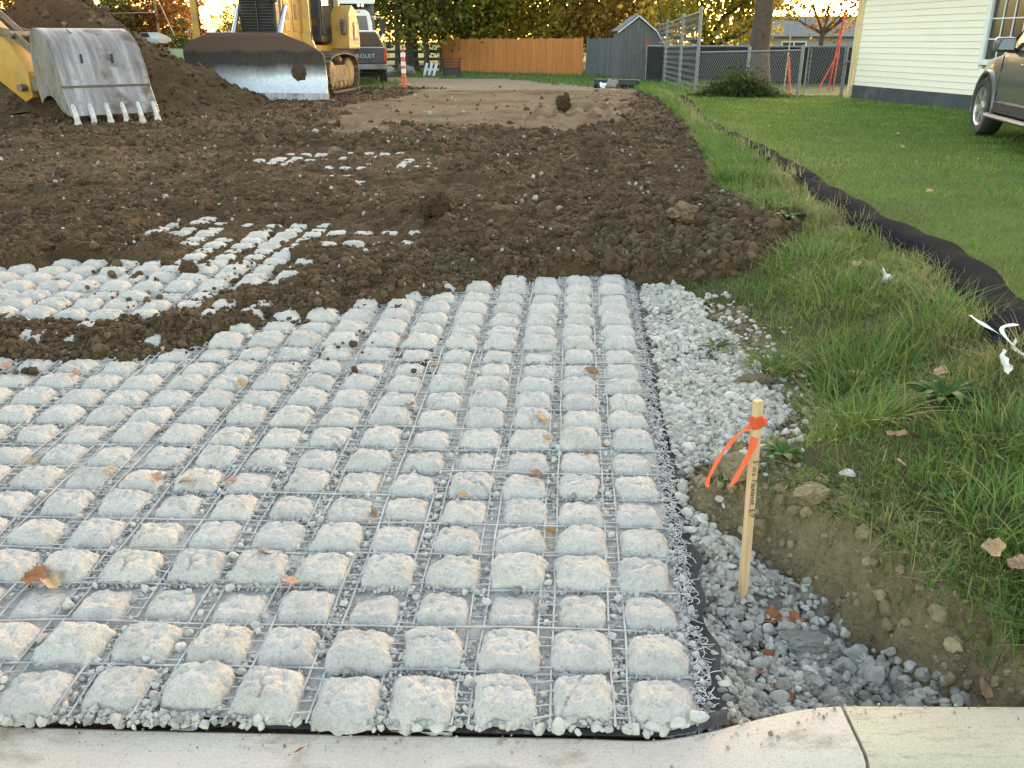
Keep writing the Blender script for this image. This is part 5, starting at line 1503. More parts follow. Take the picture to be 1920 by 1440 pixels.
mb = MB(); mb.tube([(0.10, -0.60, 2.10), (0.20, -0.68, 1.98), (0.32, -0.66, 1.98), (0.40, -0.52, 2.2), (0.42, -0.2, 2.5)], 0.02, 8); mb.tube([(-0.42, -0.60, 2.20), (-0.62, -0.70, 2.12), (-0.85, -0.9, 2.22), (-1.1, -1.2, 2.5)], 0.016, 8); mb.build("hose", M_black, gr_, smooth=True)
mb = MB(); mb.prism([(-0.30, 1.05), (1.35, 1.05), (1.35, 2.22), (-0.30, 2.36)], (-0.60, 0, 0), (0, 1, 0), (0, 0, 1), (1, 0, 0), 0.90)
hd = mb.build("hood", M_yel, dz, bevel=0.03, seg=2)
for y0 in (-0.12, 0.42, 0.95):
    mb = MB(); mb.box((0.305, y0 + 0.12, 1.72), (0.02, 0.34, 0.70)); mb.build("side_panel", M_yel, hd, bevel=0.012)
    mb = MB(); mb.box((0.318, y0 + 0.12, 1.80), (0.012, 0.16, 0.34)); mb.build("panel_recess", M_greasy, hd, bevel=0.004)
# cab
cb = empty("cab", (0, 0, 0), 0, parent=dz)
mb = MB()
for x in (-0.80, 0.62):
    for (ya, yb) in ((1.30, 1.42), (2.45, 2.30)):
        mb.bar((x, ya, 1.20), (x, yb, 3.0), 0.085, 0.085, up=(0, 1, 0))
mb.box((-0.09, 1.9, 3.04), (1.62, 1.35, 0.12)); mb.box((-0.09, 1.9, 1.22), (1.52, 1.3, 0.16)); mb.box((-0.09, 1.36, 1.40), (1.50, 0.06, 0.24))
mb.build("cab_frame", M_black, cb, bevel=0.015)
mb = MB(); mb.box((0.648, 1.86, 2.06), (0.016, 0.92, 1.46)); mb.build("door_glass", M_glass, cb)
mb = MB(); mb.box((0.66, 1.86, 1.40), (0.03, 0.95, 0.16)); mb.box((0.672, 1.40, 1.9), (0.03, 0.05, 1.2)); mb.build("door_frame", M_black, cb, bevel=0.008)
mb = MB(); mb.box((-0.09, 1.39, 2.3), (1.4, 0.016, 1.25)); mb.build("windscreen", M_glass, cb)
M_peach = plain("peach_yellow", (0.56, 0.40, 0.26), 0.5, var=0.15)  # pale peach tone for the roll post and decal panel
mb = MB(); mb.bar((0.70, 2.48, 1.50), (0.68, 2.40, 3.3), 0.20, 0.12, up=(0, 1, 0)); mb.build("roll_post", M_peach, dz, bevel=0.02)
# tank and fender at the back
mb = MB(); mb.prism([(2.05, 0.98), (3.05, 0.98), (3.02, 1.55), (2.75, 1.92), (2.45, 2.02), (2.15, 1.80)], (-0.86, 0, 0), (0, 1, 0), (0, 0, 1), (1, 0, 0), 1.98)
fe = mb.build("fuel_tank", M_yel, dz, bevel=0.03, seg=2)
mb = MB(); mb.box((1.128, 2.68, 1.40), (0.012, 0.42, 0.44)); mb.build("decal_plate", M_greasy, fe)
mb = MB(); mb.box((1.136, 2.66, 1.42), (0.012, 0.20, 0.34)); mb.build("decal_panel", M_peach, fe)
mb = MB(); mb.box((1.0, 2.10, 1.50), (0.13, 0.22, 0.36)); mb.build("control_box", M_greasy, dz, bevel=0.03)
mb = MB()
for k in range(3): mb.box((0.98, 1.985, 1.42 + 0.08 * k), (0.05, 0.02, 0.035))
mb.build("light_cluster", M_black, dz)
mb = MB(); mb.box((-0.1, 1.2, 0.86), (1.5, 2.9, 0.42)); mb.build("chassis", M_yel, dz, bevel=0.03)
M_trk = plain("track_steel", (0.16, 0.125, 0.09), 0.75, 0.3, var=0.4, vs=8, dirt=(0.11, 0.08, 0.055), dirt_s=5)
M_mudy = plain("muddy_yellow", (0.36, 0.22, 0.075), 0.8, var=0.2, vs=5, dirt=(0.13, 0.095, 0.062), dirt_s=3, dirt_at=(0.42, 0.62))
def track(xc):
    t = empty("track", (0, 0, 0), 0, parent=dz)
    r_, L, zc_ = 0.40, 1.55, 0.43
    per = 2 * L + 2 * math.pi * r_ ; n_ = 40; yc = 1.05
    for k in range(n_):
        s = per * k / n_
        if s < L: p = (yc - L / 2 + s, zc_ + r_ + 0.06 * math.sin(math.pi * s / L) * 1.0); a = 0
        elif s < L + math.pi * r_: q = (s - L) / r_; p = (yc + L / 2 + r_ * math.sin(q), zc_ + r_ * math.cos(q)); a = -q
        elif s < 2 * L + math.pi * r_: p = (yc + L / 2 - (s - L - math.pi * r_), zc_ - r_); a = math.pi
        else: q = (s - 2 * L - math.pi * r_) / r_; p = (yc - L / 2 - r_ * math.sin(q), zc_ - r_ * math.cos(q)); a = math.pi - q
        m2 = MB(); Rm = Matrix.Rotation(a, 3, 'X'); off = Vector((xc, p[0], p[1]))
        for bx in ((0, 0, 0, 0.56, 0.118, 0.03), (0, 0.05, 0.03, 0.56, 0.02, 0.06)):
            M_ = [(sx * bx[3] / 2, bx[1] + sy * bx[4] / 2, bx[2] + sz * bx[5] / 2) for sz in (-1, 1) for sx, sy in ((-1, -1), (1, -1), (1, 1), (-1, 1))]
            m2.add([Rm @ Vector(q_) + off for q_ in M_], [(3, 2, 1, 0), (4, 5, 6, 7), (0, 1, 5, 4), (1, 2, 6, 5), (2, 3, 7, 6), (3, 0, 4, 7)])
        m2.build("track_shoe", M_trk, t)
    for yy, rr_, zz in ((yc - L / 2, 0.36, zc_), (yc + L / 2, 0.36, zc_), (yc - 0.45, 0.13, 0.19), (yc - 0.1, 0.13, 0.19), (yc + 0.25, 0.13, 0.19), (yc + 0.55, 0.13, 0.19), (yc - 0.05, 0.10, 0.76)):
        mb = MB(); M4 = Matrix.Translation((xc, yy, zz)) @ Matrix.Rotation(R(90), 4, 'Y')
        mb.lathe([(rr_ * 0.3, -0.20), (rr_ * 0.85, -0.18), (rr_, -0.13), (rr_, 0.13), (rr_ * 0.85, 0.18), (rr_ * 0.45, 0.21), (rr_ * 0.3, 0.21)], 20, M4)
        mb.build("roller" if rr_ < 0.3 else "idler_wheel", M_mudy, t, smooth=True, sharp=40)
    mb = MB(); mb.prism([(yc - 0.9, 0.25), (yc + 0.75, 0.25), (yc + 0.75, 0.50), (yc + 0.3, 0.62), (yc - 0.6, 0.62), (yc - 0.9, 0.52)], (xc - 0.20, 0, 0), (0, 1, 0), (0, 0, 1), (1, 0, 0), 0.40)
    mb.build("track_frame", M_mudy, t, bevel=0.02)
track(1.00); track(-1.18)
mb = MB()
for x in (-0.75, 0.60): mb.bar((x, -0.2, 0.55), (x * 0.95, BY + 0.18, 0.35), 0.14, 0.22)
mb.build("push_frame", M_yel, dz, bevel=0.02)
for x in (-0.62, 0.45):
    mb = MB(); mb.cyl((x, -0.45, 1.9), (x, BY + 0.24, 0.85), 0.05, n=12); mb.build("lift_ram", M_chrome, dz, smooth=True, sharp=40)

# ================================================================== PICKUP
M_navy = plain("navy_paint", (0.022, 0.030, 0.046), 0.30, var=0.1, coat=0.4, dirt=(0.075, 0.07, 0.065), dirt_s=2.2, dirt_at=(0.5, 0.8))
pu = empty("pickup_truck", (-5.62, 33.8, gz1(-5.3, 33.8)), R(8), "dark blue pickup truck parked behind the bulldozer, tailgate to the kerb", "pickup truck")
car_shell(pu, [(-2.72, 0.93, 0.97, 0.97, 0.52, 1.22, 0.955, 1.235), (-2.6, 0.94, 0.985, 0.98, 0.45, 1.23, 0.96, 1.245), (-0.75, 0.94, 0.985, 0.98, 0.42, 1.23, 0.96, 1.245), (0.9, 0.94, 0.985, 0.98, 0.42, 1.20, 0.95, 1.215), (2.4, 0.92, 0.97, 0.95, 0.45, 1.12, 0.90, 1.14), (2.75, 0.82, 0.88, 0.85, 0.5, 1.02, 0.8, 1.04)], M_navy, [(-1.75, 0.40, 0.47), (1.75, 0.40, 0.47)])
mb = MB(); G = []
for y, wb, wt, zt in ((-0.72, 0.90, 0.72, 1.74), (-0.55, 0.91, 0.74, 1.80), (0.5, 0.91, 0.74, 1.81), (1.05, 0.90, 0.68, 1.70)):
    G.append((y, wb, wt, zt))
rows = [[(-wb, y - (0.0 if i < 2 else -0.35 * (i == 3)), 1.20), (-wt, y, zt - 0.08), (-wt * 0.9, y, zt), (wt * 0.9, y, zt), (wt, y, zt - 0.08), (wb, y + 0.35 * (i == 3), 1.20)] for i, (y, wb, wt, zt) in enumerate(G)]
mb.grid(rows); mb.add(rows[0], [(0, 1, 2, 3, 4, 5)]); mb.add(rows[-1], [(0, 1, 2, 3, 4, 5)])
cabp = mb.build("cab", M_navy, pu, smooth=True, sharp=30)
mb = MB(); mb.add([(-0.80, -0.735, 1.27), (0.80, -0.735, 1.27), (0.66, -0.735, 1.69), (-0.66, -0.735, 1.69)], [(0, 1, 2, 3)]); mb.build("rear_window", M_glass, cabp, fix=False)
tg = MB(); tg.box((0, -2.735, 0.98), (1.66, 0.05, 0.50)); tgo = tg.build("tailgate", M_navy, pu, bevel=0.02, seg=2)
mb = MB(); mb.box((0, -2.765, 1.12), (0.18, 0.02, 0.07)); mb.build("handle", M_black, tgo, bevel=0.008)
text_obj("tailgate_lettering", "CHEVROLET", 0.175, plain("pale_lettering", (0.42, 0.43, 0.45), 0.5), tgo, (0, -2.763, 0.965), (R(90), 0, 0), 0.003, sx=1.12, spacing=1.12)
for s in (-1, 1):
    mb = MB(); mb.box((s * 0.925, -2.725, 0.98), (0.10, 0.06, 0.38)); mb.build("tail_light", M_redl, pu, bevel=0.02)
    mb = MB(); mb.box((s * 1.10, 0.75, 1.30), (0.20, 0.12, 0.24)); mb.build("mirror", M_black, pu, bevel=0.03)
mb = MB(); mb.box((0, -2.80, 0.62), (1.92, 0.18, 0.17)); mb.build("bumper", plain("dull_bumper", (0.20, 0.20, 0.205), 0.45, 0.6, dirt=(0.09, 0.08, 0.07), dirt_s=3), pu, bevel=0.03, seg=2)
mb = MB(); mb.box((0, -2.0, 0.48), (1.2, 1.2, 0.12)); mb.box((0, -2.72, 0.47), (0.2, 0.1, 0.1)); mb.build("chassis", M_black, pu)
for y in (-1.75, 1.75):
    mb = MB(); mb.box((0, y, 0.52), (1.5, 0.95, 0.5)); mb.build("wheel_well", M_black, pu)
for s in (-1, 1):
    for y in (-1.75, 1.75): wheel(pu, (s * 0.84, y, 0.39), 0.39, 0.27, 6, side=s)

# ================================================================== DUMP TRUCK
dt = empty("dump_truck", (-6.95, 39.2, gz1(-7, 39)), R(10), "white dump truck facing the kerb behind the blue pickup", "dump truck")
mb = MB(); mb.prism([(-1.05, 0.9), (1.05, 0.9), (1.05, 2.2), (0.95, 2.62), (0.80, 2.74), (-0.80, 2.74), (-0.95, 2.62), (-1.05, 2.2)], (0, 0, 0), (1, 0, 0), (0, 0, 1), (0, 1, 0), 1.7)
dcab = mb.build("cab", M_white, dt, bevel=0.04, seg=2)
mb = MB(); mb.prism([(-0.90, 1.72), (0.90, 1.72), (0.82, 2.50), (-0.82, 2.50)], (0, -0.02, 0), (1, 0, 0), (0, 0, 1), (0, 1, 0), 0.015); mb.build("windscreen", plain("blue_glass", (0.06, 0.09, 0.12), 0.06, spec=0.9), dcab)
for s in (-0.5, 0.5):
    mb = MB(); mb.box((s, -0.03, 2.66), (0.12, 0.06, 0.05)); mb.build("marker_light", plain("amber_lens", (0.6, 0.22, 0.03), 0.3), dcab)
mb = MB(); mb.box((0, -0.85, 1.15), (1.5, 1.8, 0.95)); mb.build("bonnet", M_white, dt, bevel=0.08, seg=2)
mb = MB(); mb.box((0, -1.85, 0.75), (2.2, 0.25, 0.3)); mb.build("bumper", M_chrome, dt, bevel=0.03)
mb = MB(); mb.box((0, 4.3, 2.25), (2.4, 4.6, 1.5)); mb.box((0, 1.1, 3.06), (2.3, 2.4, 0.12)); mb.build("dump_body", plain("tipper_grey", (0.20, 0.205, 0.21), 0.6, var=0.25, dirt=(0.12, 0.1, 0.08), dirt_s=2), dt, bevel=0.03)
mb = MB(); mb.box((0, -0.12, 3.06), (2.34, 0.06, 0.20)); mb.build("cab_shield_edge", M_white, dt, bevel=0.01)
mb = MB(); mb.tube([(-1.1, -0.1, 3.35), (1.1, -0.1, 3.35)], 0.16, 12); mb.build("tarp_roll", plain("tarp", (0.13, 0.13, 0.12), 0.8), dt, smooth=True)
for x in (0.52, 0.68):
    mb = MB(); mb.lathe([(0.065, 0), (0.065, 0.05)], 14, Matrix.Translation((x, -0.04, 2.90)) @ Matrix.Rotation(R(90), 4, 'X')); mb.build("work_light", M_chrome, dt)
for s in (-1, 1):
    mb = MB(); mb.tube([(s * 1.05, 0.0, 2.45), (s * 1.45, -0.1, 2.45), (s * 1.45, -0.1, 1.7), (s * 1.05, 0.0, 1.6)], 0.02, 6); mr = mb.build("mirror_arm", M_white, dt)
    mb = MB(); mb.box((s * 1.46, -0.1, 2.08), (0.22, 0.06, 0.55)); mb.build("mirror", M_black, mr, bevel=0.02)
    for y in (-1.1, 3.6, 5.0): wheel(dt, (s * 0.98, y, 0.50), 0.50, 0.3, 5, side=s)
mb = MB(); mb.box((0, 2.6, 0.85), (1.0, 7.6, 0.3)); mb.build("chassis", M_black, dt)

# ================================================================== SUV ON THE LAWN
M_suv = plain("grey_green_paint", (0.10, 0.102, 0.102), 0.28, 0.0, var=0.05, vs=2, coat=0.6)
su = empty("parked_car", (7.06, 10.70, 0.40), R(-12), "grey-brown four wheel drive car parked on the lawn beside the cream house", "car")
car_shell(su, [(-2.35, 0.80, 0.86, 0.84, 0.42, 1.05, 0.66, 1.55), (-2.2, 0.88, 0.93, 0.91, 0.32, 1.07, 0.70, 1.68), (-1.4, 0.91, 0.955, 0.93, 0.28, 1.07, 0.72, 1.74), (0.0, 0.91, 0.955, 0.93, 0.28, 1.06, 0.72, 1.74), (0.35, 0.91, 0.955, 0.93, 0.28, 1.05, 0.70, 1.70), (0.85, 0.91, 0.955, 0.925, 0.28, 1.04, 0.73, 1.36), (1.20, 0.90, 0.95, 0.915, 0.28, 1.02, 0.78, 1.09), (1.85, 0.86, 0.915, 0.87, 0.28, 0.96, 0.70, 1.01), (2.15, 0.78, 0.82, 0.78, 0.30, 0.86, 0.62, 0.92), (2.32, 0.60, 0.66, 0.62, 0.36, 0.72, 0.5, 0.78)], M_suv, [(1.45, 0.36, 0.44), (-1.42, 0.36, 0.44)])
for s in (-1, 1):
    mb = MB(); mb.add([(s * 0.932, -0.25, 1.10), (s * 0.932, 0.78, 1.09), (s * 0.80, 0.40, 1.55), (s * 0.765, 0.20, 1.63), (s * 0.765, -0.25, 1.64)], [(0, 1, 2, 3, 4)]); mb.build("side_window", M_glass, su, fix=False)
    mb = MB(); mb.add([(s * 0.932, -1.45, 1.11), (s * 0.932, -0.33, 1.10), (s * 0.765, -0.33, 1.64), (s * 0.765, -1.30, 1.64)], [(0, 1, 2, 3)]); mb.build("side_window", M_glass, su, fix=False)
    mb = MB(); mb.box((s * 1.06, 0.60, 1.16), (0.24, 0.13, 0.17)); mi = mb.build("mirror", M_suv, su, bevel=0.045, seg=3, smooth=True, sharp=60)
    mb = MB(); mb.box((s * 1.06, 0.528, 1.16), (0.20, 0.012, 0.13)); mb.build("mirror_glass", plain("mirror_glass", (0.22, 0.26, 0.28), 0.06, 0.7) if s < 0 else MATS["mirror_glass"], mi, bevel=0.01)
    mb = MB(); mb.box((s * 0.95, 0.60, 1.09), (0.12, 0.07, 0.06)); mb.build("mirror_stem", M_black, mi)
    mb = MB(); mb.tube([(s * 0.962, -0.12, 0.92), (s * 0.985, -0.10, 0.925), (s * 0.985, 0.06, 0.925), (s * 0.962, 0.08, 0.92)], 0.014, 8); mb.build("door_handle", M_chrome, su, smooth=True)
    mb = MB(); mb.tube([(s * 0.92, -0.95, 0.30), (s * 1.02, -0.92, 0.30), (s * 1.04, -0.6, 0.30), (s * 1.04, 0.75, 0.30), (s * 1.02, 0.92, 0.30), (s * 0.9, 0.98, 0.30)], 0.05, 10, flat=0.6); mb.build("running_board", plain("grey_board", (0.16, 0.165, 0.17), 0.45, 0.4) if s < 0 else MATS["grey_board"], su, smooth=True)
    mb = MB(); mb.box((s * 0.935, 0.0, 0.40), (0.05, 1.95, 0.16)); mb.build("lower_cladding", M_black, su, bevel=0.02)
    mb = MB()
    for y0 in (0.92, -0.29): mb.bar((s * 0.957, y0, 0.48), (s * 0.945, y0, 1.03), 0.008, 0.012)
    mb.build("door_seam", M_black, su)
    mb = MB()
    P = []
    for q in np.linspace(R(-12), R(192), 22): P.append((s * 0.945, 1.45 + 0.455 * math.cos(q), 0.36 + 0.455 * math.sin(q)))
    mb.tube(P, 0.03, 6); mb.build("arch_trim", M_suv, su, smooth=True)
for y in (-1.42, 1.45):
    mb = MB(); mb.box((0, y, 0.52), (1.5, 0.98, 0.62)); mb.build("wheel_well", M_black, su)
for s in (-1, 1):
    wheel(su, (s * 0.86, 1.45, 0.37), 0.375, 0.25, 6, side=s, steer=R(1)); wheel(su, (s * 0.84, -1.42, 0.37), 0.375, 0.25, 6, side=s)
mb = MB(); mb.add([(-0.74, 0.93, 1.34), (0.74, 0.93, 1.34), (0.68, 0.42, 1.69), (-0.68, 0.42, 1.69)], [(0, 1, 2, 3)]); mb.add([(-0.86, 1.24, 1.10), (0.86, 1.24, 1.10), (0.76, 0.93, 1.345), (-0.76, 0.93, 1.345)], [(0, 1, 2, 3)])
mb.build("windscreen", M_glass, su, fix=False)
mb = MB(); mb.box((0, 2.29, 0.55), (1.0, 0.08, 0.14)); mb.build("grille", M_black, su, bevel=0.02)
for s in (-1, 1):
    mb = MB(); mb.box((s * 0.62, 2.12, 0.74), (0.30, 0.16, 0.14), (0, 0, R(-22 * s))); mb.build("headlight", M_glass, su, bevel=0.03)

# ================================================================== SOIL HEAP
hx = np.linspace(-15.5, -4.4, 260); hy = np.linspace(15.6, 23.5, 150)
HX, HY = np.meshgrid(hx, hy)
prof = np.interp(HX, [-15.5, -13.5, -11.5, -10.3, -9.6, -9.0, -8.6, -8.2, -7.6, -6.96, -6.1, -5.5, -5.06, -4.4], [0.1, 1.1, 1.75, 1.85, 2.15, 2.30, 2.28, 2.05, 1.75, 1.34, 0.88, 0.60, 0.40, 0.15])
HZ0 = gz_at(HX, HY)
rise = np.clip(prof - 0.33, 0, None)
fy = np.exp(-np.abs((HY - 18.5 - 0.25 * np.sin(HX)) / (0.75 + 0.45 * rise)) ** 2.2)
ln = fbm(HX, HY, 0.9, 4, 301)
HZ = HZ0 - 0.06 + rise * fy * (1 + 0.10 * ln) + (0.10 * lumps(HX, HY, 0.34, 311, 0.6) + 0.07 * lumps(HX, HY, 0.17, 312, 0.6)) * sstep(0.02, 0.2, rise * fy) + 0.05 * ln * sstep(0.02, 0.3, rise * fy)
nyh, nxh = HX.shape
a_, b_ = np.mgrid[0:nyh - 1, 0:nxh - 1]
me = np_mesh("soil_heap", np.stack([HX, HY, HZ], -1).reshape(-1, 3), np.stack([a_ * nxh + b_, a_ * nxh + b_ + 1, (a_ + 1) * nxh + b_ + 1, (a_ + 1) * nxh + b_], -1).reshape(-1, 4), smooth=True)
point_attr(me, "dry", np.clip(0.02 + 0.12 * ln, 0, 0.15).ravel())
heap = add_obj("soil_heap", me, M_soil, label="tall heap of dark brown soil behind the excavator bucket", cat="soil heap")
hr = np.random.default_rng(70); n = 5200
i_ = hr.integers(0, nyh, n); j_ = hr.integers(0, nxh, n)
k = (rise * fy)[i_, j_] > 0.06; i_, j_ = i_[k], j_[k]; n = len(i_)
sz = np.clip(hr.lognormal(math.log(0.035), 0.5, n), 0.015, 0.14)
scatter("heap_clods", CL1, np.stack([HX[i_, j_], HY[i_, j_], HZ[i_, j_] + sz * 0.2], -1), sz[:, None] * hr.uniform(0.7, 1.2, (n, 3)), rand_rot(n, hr), np.clip(hr.normal(0.45, 0.25, n), 0, 1), M_clod, parent=heap, kind="stuff")

# ================================================================== CREAM HOUSE
HA = Vector((8.16, 22.0)); HD = Vector((0.1755, -0.9845)); HN = Vector((0.9845, 0.1755))      # corner, along the wall, inwards
hs = empty("house", (HA.x, HA.y, 0.25), math.atan2(HD.y, HD.x), "cream house clad in horizontal siding with a white grid window", "house")
# local frame: x along the wall towards the kerb, y = to the left of that = into the house
M_sid = plain("cream_siding", (0.82, 0.765, 0.655), 0.5, var=0.02, vs=1.2, dirt=(0.76, 0.70, 0.58), dirt_s=1.2, dirt_at=(0.5, 0.8))
M_fnd = plain("dark_foundation", (0.060, 0.066, 0.075), 0.9, var=0.25, vs=5, bs=0.6, bscale=30, dirt=(0.14, 0.12, 0.09), dirt_s=2.6, dirt_at=(0.56, 0.74))
M_trimc = plain("cream_trim", (0.62, 0.52, 0.33), 0.5, var=0.06)
M_vinyl = plain("white_vinyl", (0.72, 0.74, 0.77), 0.4, var=0.04)
M_pane = plain("window_pane", (0.050, 0.052, 0.050), 0.05, var=0.35, vs=1.5, spec=0.9)
WL, WX0, WX1, WZ0, WZ1 = 11.0, 4.40, 5.62, 0.99, 2.50
mb = MB(); mb.box((WL / 2, 0.10 + 4.0, 0.10), (WL, 8.0, 0.52)); mb.build("foundation", M_fnd, hs, bevel=0.01)
mb = MB(); mb.box((WX0 / 2 - 0.0, 4.16, 1.64), (WX0, 8.0, 2.60)); mb.box(((WX1 + WL) / 2, 4.16, 1.64), (WL - WX1, 8.0, 2.60))
mb.box(((WX0 + WX1) / 2, 4.46, 1.64), (WX1 - WX0, 7.4, 2.60)); mb.build("wall", M_sid, hs)
zc_ = 0.33; pitch = 0.127
while zc_ < 2.9:
    segs = [(0.0, WL)] if zc_ + pitch < WZ0 - 0.04 or zc_ > WZ1 + 0.04 else [(0.0, WX0 - 0.06), (WX1 + 0.06, WL)]
    for a, b in segs:
        mb = MB()
        mb.prism([(0.148, zc_ + 0.01), (0.131, zc_), (0.138, zc_ + 0.022), (0.152, zc_ + pitch + 0.012), (0.158, zc_ + pitch + 0.012)], (a, 0, 0), (0, 1, 0), (0, 0, 1), (1, 0, 0), b - a)
        mb.build("siding_board", M_sid, hs)
    zc_ += pitch
mb = MB(); mb.box((-0.035, 0.14, 1.62), (0.09, 0.05, 2.62)); mb.box((-0.055, 0.20, 1.62), (0.05, 0.10, 2.62)); mb.build("corner_trim", M_trimc, hs, bevel=0.008)
mb = MB(); mb.tube([(-0.13, 0.10, 2.8), (-0.13, 0.10, 0.12), (-0.16, 0.06, 0.02)], 0.045, 8); mb.build("downspout", M_trimc, hs, smooth=True, sharp=50)
wnd = empty("window", (0, 0, 0), 0, parent=hs)
mb = MB()
for a, b, c, d in ((WX0 - 0.07, WX0 + 0.03, WZ0 - 0.07, WZ1 + 0.07), (WX1 - 0.03, WX1 + 0.07, WZ0 - 0.07, WZ1 + 0.07), (WX0 + 0.03, WX1 - 0.03, WZ0 - 0.07, WZ0 + 0.03), (WX0 + 0.03, WX1 - 0.03, WZ1 - 0.03, WZ1 + 0.07)):
    mb.box(((a + b) / 2, 0.14, (c + d) / 2), (b - a, 0.06, d - c))
mb.build("window_frame", M_vinyl, wnd, bevel=0.006)
for k in range(1, 4):
    x = WX0 + 0.03 + (WX1 - WX0 - 0.06) * k / 4
    mb = MB(); mb.box((x, 0.176, (WZ0 + WZ1) / 2), (0.022, 0.014, WZ1 - WZ0 - 0.06)); mb.build("muntin", M_vinyl, wnd)
    z = WZ0 + 0.03 + (WZ1 - WZ0 - 0.06) * k / 4
    mb = MB(); mb.box(((WX0 + WX1) / 2, 0.176, z), (WX1 - WX0 - 0.06, 0.018, 0.022)); mb.build("muntin", M_vinyl, wnd)
for a in range(4):
    for c in range(4):
        w4 = (WX1 - WX0 - 0.06) / 4; h4 = (WZ1 - WZ0 - 0.06) / 4
        mb = MB(); mb.box((WX0 + 0.03 + w4 * (a + 0.5), 0.195, WZ0 + 0.03 + h4 * (c + 0.5)), (w4 - 0.002, 0.006, h4 - 0.002)); mb.build("pane", M_pane, wnd)
M_roof = plain("grey_shingle", (0.13, 0.125, 0.12), 0.9, var=0.25, vs=8, bs=0.5, bscale=30)
mb = MB(); mb.prism([(-0.45, 2.88), (8.65, 2.88), (4.1, 5.2)], (-0.4, 0, 0), (0, 1, 0), (0, 0, 1), (1, 0, 0), WL + 0.8); mb.build("roof", M_roof, hs)
mb = MB(); mb.box((-0.42, 4.1, 2.80), (0.1, 9.0, 0.14)); mb.box((WL / 2, -0.42, 2.84), (WL + 0.7, 0.05, 0.16)); mb.build("fascia", M_vinyl, hs)

# ================================================================== FENCES
M_galv = plain("galvanised_steel", (0.20, 0.215, 0.24), 0.5, 0.5, var=0.18, vs=8, dirt=(0.22, 0.18, 0.14), dirt_s=5, dirt_at=(0.58, 0.8))
M_wiremesh = plain("galvanised_wire", (0.22, 0.235, 0.25), 0.55, 0.1, var=0.1)
def chain_mesh(parent, A, B, za, zb, h, pitch, wire):
    L = math.hypot(B[0] - A[0], B[1] - A[1]); n_ = int(L / pitch); k_ = int(h / (pitch * 0.9)); items = []
    for i in range(n_):
        s = np.arange(k_ + 1); off = (s % 2) * 1.02
        t = (i + off) * pitch / L
        X = A[0] + (B[0] - A[0]) * t; Y = A[1] + (B[1] - A[1]) * t; Z = za + (zb - za) * t + h * s / k_
        PT = np.stack([X, Y, Z], -1)
        for q in range(k_): items.append((PT[q:q + 2], wire, wire))
    v, f = ribbons(items)
    return add_obj("chain_link_mesh", np_mesh("chain_link_mesh", v, f), M_wiremesh, parent, kind="stuff")

def chain_fence(label, A, B, h, posts, z0=None, pitch=0.07, wire=0.006, rail=True, extra=0.05, pr=0.038, lean=0.0):
    za, zb = (gz1(*A), gz1(*B)) if z0 is None else z0
    root = empty("chain_link_fence", (0, 0, 0), 0, label, "fence")
    for t in posts:
        x = A[0] + (B[0] - A[0]) * t; y = A[1] + (B[1] - A[1]) * t; z = za + (zb - za) * t
        mb = MB(); mb.tube([(x, y, z - 0.1), (x + lean * 0.5, y, z + h * 0.5), (x + lean, y, z + h + extra)], pr, 10); mb.lathe([(pr * 1.15, 0), (pr * 1.1, 0.05), (0.01, 0.07)], 10, Matrix.Translation((x + lean, y, z + h + extra)))
        p = mb.build("post", M_galv, root, smooth=True, sharp=40)
    if rail:
        mb = MB(); mb.tube([(A[0], A[1], za + h), (B[0], B[1], zb + h)], 0.024, 8); mb.build("top_rail", M_galv, root, smooth=True)
    chain_mesh(root, A, B, za, zb, h, pitch, wire)
    return root
chain_fence("tall galvanised chain-link fence running back beside the grey shed", (4.86, 24.0), (5.95, 37.5), 2.0, (0.0, 0.32, 0.72, 1.0), (0.30, 0.16), 0.09, 0.003, True, 0.05, 0.045)
chain_fence("low chain-link fence across the yard in front of the large tree trunk", (4.92, 24.05), (7.0, 22.15), 1.12, (0.5, 1.0), (0.20, 0.27), 0.065, 0.006)
gt_ = empty("chain_link_gate", (0, 0, 0), 0, "narrow chain-link gate beside the corner of the cream house", "gate")
GA, GB = Vector((7.12, 22.1, 0.36)), Vector((7.98, 22.0, 0.36))
mb = MB(); mb.tube([GA, GA + Vector((0.01, 0, 1.10)), GB + Vector((0, 0, 1.12)), GB, GA], 0.02, 8); mb.build("gate_frame", M_galv, gt_, smooth=True, sharp=50)
chain_mesh(gt_, (GA.x, GA.y), (GB.x, GB.y), 0.36, 0.36, 1.10, 0.065, 0.006)
mb = MB(); mb.tube([(8.03, 22.02, 0.25), (8.03, 22.02, 1.55)], 0.03, 10); mb.build("gate_post", M_galv, gt_, smooth=True)
mb = MB(); mb.box((8.02, 21.96, 1.12), (0.16, 0.05, 0.05), (0, R(-25), 0)); mb.build("latch", plain("dark_steel", (0.12, 0.12, 0.12), 0.6, 0.4), gt_, bevel=0.01)
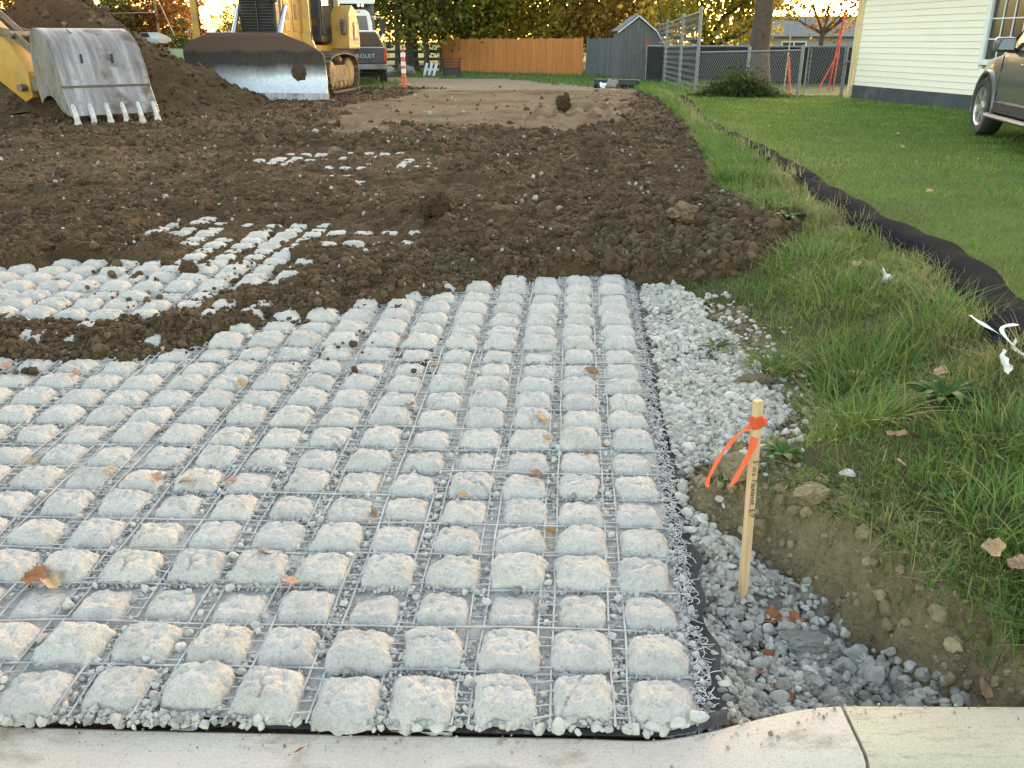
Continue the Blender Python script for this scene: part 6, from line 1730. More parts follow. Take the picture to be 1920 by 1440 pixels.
# black screen fabric behind
sc_ = empty("screen_fence", (0, 0, 0), 0, "black fabric screen fence with white top rail behind the large tree trunk", "fence")
M_scr = plain("black_screen", (0.016, 0.017, 0.019), 0.85, var=0.3, vs=3)
SA, SB = (5.15, 35.0), (12.6, 32.2)
P = [[(SA[0] + (SB[0] - SA[0]) * t, SA[1] + (SB[1] - SA[1]) * t + 0.03 * math.sin(t * 60), z) for t in np.linspace(0, 1, 60)] for z in (0.0, 0.7, 1.38)]
mb = MB(); mb.grid(P); mb.build("screen_fabric", M_scr, sc_, smooth=True, fix=False)
mb = MB(); mb.tube([(SA[0], SA[1], 1.42), (SB[0], SB[1], 1.40)], 0.035, 8); mb.build("top_rail", M_galv, sc_)
for t in np.linspace(0, 1, 5):
    mb = MB(); mb.cyl((SA[0] + (SB[0] - SA[0]) * t, SA[1] + (SB[1] - SA[1]) * t + 0.05, -0.1), (SA[0] + (SB[0] - SA[0]) * t, SA[1] + (SB[1] - SA[1]) * t + 0.05, 1.45), 0.03); mb.build("post", M_galv, sc_)

def board_fence(name, label, A, B, h, bw, m, z0, gaps=0.006, jag=0.02, rails=True):
    root = empty(name, (A[0], A[1], 0), 0, label, "fence")
    L = math.hypot(B[0] - A[0], B[1] - A[1]); n_ = int(L / bw); rg = np.random.default_rng(n_)
    dx, dy = (B[0] - A[0]) / L, (B[1] - A[1]) / L; ang = math.atan2(dy, dx)
    base = MB(); base.box((0, 0, h / 2), (bw - gaps, 0.02, h)); bo = None
    for i in range(n_):
        if bo is None:
            o = base.build("board", m, root); bo = o
        else:
            o = bo.copy(); COL.objects.link(o)
        s = (i + 0.5) * bw; t = s / L
        o.location = (dx * s, dy * s, z0[0] + (z0[1] - z0[0]) * t + rg.normal(0, jag * 0.5))
        o.rotation_euler = (rg.normal(0, 0.006), rg.normal(0, 0.006), ang + rg.normal(0, 0.05)); o.scale = (1, 1, 1 + rg.normal(0, 0.008))
    if rails:
        for zz in (0.35, h * 0.55, h - 0.3):
            mb = MB(); mb.bar((0 - dy * 0.04, dx * 0.04, z0[0] + zz), (dx * L - dy * 0.04, dy * L + dx * 0.04, z0[1] + zz), 0.04, 0.09); mb.build("rail", m, root)
    return root
def wood(name, c1, c2, c3, sc=1.0):
    m, nt, b, tc = new_mat(name)
    oi = nt.nodes.new("ShaderNodeObjectInfo")
    mp = nt.nodes.new("ShaderNodeMapping"); mp.inputs["Scale"].default_value = (14 * sc, 14 * sc, 0.8 * sc)
    nt.links.new(tc.outputs["Object"], mp.inputs[0]); 
    cmb = nt.nodes.new("ShaderNodeCombineXYZ"); nt.links.new(maths(nt, 'MULTIPLY', oi.outputs["Random"], 40.0), cmb.inputs[2]); nt.links.new(cmb.outputs[0], mp.inputs["Location"])
    n = noise(nt, mp.outputs[0], 1.0, 5, 0.6)
    c = ramp(nt, n, [(0.25, c1), (0.5, c2), (0.8, c3)])
    c = mixc(nt, maths(nt, 'MULTIPLY', oi.outputs["Random"], 0.35), c, mixc(nt, 1.0, c, (0.6, 0.55, 0.5), 'MULTIPLY'))
    nt.links.new(c, b.inputs["Base Color"]); b.inputs["Roughness"].default_value = 0.85; b.inputs["Specular IOR Level"].default_value = 0.2
    bump(nt, b, n, 0.2, 0.004)
    return m
M_cedar = wood("orange_cedar", (0.36, 0.130, 0.040), (0.50, 0.195, 0.062), (0.58, 0.26, 0.095))
M_greyw = wood("grey_shaded_wood", (0.085, 0.092, 0.098), (0.12, 0.128, 0.136), (0.16, 0.17, 0.18))  # grey and dark because shade on the boards is put into the colour
M_oldw = wood("dark_weathered_wood", (0.035, 0.034, 0.032), (0.060, 0.058, 0.054), (0.09, 0.085, 0.08))
board_fence("wooden_fence", "orange-brown board fence beyond the dirt track", (-4.10, 54.0), (3.62, 46.0), 1.78, 0.145, M_cedar, (-0.08, -0.05))
board_fence("grey_fence", "dark grey board fence between the orange fence and the shed", (3.70, 45.9), (5.1, 41.0), 1.75, 0.15, M_greyw, (-0.05, 0.0))
rf = empty("rail_fence", (0, 0, 0), 0, "dark wooden rail fence between the pickup and the orange fence", "fence")
for i in range(6):
    x = -12.2 + i * 1.62; y = 52.5 + 0.1 * i
    mb = MB(); mb.box((x, y, 0.55), (0.13, 0.13, 1.45), taper=0.9); mb.build("post", M_oldw, rf)
    if i < 5:
        for z in (0.22, 0.62, 1.02):
            mb = MB(); mb.bar((x, y - 0.06, z), (x + 1.62, y + 0.04, z + 0.02), 0.05, 0.16); mb.build("rail", M_oldw, rf)

# ================================================================== SHED
sh = empty("garden_shed", (4.35, 37.2, 0.0), 0, "small dark grey shed with white roof edge behind the tall chain-link fence", "shed")
M_shed = plain("shed_siding", (0.095, 0.10, 0.106), 0.8, var=0.2)
gable = [(0.0, 0.0), (1.90, 0.0), (1.90, 1.30), (1.42, 1.92), (0.72, 2.46), (0.0, 1.98)]
mb = MB(); mb.prism(gable, (0, 0, 0), (1, 0, 0), (0, 0, 1), (0, 1, 0), 2.4); swl = mb.build("wall", M_shed, sh)
for k in range(12):
    x = 0.08 + k * 0.158; zt = np.interp(x, [0, 0.72, 1.42, 1.90], [1.98, 2.46, 1.92, 1.30]) - 0.06
    mb = MB(); mb.box((x, -0.012, zt / 2), (0.15, 0.02, zt)); mb.build("plank", M_shed, swl)
for a, b in (((-0.10, 1.92), (0.72, 2.53)), ((0.72, 2.53), (1.44, 1.97)), ((1.44, 1.97), (2.02, 1.18))):
    mb = MB(); mb.bar((a[0], -0.06, a[1]), (b[0], -0.06, b[1]), 0.04, 0.07, up=(0, 1, 0)); mb.build("fascia_board", M_vinyl, sh)
    mb = MB(); mb.bar((a[0], 1.2, a[1] + 0.05), (b[0], 1.2, b[1] + 0.05), 2.6, 0.04); mb.build("roof_slope", M_roof, sh)
mb = MB(); mb.box((1.15, -0.03, 1.28), (0.34, 0.03, 0.85)); mb.build("window", plain("brown_red_panel", (0.16, 0.075, 0.06), 0.6), sh)
mb = MB(); mb.box((1.92, -0.03, 0.65), (0.07, 0.07, 1.3)); mb.build("corner_post", M_vinyl, sh)

# ================================================================== HOUSE BEYOND THE SCREEN
nh = empty("neighbour_house", (14.6, 55.0, -0.3), 0, "low grey-roofed house beyond the black screen fence", "house")
M_nw = plain("pale_grey_siding", (0.30, 0.31, 0.29), 0.7, var=0.1)
mb = MB(); mb.box((6.0, 3.0, 1.1), (12.0, 6.0, 2.3)); nwl = mb.build("wall", M_nw, nh)
mb = MB(); mb.prism([(-0.5, 2.15), (6.5, 2.15), (4.4, 3.32), (1.6, 3.32)], (-0.4, 0, 0), (0, 1, 0), (0, 0, 1), (1, 0, 0), 12.8); mb.build("roof", plain("mauve_shingle", (0.20, 0.185, 0.18), 0.9, var=0.15, vs=4), nh)
for x in (2.2, 6.5):
    mb = MB(); mb.box((x, -0.02, 1.35), (1.5, 0.06, 1.1)); wf = mb.build("window", M_vinyl, nh)
    for e in (-0.35, 0.35):
        mb = MB(); mb.box((x + e, -0.06, 1.35), (0.62, 0.02, 0.95)); mb.build("pane", M_glass, wf)

# ================================================================== FAR LEFT: HOUSE, CAR, POLES
fh = empty("far_house", (-41.2, 97.0, -0.2), R(24), "narrow white house far off between the orange trees", "house")
M_fw = plain("far_white_siding", (0.62, 0.60, 0.55), 0.7, var=0.06)
mb = MB(); mb.prism([(0, 0), (1.9, 0), (1.9, 4.4), (0.95, 5.2), (0, 4.4)], (0, 0, 0), (1, 0, 0), (0, 0, 1), (0, 1, 0), 6); mb.build("wall", M_fw, fh)
mb = MB(); mb.bar((-0.15, 3, 4.40), (0.95, 3, 5.34), 6.4, 0.10); mb.bar((0.95, 3, 5.34), (2.05, 3, 4.40), 6.4, 0.10); mb.build("roof", M_roof, fh)
for x, z in ((0.55, 3.4), (1.35, 3.4), (1.0, 2.0)):
    mb = MB(); mb.box((x, -0.02, z), (0.45, 0.05, 0.85)); mb.build("window", M_glass, fh)
fl = empty("far_building", (-53.0, 150.0, -0.2), 0, "low white-roofed building on the far left horizon", "building")
mb = MB(); mb.box((6, 4, 1.5), (14, 8, 3.0)); mb.build("wall", plain("far_wall", (0.34, 0.36, 0.36), 0.8), fl)
mb = MB(); mb.prism([(-0.5, 3.0), (8.5, 3.0), (4, 3.7)], (-1.5, 0, 0), (0, 1, 0), (0, 0, 1), (1, 0, 0), 15); frf = mb.build("roof", M_fw, fl)
mb = MB(); mb.box((7.0, 3.4, 4.0), (1.7, 1.2, 1.2)); mb.build("chimney", plain("red_brick_far", (0.36, 0.13, 0.09), 0.9), frf)
fc = empty("far_car", (-36.6, 93.5, 1.0), R(60), "small silver car far off beyond the soil heap", "car")
M_silv = plain("silver_paint", (0.52, 0.54, 0.56), 0.35, 0.4, var=0.05)
car_shell(fc, [(-2.2, 0.7, 0.8, 0.78, 0.4, 0.85, 0.6, 0.95), (-1.6, 0.84, 0.88, 0.86, 0.25, 0.9, 0.62, 1.15), (-0.6, 0.86, 0.9, 0.88, 0.22, 0.92, 0.64, 1.42), (0.4, 0.86, 0.9, 0.88, 0.22, 0.92, 0.64, 1.40), (1.1, 0.86, 0.9, 0.87, 0.22, 0.9, 0.70, 0.98), (2.2, 0.7, 0.78, 0.74, 0.35, 0.7, 0.6, 0.74)], M_silv, [(1.4, 0.3, 0.36), (-1.35, 0.3, 0.36)])
for s in (-1, 1):
    mb = MB(); mb.add([(s * 0.885, -1.1, 0.95), (s * 0.885, 0.9, 0.94), (s * 0.70, 0.35, 1.34), (s * 0.70, -0.6, 1.36)], [(0, 1, 2, 3)]); mb.build("side_window", M_glass, fc, fix=False)
    for y in (-1.35, 1.4): wheel(fc, (s * 0.78, y, 0.31), 0.31, 0.2, 5, side=s)
M_pole = plain("pole_wood", (0.22, 0.15, 0.10), 0.9, var=0.2)
for (x, y, lab) in ((-43.8, 90.0, "wooden utility pole behind the top of the soil heap"), (-36.2, 95.0, "wooden utility pole beyond the far silver car")):
    up_ = empty("utility_pole", (x, y, -0.2), 0, lab, "utility pole")
    mb = MB(); mb.tube([(0, 0, -0.3), (0, 0, 9.5)], [0.16, 0.11], 10); mb.build("shaft", M_pole, up_, smooth=True)
    mb = MB(); mb.box((0, -0.12, 8.9), (2.2, 0.10, 0.12)); mb.build("crossarm", M_pole, up_)
M_wire = plain("wire", (0.42, 0.36, 0.30), 0.6)
mb = MB(); mb.tube([(-70 + (70 - 36.2) * t if False else -60 + 23.8 * t, 86 + 9 * t, 5.2 - 0.9 * math.sin(math.pi * t) * 0.6 - 0.9 * t) for t in np.linspace(0, 1, 20)], 0.035, 5)
tag(mb.build("overhead_wire", M_wire), "thin overhead wire crossing the orange trees at the far left", "wire")
mb = MB(); mb.tube([(-36.2, 95, 6.5), (-33.3, 93, 0.4)], 0.04, 5); tag(mb.build("guy_wire", M_wire), "slanting guy wire running down beside the far shrub", "wire")
gm = empty("mesh_fence", (0, 0, 0), 0, "pale green mesh fence panels to the left of the bulldozer blade", "fence")
M_gmesh = plain("pale_green_mesh", (0.24, 0.27, 0.17), 0.8, var=0.25, vs=2.5)
for i in range(5):
    x0 = -19.5 + i * 1.3
    P = [[(x0 + 1.2 * t, 45.0 + 0.15 * math.sin(3 * t + i), z) for t in np.linspace(0, 1, 6)] for z in (0.0, 0.6, 1.25)]
    mb = MB(); mb.grid(P); mb.build("mesh_panel", M_gmesh, gm, fix=False)
    mb = MB(); mb.box((x0 - 0.04, 45.05, 0.65), (0.06, 0.06, 1.35)); mb.build("post", M_oldw, gm)

# ================================================================== TREES IN PLACE
FG = "autumn trees along the far left horizon"
tree("maple_tree", (-47.5, 87), "bright orange autumn tree at the far left edge of the view", "orange", 11, 5.2, 0.6, 0.3, 5200, 0.42, 1, lowfill=0.25, group=FG)
tree("maple_tree", (-45.4, 94), "reddish brown autumn tree behind the peak of the soil heap", "red", 9.5, 3.4, 0.8, 0.25, 3600, 0.40, 2, lowfill=0.25, group=FG)
tree("maple_tree", (-42.3, 96), "olive green tree beside the narrow white far house", "olive", 9.5, 3.8, 0.6, 0.25, 4200, 0.38, 3, lowfill=0.3, group=FG)
tree("maple_tree", (-37.8, 99), "tall orange tree just beyond the narrow white far house", "orange", 12, 4.6, 0.8, 0.3, 5600, 0.42, 4, lowfill=0.25, group=FG)
tree("maple_tree", (-39.0, 108), "small dull red tree next to the open peach sky", "red", 7.0, 2.8, 0.6, 0.2, 2600, 0.34, 5, lowfill=0.25, group=FG)
tree("shrub", (-32.6, 92), "rounded dark green shrub below the slanting guy wire", "green", 2.6, 1.7, 0.2, 0.06, 1500, 0.22, 6, lowfill=0.3, cat="shrub")
tree("maple_tree", (-31.6, 108), "small yellow-green tree against open sky left of the bulldozer grille", "yellow_green", 6.0, 2.6, 0.8, 0.2, 2600, 0.30, 7, lowfill=0.25, group=FG)
tree("maple_tree", (-15.5, 74), "dark olive tree hidden behind the bulldozer and white truck", "olive", 12, 5.5, 1.4, 0.3, 5000, 0.34, 8, lowfill=0.2)
tree("maple_tree", (-6.0, 55), "dark multi-branched olive tree over the wooden rail fence", "olive", 11, 5.6, 1.5, 0.42, 12240, 0.27, 9, fork=2.4, lowfill=0.42)
tree("maple_tree", (-2.4, 58.5), "yellow-green tree behind the left end of the orange fence", "yellow_green", 10, 4.6, 1.0, 0.30, 11520, 0.27, 10, lowfill=0.45)
tree("maple_tree", (2.6, 59), "green and yellow tree behind the middle of the orange fence", "yellow_green", 10, 4.8, 0.9, 0.30, 11520, 0.27, 11, lowfill=0.45)
tree("maple_tree", (6.5, 56), "brown and gold tree behind the grey shed roof", "brown_gold", 10, 4.2, 0.9, 0.30, 10080, 0.27, 12, lowfill=0.42)
tree("maple_tree", (9.3, 43.5), "drooping yellow-green tree behind the tall chain-link fence", "yellow_green", 9, 3.8, 1.3, 0.28, 11000, 0.23, 13, lowfill=0.45)
tree("maple_tree", (7.27, 27.0), "thick dark tree trunk behind the low chain-link fence", "brown_gold", 12, 5.4, 3.1, 0.31, 7500, 0.15, 14, fork=3.6, lowfill=0.12)
tree("maple_tree", (12.4, 37.0), "thin brown-leaved tree beside the corner of the cream house", "brown_gold", 7.5, 2.6, 1.7, 0.11, 4200, 0.15, 15, fork=1.9, lowfill=0.3)
tree("maple_tree", (-1.0, 80), "hazy green tree far behind the orange fence", "olive", 12, 7.0, 0.6, 0.4, 8500, 0.36, 16, lowfill=0.4)
tree("maple_tree", (9.5, 84), "hazy gold tree far behind the shed and drooping tree", "brown_gold", 12, 6.5, 0.6, 0.4, 7500, 0.36, 17, lowfill=0.4)
# second trunk stems by the rail fence
for x, y, lab in ((-4.9, 52.6, "slim dark trunk standing at the rail fence, nearer the orange fence"), (-6.6, 53.0, "slim dark trunk standing at the rail fence, nearer the pickup")):
    tree("young_tree", (x, y), lab, "olive", 8.5, 2.2, 2.1, 0.17, 1800, 0.19, int(abs(x) * 10), fork=2.6, lowfill=0.2)

# brush in front of the low fence
br = np.random.default_rng(88)
bro = empty("brush_pile", (5.7, 22.7, 0.25), 0, "sprawling heap of dark green leafy brush below the low chain-link fence", "brush")
n = 5200
u = br.normal(size=(n, 3)); u[:, 0] *= 0.55; u[:, 1] *= 0.25
zz = np.abs(u[:, 2]) * 0.20 * np.exp(-(u[:, 0] / 0.9) ** 2) * 1.5
P = np.stack([u[:, 0], u[:, 1], zz + 0.03], -1)
Rm = rand_rot(n, br); sz = br.uniform(0.05, 0.11, n)
quad = np.array([(-0.5, 0, 0), (0, -0.30, 0.06), (0.5, 0, 0), (0, 0.30, 0.06)])
W = np.einsum('nij,vj->nvi', Rm, quad) * sz[:, None, None] + P[:, None, :]
me = np_mesh("foliage", W.reshape(-1, 3), np.arange(n * 4).reshape(-1, 4)); point_attr(me, "tint", np.repeat(np.clip(br.normal(0.5, 0.25, n), 0, 1), 4))
add_obj("foliage", me, leaf_mat("green", LM["green"]), bro)
mb = MB()
for k in range(26):
    a = br.uniform(0, 6.28); p = Vector((br.normal(0, 0.45), br.normal(0, 0.2), 0.02)); mb.tube([p, p + Vector((0.2 * math.cos(a), 0.12 * math.sin(a), 0.18)), p + Vector((0.45 * math.cos(a), 0.25 * math.sin(a), 0.26))], 0.006, 5)
mb.build("twigs", M_bark, bro, kind="stuff")

# ================================================================== YARD ODDMENTS
M_redp = plain("red_paint", (0.50, 0.045, 0.025), 0.5, var=0.15)
rp = empty("red_prop", (7.42, 24.6, 0.28), 0, "short red metal leg leaning behind the low chain-link fence", "metal leg")
mb = MB(); mb.tube([(0.0, 0, 0.92), (0.04, 0, 0.6), (0.13, -0.05, 0.0)], 0.03, 8); mb.build("leg", M_redp, rp, smooth=True)
mb = MB(); mb.tube([(0.0, 0.05, 0.0), (0.02, 0.05, 1.45)], 0.018, 6); tag(mb.build("garden_cane", plain("cane", (0.40, 0.33, 0.22), 0.8)), "thin pale cane upright beside the red metal leg", "cane").location = (7.43, 24.7, 0.28)
rq = empty("climbing_frame", (8.95, 25.4, 0.28), 0, "tall red metal climbing frame behind the chain-link gate", "metal frame")
for a, b in (((0.05, 0, 0), (0.10, 0, 2.1)), ((-0.42, -0.1, 0.0), (0.08, 0, 1.05)), ((0.02, 0.3, 0), (0.1, 0.0, 2.1))):
    mb = MB(); mb.tube([a, b], 0.02, 8); mb.build("leg", M_redp, rq, smooth=True)
for (x, y, s, lab) in ((-6.2, 45.0, 0.55, "pale boulder beside the wooden rail fence, nearer the pickup"), (-5.3, 45.2, 0.62, "grey boulder beside the wooden rail fence, nearer the orange marker post")):
    v, f = CL3[int(abs(x)) % 6]
    me = np_mesh("boulder", v * np.array([s, s * 0.8, s * 0.62]), f, smooth=True); point_attr(me, "tint", np.full(len(v), 0.3 if x < -6 else 0.05))
    tag(add_obj("boulder", me, M_stone), lab, "boulder").location = (x, y, gz1(x, y) + s * 0.35)
ch = empty("white_crate", (-3.95, 44.2, gz1(-3.95, 44.2)), R(-18), "tipped white slatted crate on the grass before the orange fence", "crate")
for x in (-0.25, 0, 0.25):
    mb = MB(); mb.box((x, 0, 0.30), (0.12, 0.05, 0.62), (R(-14), R(12), 0)); mb.build("slat", M_vinyl, ch)
mb = MB(); mb.box((0, 0.09, 0.30), (0.72, 0.10, 0.10), (0, R(0), 0)); mb.build("crosspiece", M_vinyl, ch)
cg = empty("wire_cage", (-2.85, 43.2, gz1(-2.85, 43.2)), R(6), "dark wire basket stand in front of the orange fence", "wire basket")
mb = MB()
for s in (-1, 1):
    for e in (-1, 1): mb.tube([(s * 0.38, e * 0.25, 0), (s * 0.38, e * 0.25, 0.80)], 0.022, 6)
mb.build("legs_frame", M_black, cg, kind="stuff")
mb = MB()
for k in range(9): mb.tube([(-0.38 + 0.095 * k, -0.25, 0.40), (-0.38 + 0.095 * k, -0.25, 0.80)], 0.009, 4)
for z in (0.40, 0.52, 0.64, 0.80): mb.tube([(-0.38, -0.25, z), (0.38, -0.25, z)], 0.012, 4); mb.tube([(-0.38, 0.25, z), (0.38, 0.25, z)], 0.012, 4)
mb.build("wire_basket", M_black, cg, kind="stuff")
mb = MB(); mb.box((0, 0, 0.22), (0.74, 0.46, 0.36)); mb.build("box", plain("dark_box", (0.05, 0.048, 0.045), 0.8), cg, bevel=0.02)
# corrugated drain pipe
dp = empty("drain_pipe", (3.66, 26.3, gz1(3.66, 26.3) + 0.10), R(0), "black corrugated drain pipe lying at the foot of the shed fence", "pipe")
mb = MB(); prof_ = []
for k in range(60): prof_.append((0.13 + 0.010 * (k % 2), k * 0.022))
mb.lathe(prof_, 18, Matrix.Rotation(R(-72), 4, 'Z') @ Matrix.Rotation(R(-90), 4, 'X') if False else Matrix.Rotation(R(68), 4, 'Z') @ Matrix.Rotation(R(-90), 4, 'X'), cap=False); mb.build("pipe_wall", M_black, dp, smooth=True, sharp=60, fix=False)
mb = MB(); mb.lathe([(0.13, 0.005), (0.10, 0.005), (0.10, 0.3)], 18, Matrix.Rotation(R(68), 4, 'Z') @ Matrix.Rotation(R(-90), 4, 'X'), cap=False); mb.build("pipe_rim", M_black, dp, fix=False)
def scrap(name, loc, size, label, m, seed, rz=0.0, cat="scrap", crump=0.35, tilt=0.3, asp=0.6):
    rg = np.random.default_rng(seed); n_ = 7
    u, v = np.meshgrid(np.linspace(-0.5, 0.5, n_), np.linspace(-0.5, 0.5, n_))
    z = crump * size * fbm(u + seed, v, 0.5, 2, seed)
    x = u * size * (1 + 0.2 * rg.random((n_, n_))); y = v * size * asp * (1 + 0.2 * rg.random((n_, n_)))
    j_, i_ = np.mgrid[0:n_ - 1, 0:n_ - 1]
    me = np_mesh(name, np.stack([x, y, z + size * 0.12], -1).reshape(-1, 3), np.stack([j_ * n_ + i_, j_ * n_ + i_ + 1, (j_ + 1) * n_ + i_ + 1, (j_ + 1) * n_ + i_], -1).reshape(-1, 4), smooth=True)
    o = add_obj(name, me, m); tag(o, label, cat)
    o.location = (loc[0], loc[1], (gz1(loc[0], loc[1]) if len(loc) < 3 else loc[2])); o.rotation_euler = (tilt, 0, rz)
    return o
scrap("plastic_sheet", (2.70, 25.6), 0.45, "crumpled white plastic sheet beside the black drain pipe", M_vinyl, 3, 0.3, "plastic", 0.5)
# orange marker post
cn = empty("marker_post", (-3.6, 30.3, gz1(-3.6, 30.3)), R(0), "slim orange and white traffic marker post behind the tilled soil", "traffic post")
M_or = plain("safety_orange", (0.62, 0.085, 0.020), 0.5, var=0.1)
mb = MB(); mb.lathe([(0.20, 0.0), (0.19, 0.05), (0.09, 0.07), (0.075, 0.10), (0.065, 0.95), (0.05, 1.0), (0.035, 1.04), (0.03, 1.10), (0.045, 1.13), (0.01, 1.15)], 16); mb.build("post_body", M_or, cn, smooth=True, sharp=40)
for z in (0.40, 0.62, 0.90):
    mb = MB(); mb.lathe([(0.079, z), (0.077, z + 0.13)], 16, cap=False); mb.build("reflective_band", M_white, cn, smooth=True)

# ================================================================== FILTER SOCK
def sock_mat():
    m, nt, b, tc = new_mat("sock_mesh")
    co = tc.outputs["Object"]
    w = nt.nodes.new("ShaderNodeTexVoronoi"); w.inputs["Scale"].default_value = 90; nt.links.new(co, w.inputs["Vector"])
    n = noise(nt, co, 5, 4)
    c = ramp(nt, w.outputs["Distance"], [(0.1, (0.008, 0.009, 0.012)), (0.7, (0.016, 0.018, 0.023))])
    c = mixc(nt, ramp(nt, n, [(0.55, (0, 0, 0)), (0.8, (1, 1, 1))]), c, (0.022, 0.022, 0.022))
    nt.links.new(c, b.inputs["Base Color"]); b.inputs["Roughness"].default_value = 0.95; b.inputs["Specular IOR Level"].default_value = 0.02
    bump(nt, b, w.outputs["Distance"], 0.5, 0.006)
    return m
M_sock = sock_mat()
sk_root = empty("filter_sock", (2.43, 5.2, 0.40), 0, "long black mesh filter sock winding between verge and lawn", "filter sock")
pp = catmull([tuple(p) for p in SOCK], 10)
pts = []; rad = []
for i, (x, y) in enumerate(pp):
    dd = Vector((pp[min(i + 1, len(pp) - 1)][0] - pp[max(i - 1, 0)][0], pp[min(i + 1, len(pp) - 1)][1] - pp[max(i - 1, 0)][1])).normalized()
    w_ = 0.012 * math.sin(i * 0.5)
    pts.append((x + dd.y * w_, y - dd.x * w_, max(gz1(x - 0.1, y), gz1(x + 0.12, y)) + 0.052 - 0.015 * min(1, max(0, (y - 7) / 4)))); rad.append(0.090 * (1 + 0.008 * math.sin(i * 0.9) + 0.02 * math.sin(i * 0.31)) * (1.0 if y > 7 else 1.12))
nseg = 18; rows = []
for i, p in enumerate(pts):
    a = Vector(pts[max(i - 1, 0)]); b = Vector(pts[min(i + 1, len(pts) - 1)]); d = (b - a).normalized(); sx = d.cross(Vector((0, 0, 1))).normalized(); sy = sx.cross(d)
    row = []
    for k in range(nseg + 1):
        q = 2 * math.pi * (k % nseg) / nseg
        r_ = rad[i] * (1 + 0.025 * math.sin(3 * q + i * 0.35) + 0.015 * math.sin(5 * q - i * 0.6))
        row.append(Vector(p) + sx * (math.cos(q) * r_ * 1.22) + sy * (math.sin(q) * r_ * 0.76) - sk_root.location)
    rows.append(row)
mb = MB(); mb.grid(rows); mb.build("sock_tube", M_sock, sk_root, smooth=True, sharp=80, fix=False)
M_tape = plain("pale_tape", (0.66, 0.66, 0.58), 0.6, var=0.15, dirt=(0.50, 0.55, 0.22), dirt_s=5, dirt_at=(0.55, 0.75))
def ribbon(name, pts, w, m, parent=None, up=(0, 0, 1), fix=False):
    pts = [Vector(p) for p in pts]; rows = []
    cc = catmull3(pts, 5)
    for i, p in enumerate(cc):
        d = (cc[min(i + 1, len(cc) - 1)] - cc[max(i - 1, 0)]).normalized(); s = d.cross(Vector(up))
        s = s.normalized() if s.length > 1e-4 else Vector((1, 0, 0))
        s = (s + 0.35 * Vector((0, 0, math.sin(i * 0.9)))).normalized()
        ww = w * (1 - 0.25 * (i / len(cc)))
        rows.append([p - s * ww / 2, p + s * ww / 2])
    m2 = MB(); m2.grid(rows); return m2.build(name, m, parent, smooth=True, sharp=80, fix=fix)
def catmull3(P, n=4):
    o_ = []
    for i in range(len(P) - 1):
        p0 = P[max(i - 1, 0)]; p1 = P[i]; p2 = P[i + 1]; p3 = P[min(i + 2, len(P) - 1)]
        for k in range(n):
            t = k / n
            o_.append(0.5 * ((2 * p1) + (p2 - p0) * t + (2 * p0 - 5 * p1 + 4 * p2 - p3) * t * t + (3 * p1 - p0 - 3 * p2 + p3) * t ** 3))
    o_.append(P[-1]); return o_
def on_ground(L, h=0.01):
    return [(x, y, gz1(x, y) + h + e) for x, y, e in L]
tp = ribbon("torn_tape", on_ground([(1.94, 3.48, 0.12), (1.955, 3.40, 0.10), (1.99, 3.31, 0.08), (2.00, 3.22, 0.09), (1.95, 3.15, 0.07), (1.97, 3.06, 0.05)]), 0.020, M_tape)
tag(tp, "torn pale yellow-white tape hanging on the near end of the black sock", "tape")
tp2 = ribbon("torn_tape", on_ground([(2.0, 3.24, 0.14), (1.90, 3.17, 0.14), (1.93, 3.08, 0.08), (1.99, 3.0, 0.05)]), 0.018, M_tape)
tag(tp2, "looped pale tape scrap below the torn tape on the black sock", "tape")

# ================================================================== SURVEY STAKE
def pine():
    m, nt, b, tc = new_mat("pine_stake")
    mp = nt.nodes.new("ShaderNodeMapping"); mp.inputs["Scale"].default_value = (60, 60, 3); nt.links.new(tc.outputs["Object"], mp.inputs[0])
    n = noise(nt, mp.outputs[0], 1.0, 4, 0.6); n2 = noise(nt, tc.outputs["Object"], 9, 4)
    c = ramp(nt, n, [(0.3, (0.46, 0.30, 0.165)), (0.6, (0.60, 0.42, 0.25)), (0.8, (0.66, 0.49, 0.32))])
    c = mixc(nt, ramp(nt, n2, [(0.62, (0, 0, 0)), (0.75, (0.6, 0.6, 0.6))]), c, (0.40, 0.27, 0.17))
    nt.links.new(c, b.inputs["Base Color"]); b.inputs["Roughness"].default_value = 0.75; b.inputs["Specular IOR Level"].default_value = 0.25
    bump(nt, b, n, 0.15, 0.002)
    return m
M_pine = pine()
SZ = -0.075
st = empty("survey_stake", (0.727, 2.255, SZ), 0, "pine survey stake with hand lettering and orange ribbon standing in the gravel", "stake")
st.rotation_euler = (R(-1.0), R(-1.6), R(24))
SHT, SWD, STH = 0.722, 0.027, 0.019
mb = MB(); mb.box((0, 0, SHT / 2 - 0.06), (SWD, STH, SHT + 0.12)); shaft = mb.build("shaft", M_pine, st, bevel=0.0016)
M_ink = plain("marker_ink", (0.035, 0.030, 0.026), 0.7, var=0.2)
text_obj("hand_lettering", "3' o/s  Flexamat  E/P", 0.0275, M_ink, shaft, (0.0, -STH / 2 - 0.0006, 0.440), (R(90), R(90), 0), 0.0003, shear=0.15, sx=0.86)
_t = bpy.data.objects['hand_lettering'].data
for _v in _t.vertices:
    _q = _v.co; _q.x += 0.0009 * math.sin(_q.y * 260 + _q.x * 90); _q.y += 0.0014 * math.sin(_q.x * 140) + 0.0006 * math.sin(_q.x * 410)
M_ribbon = tinted("flagging_orange", [(0, (0.80, 0.15, 0.045)), (1, (0.88, 0.24, 0.09))], 0.45, 0.35, 0.35)
mb = MB(); mb.box((0, 0, 0.655), (SWD + 0.006, STH + 0.006, 0.042)); mb.build("ribbon_wrap", M_ribbon, st, bevel=0.004)
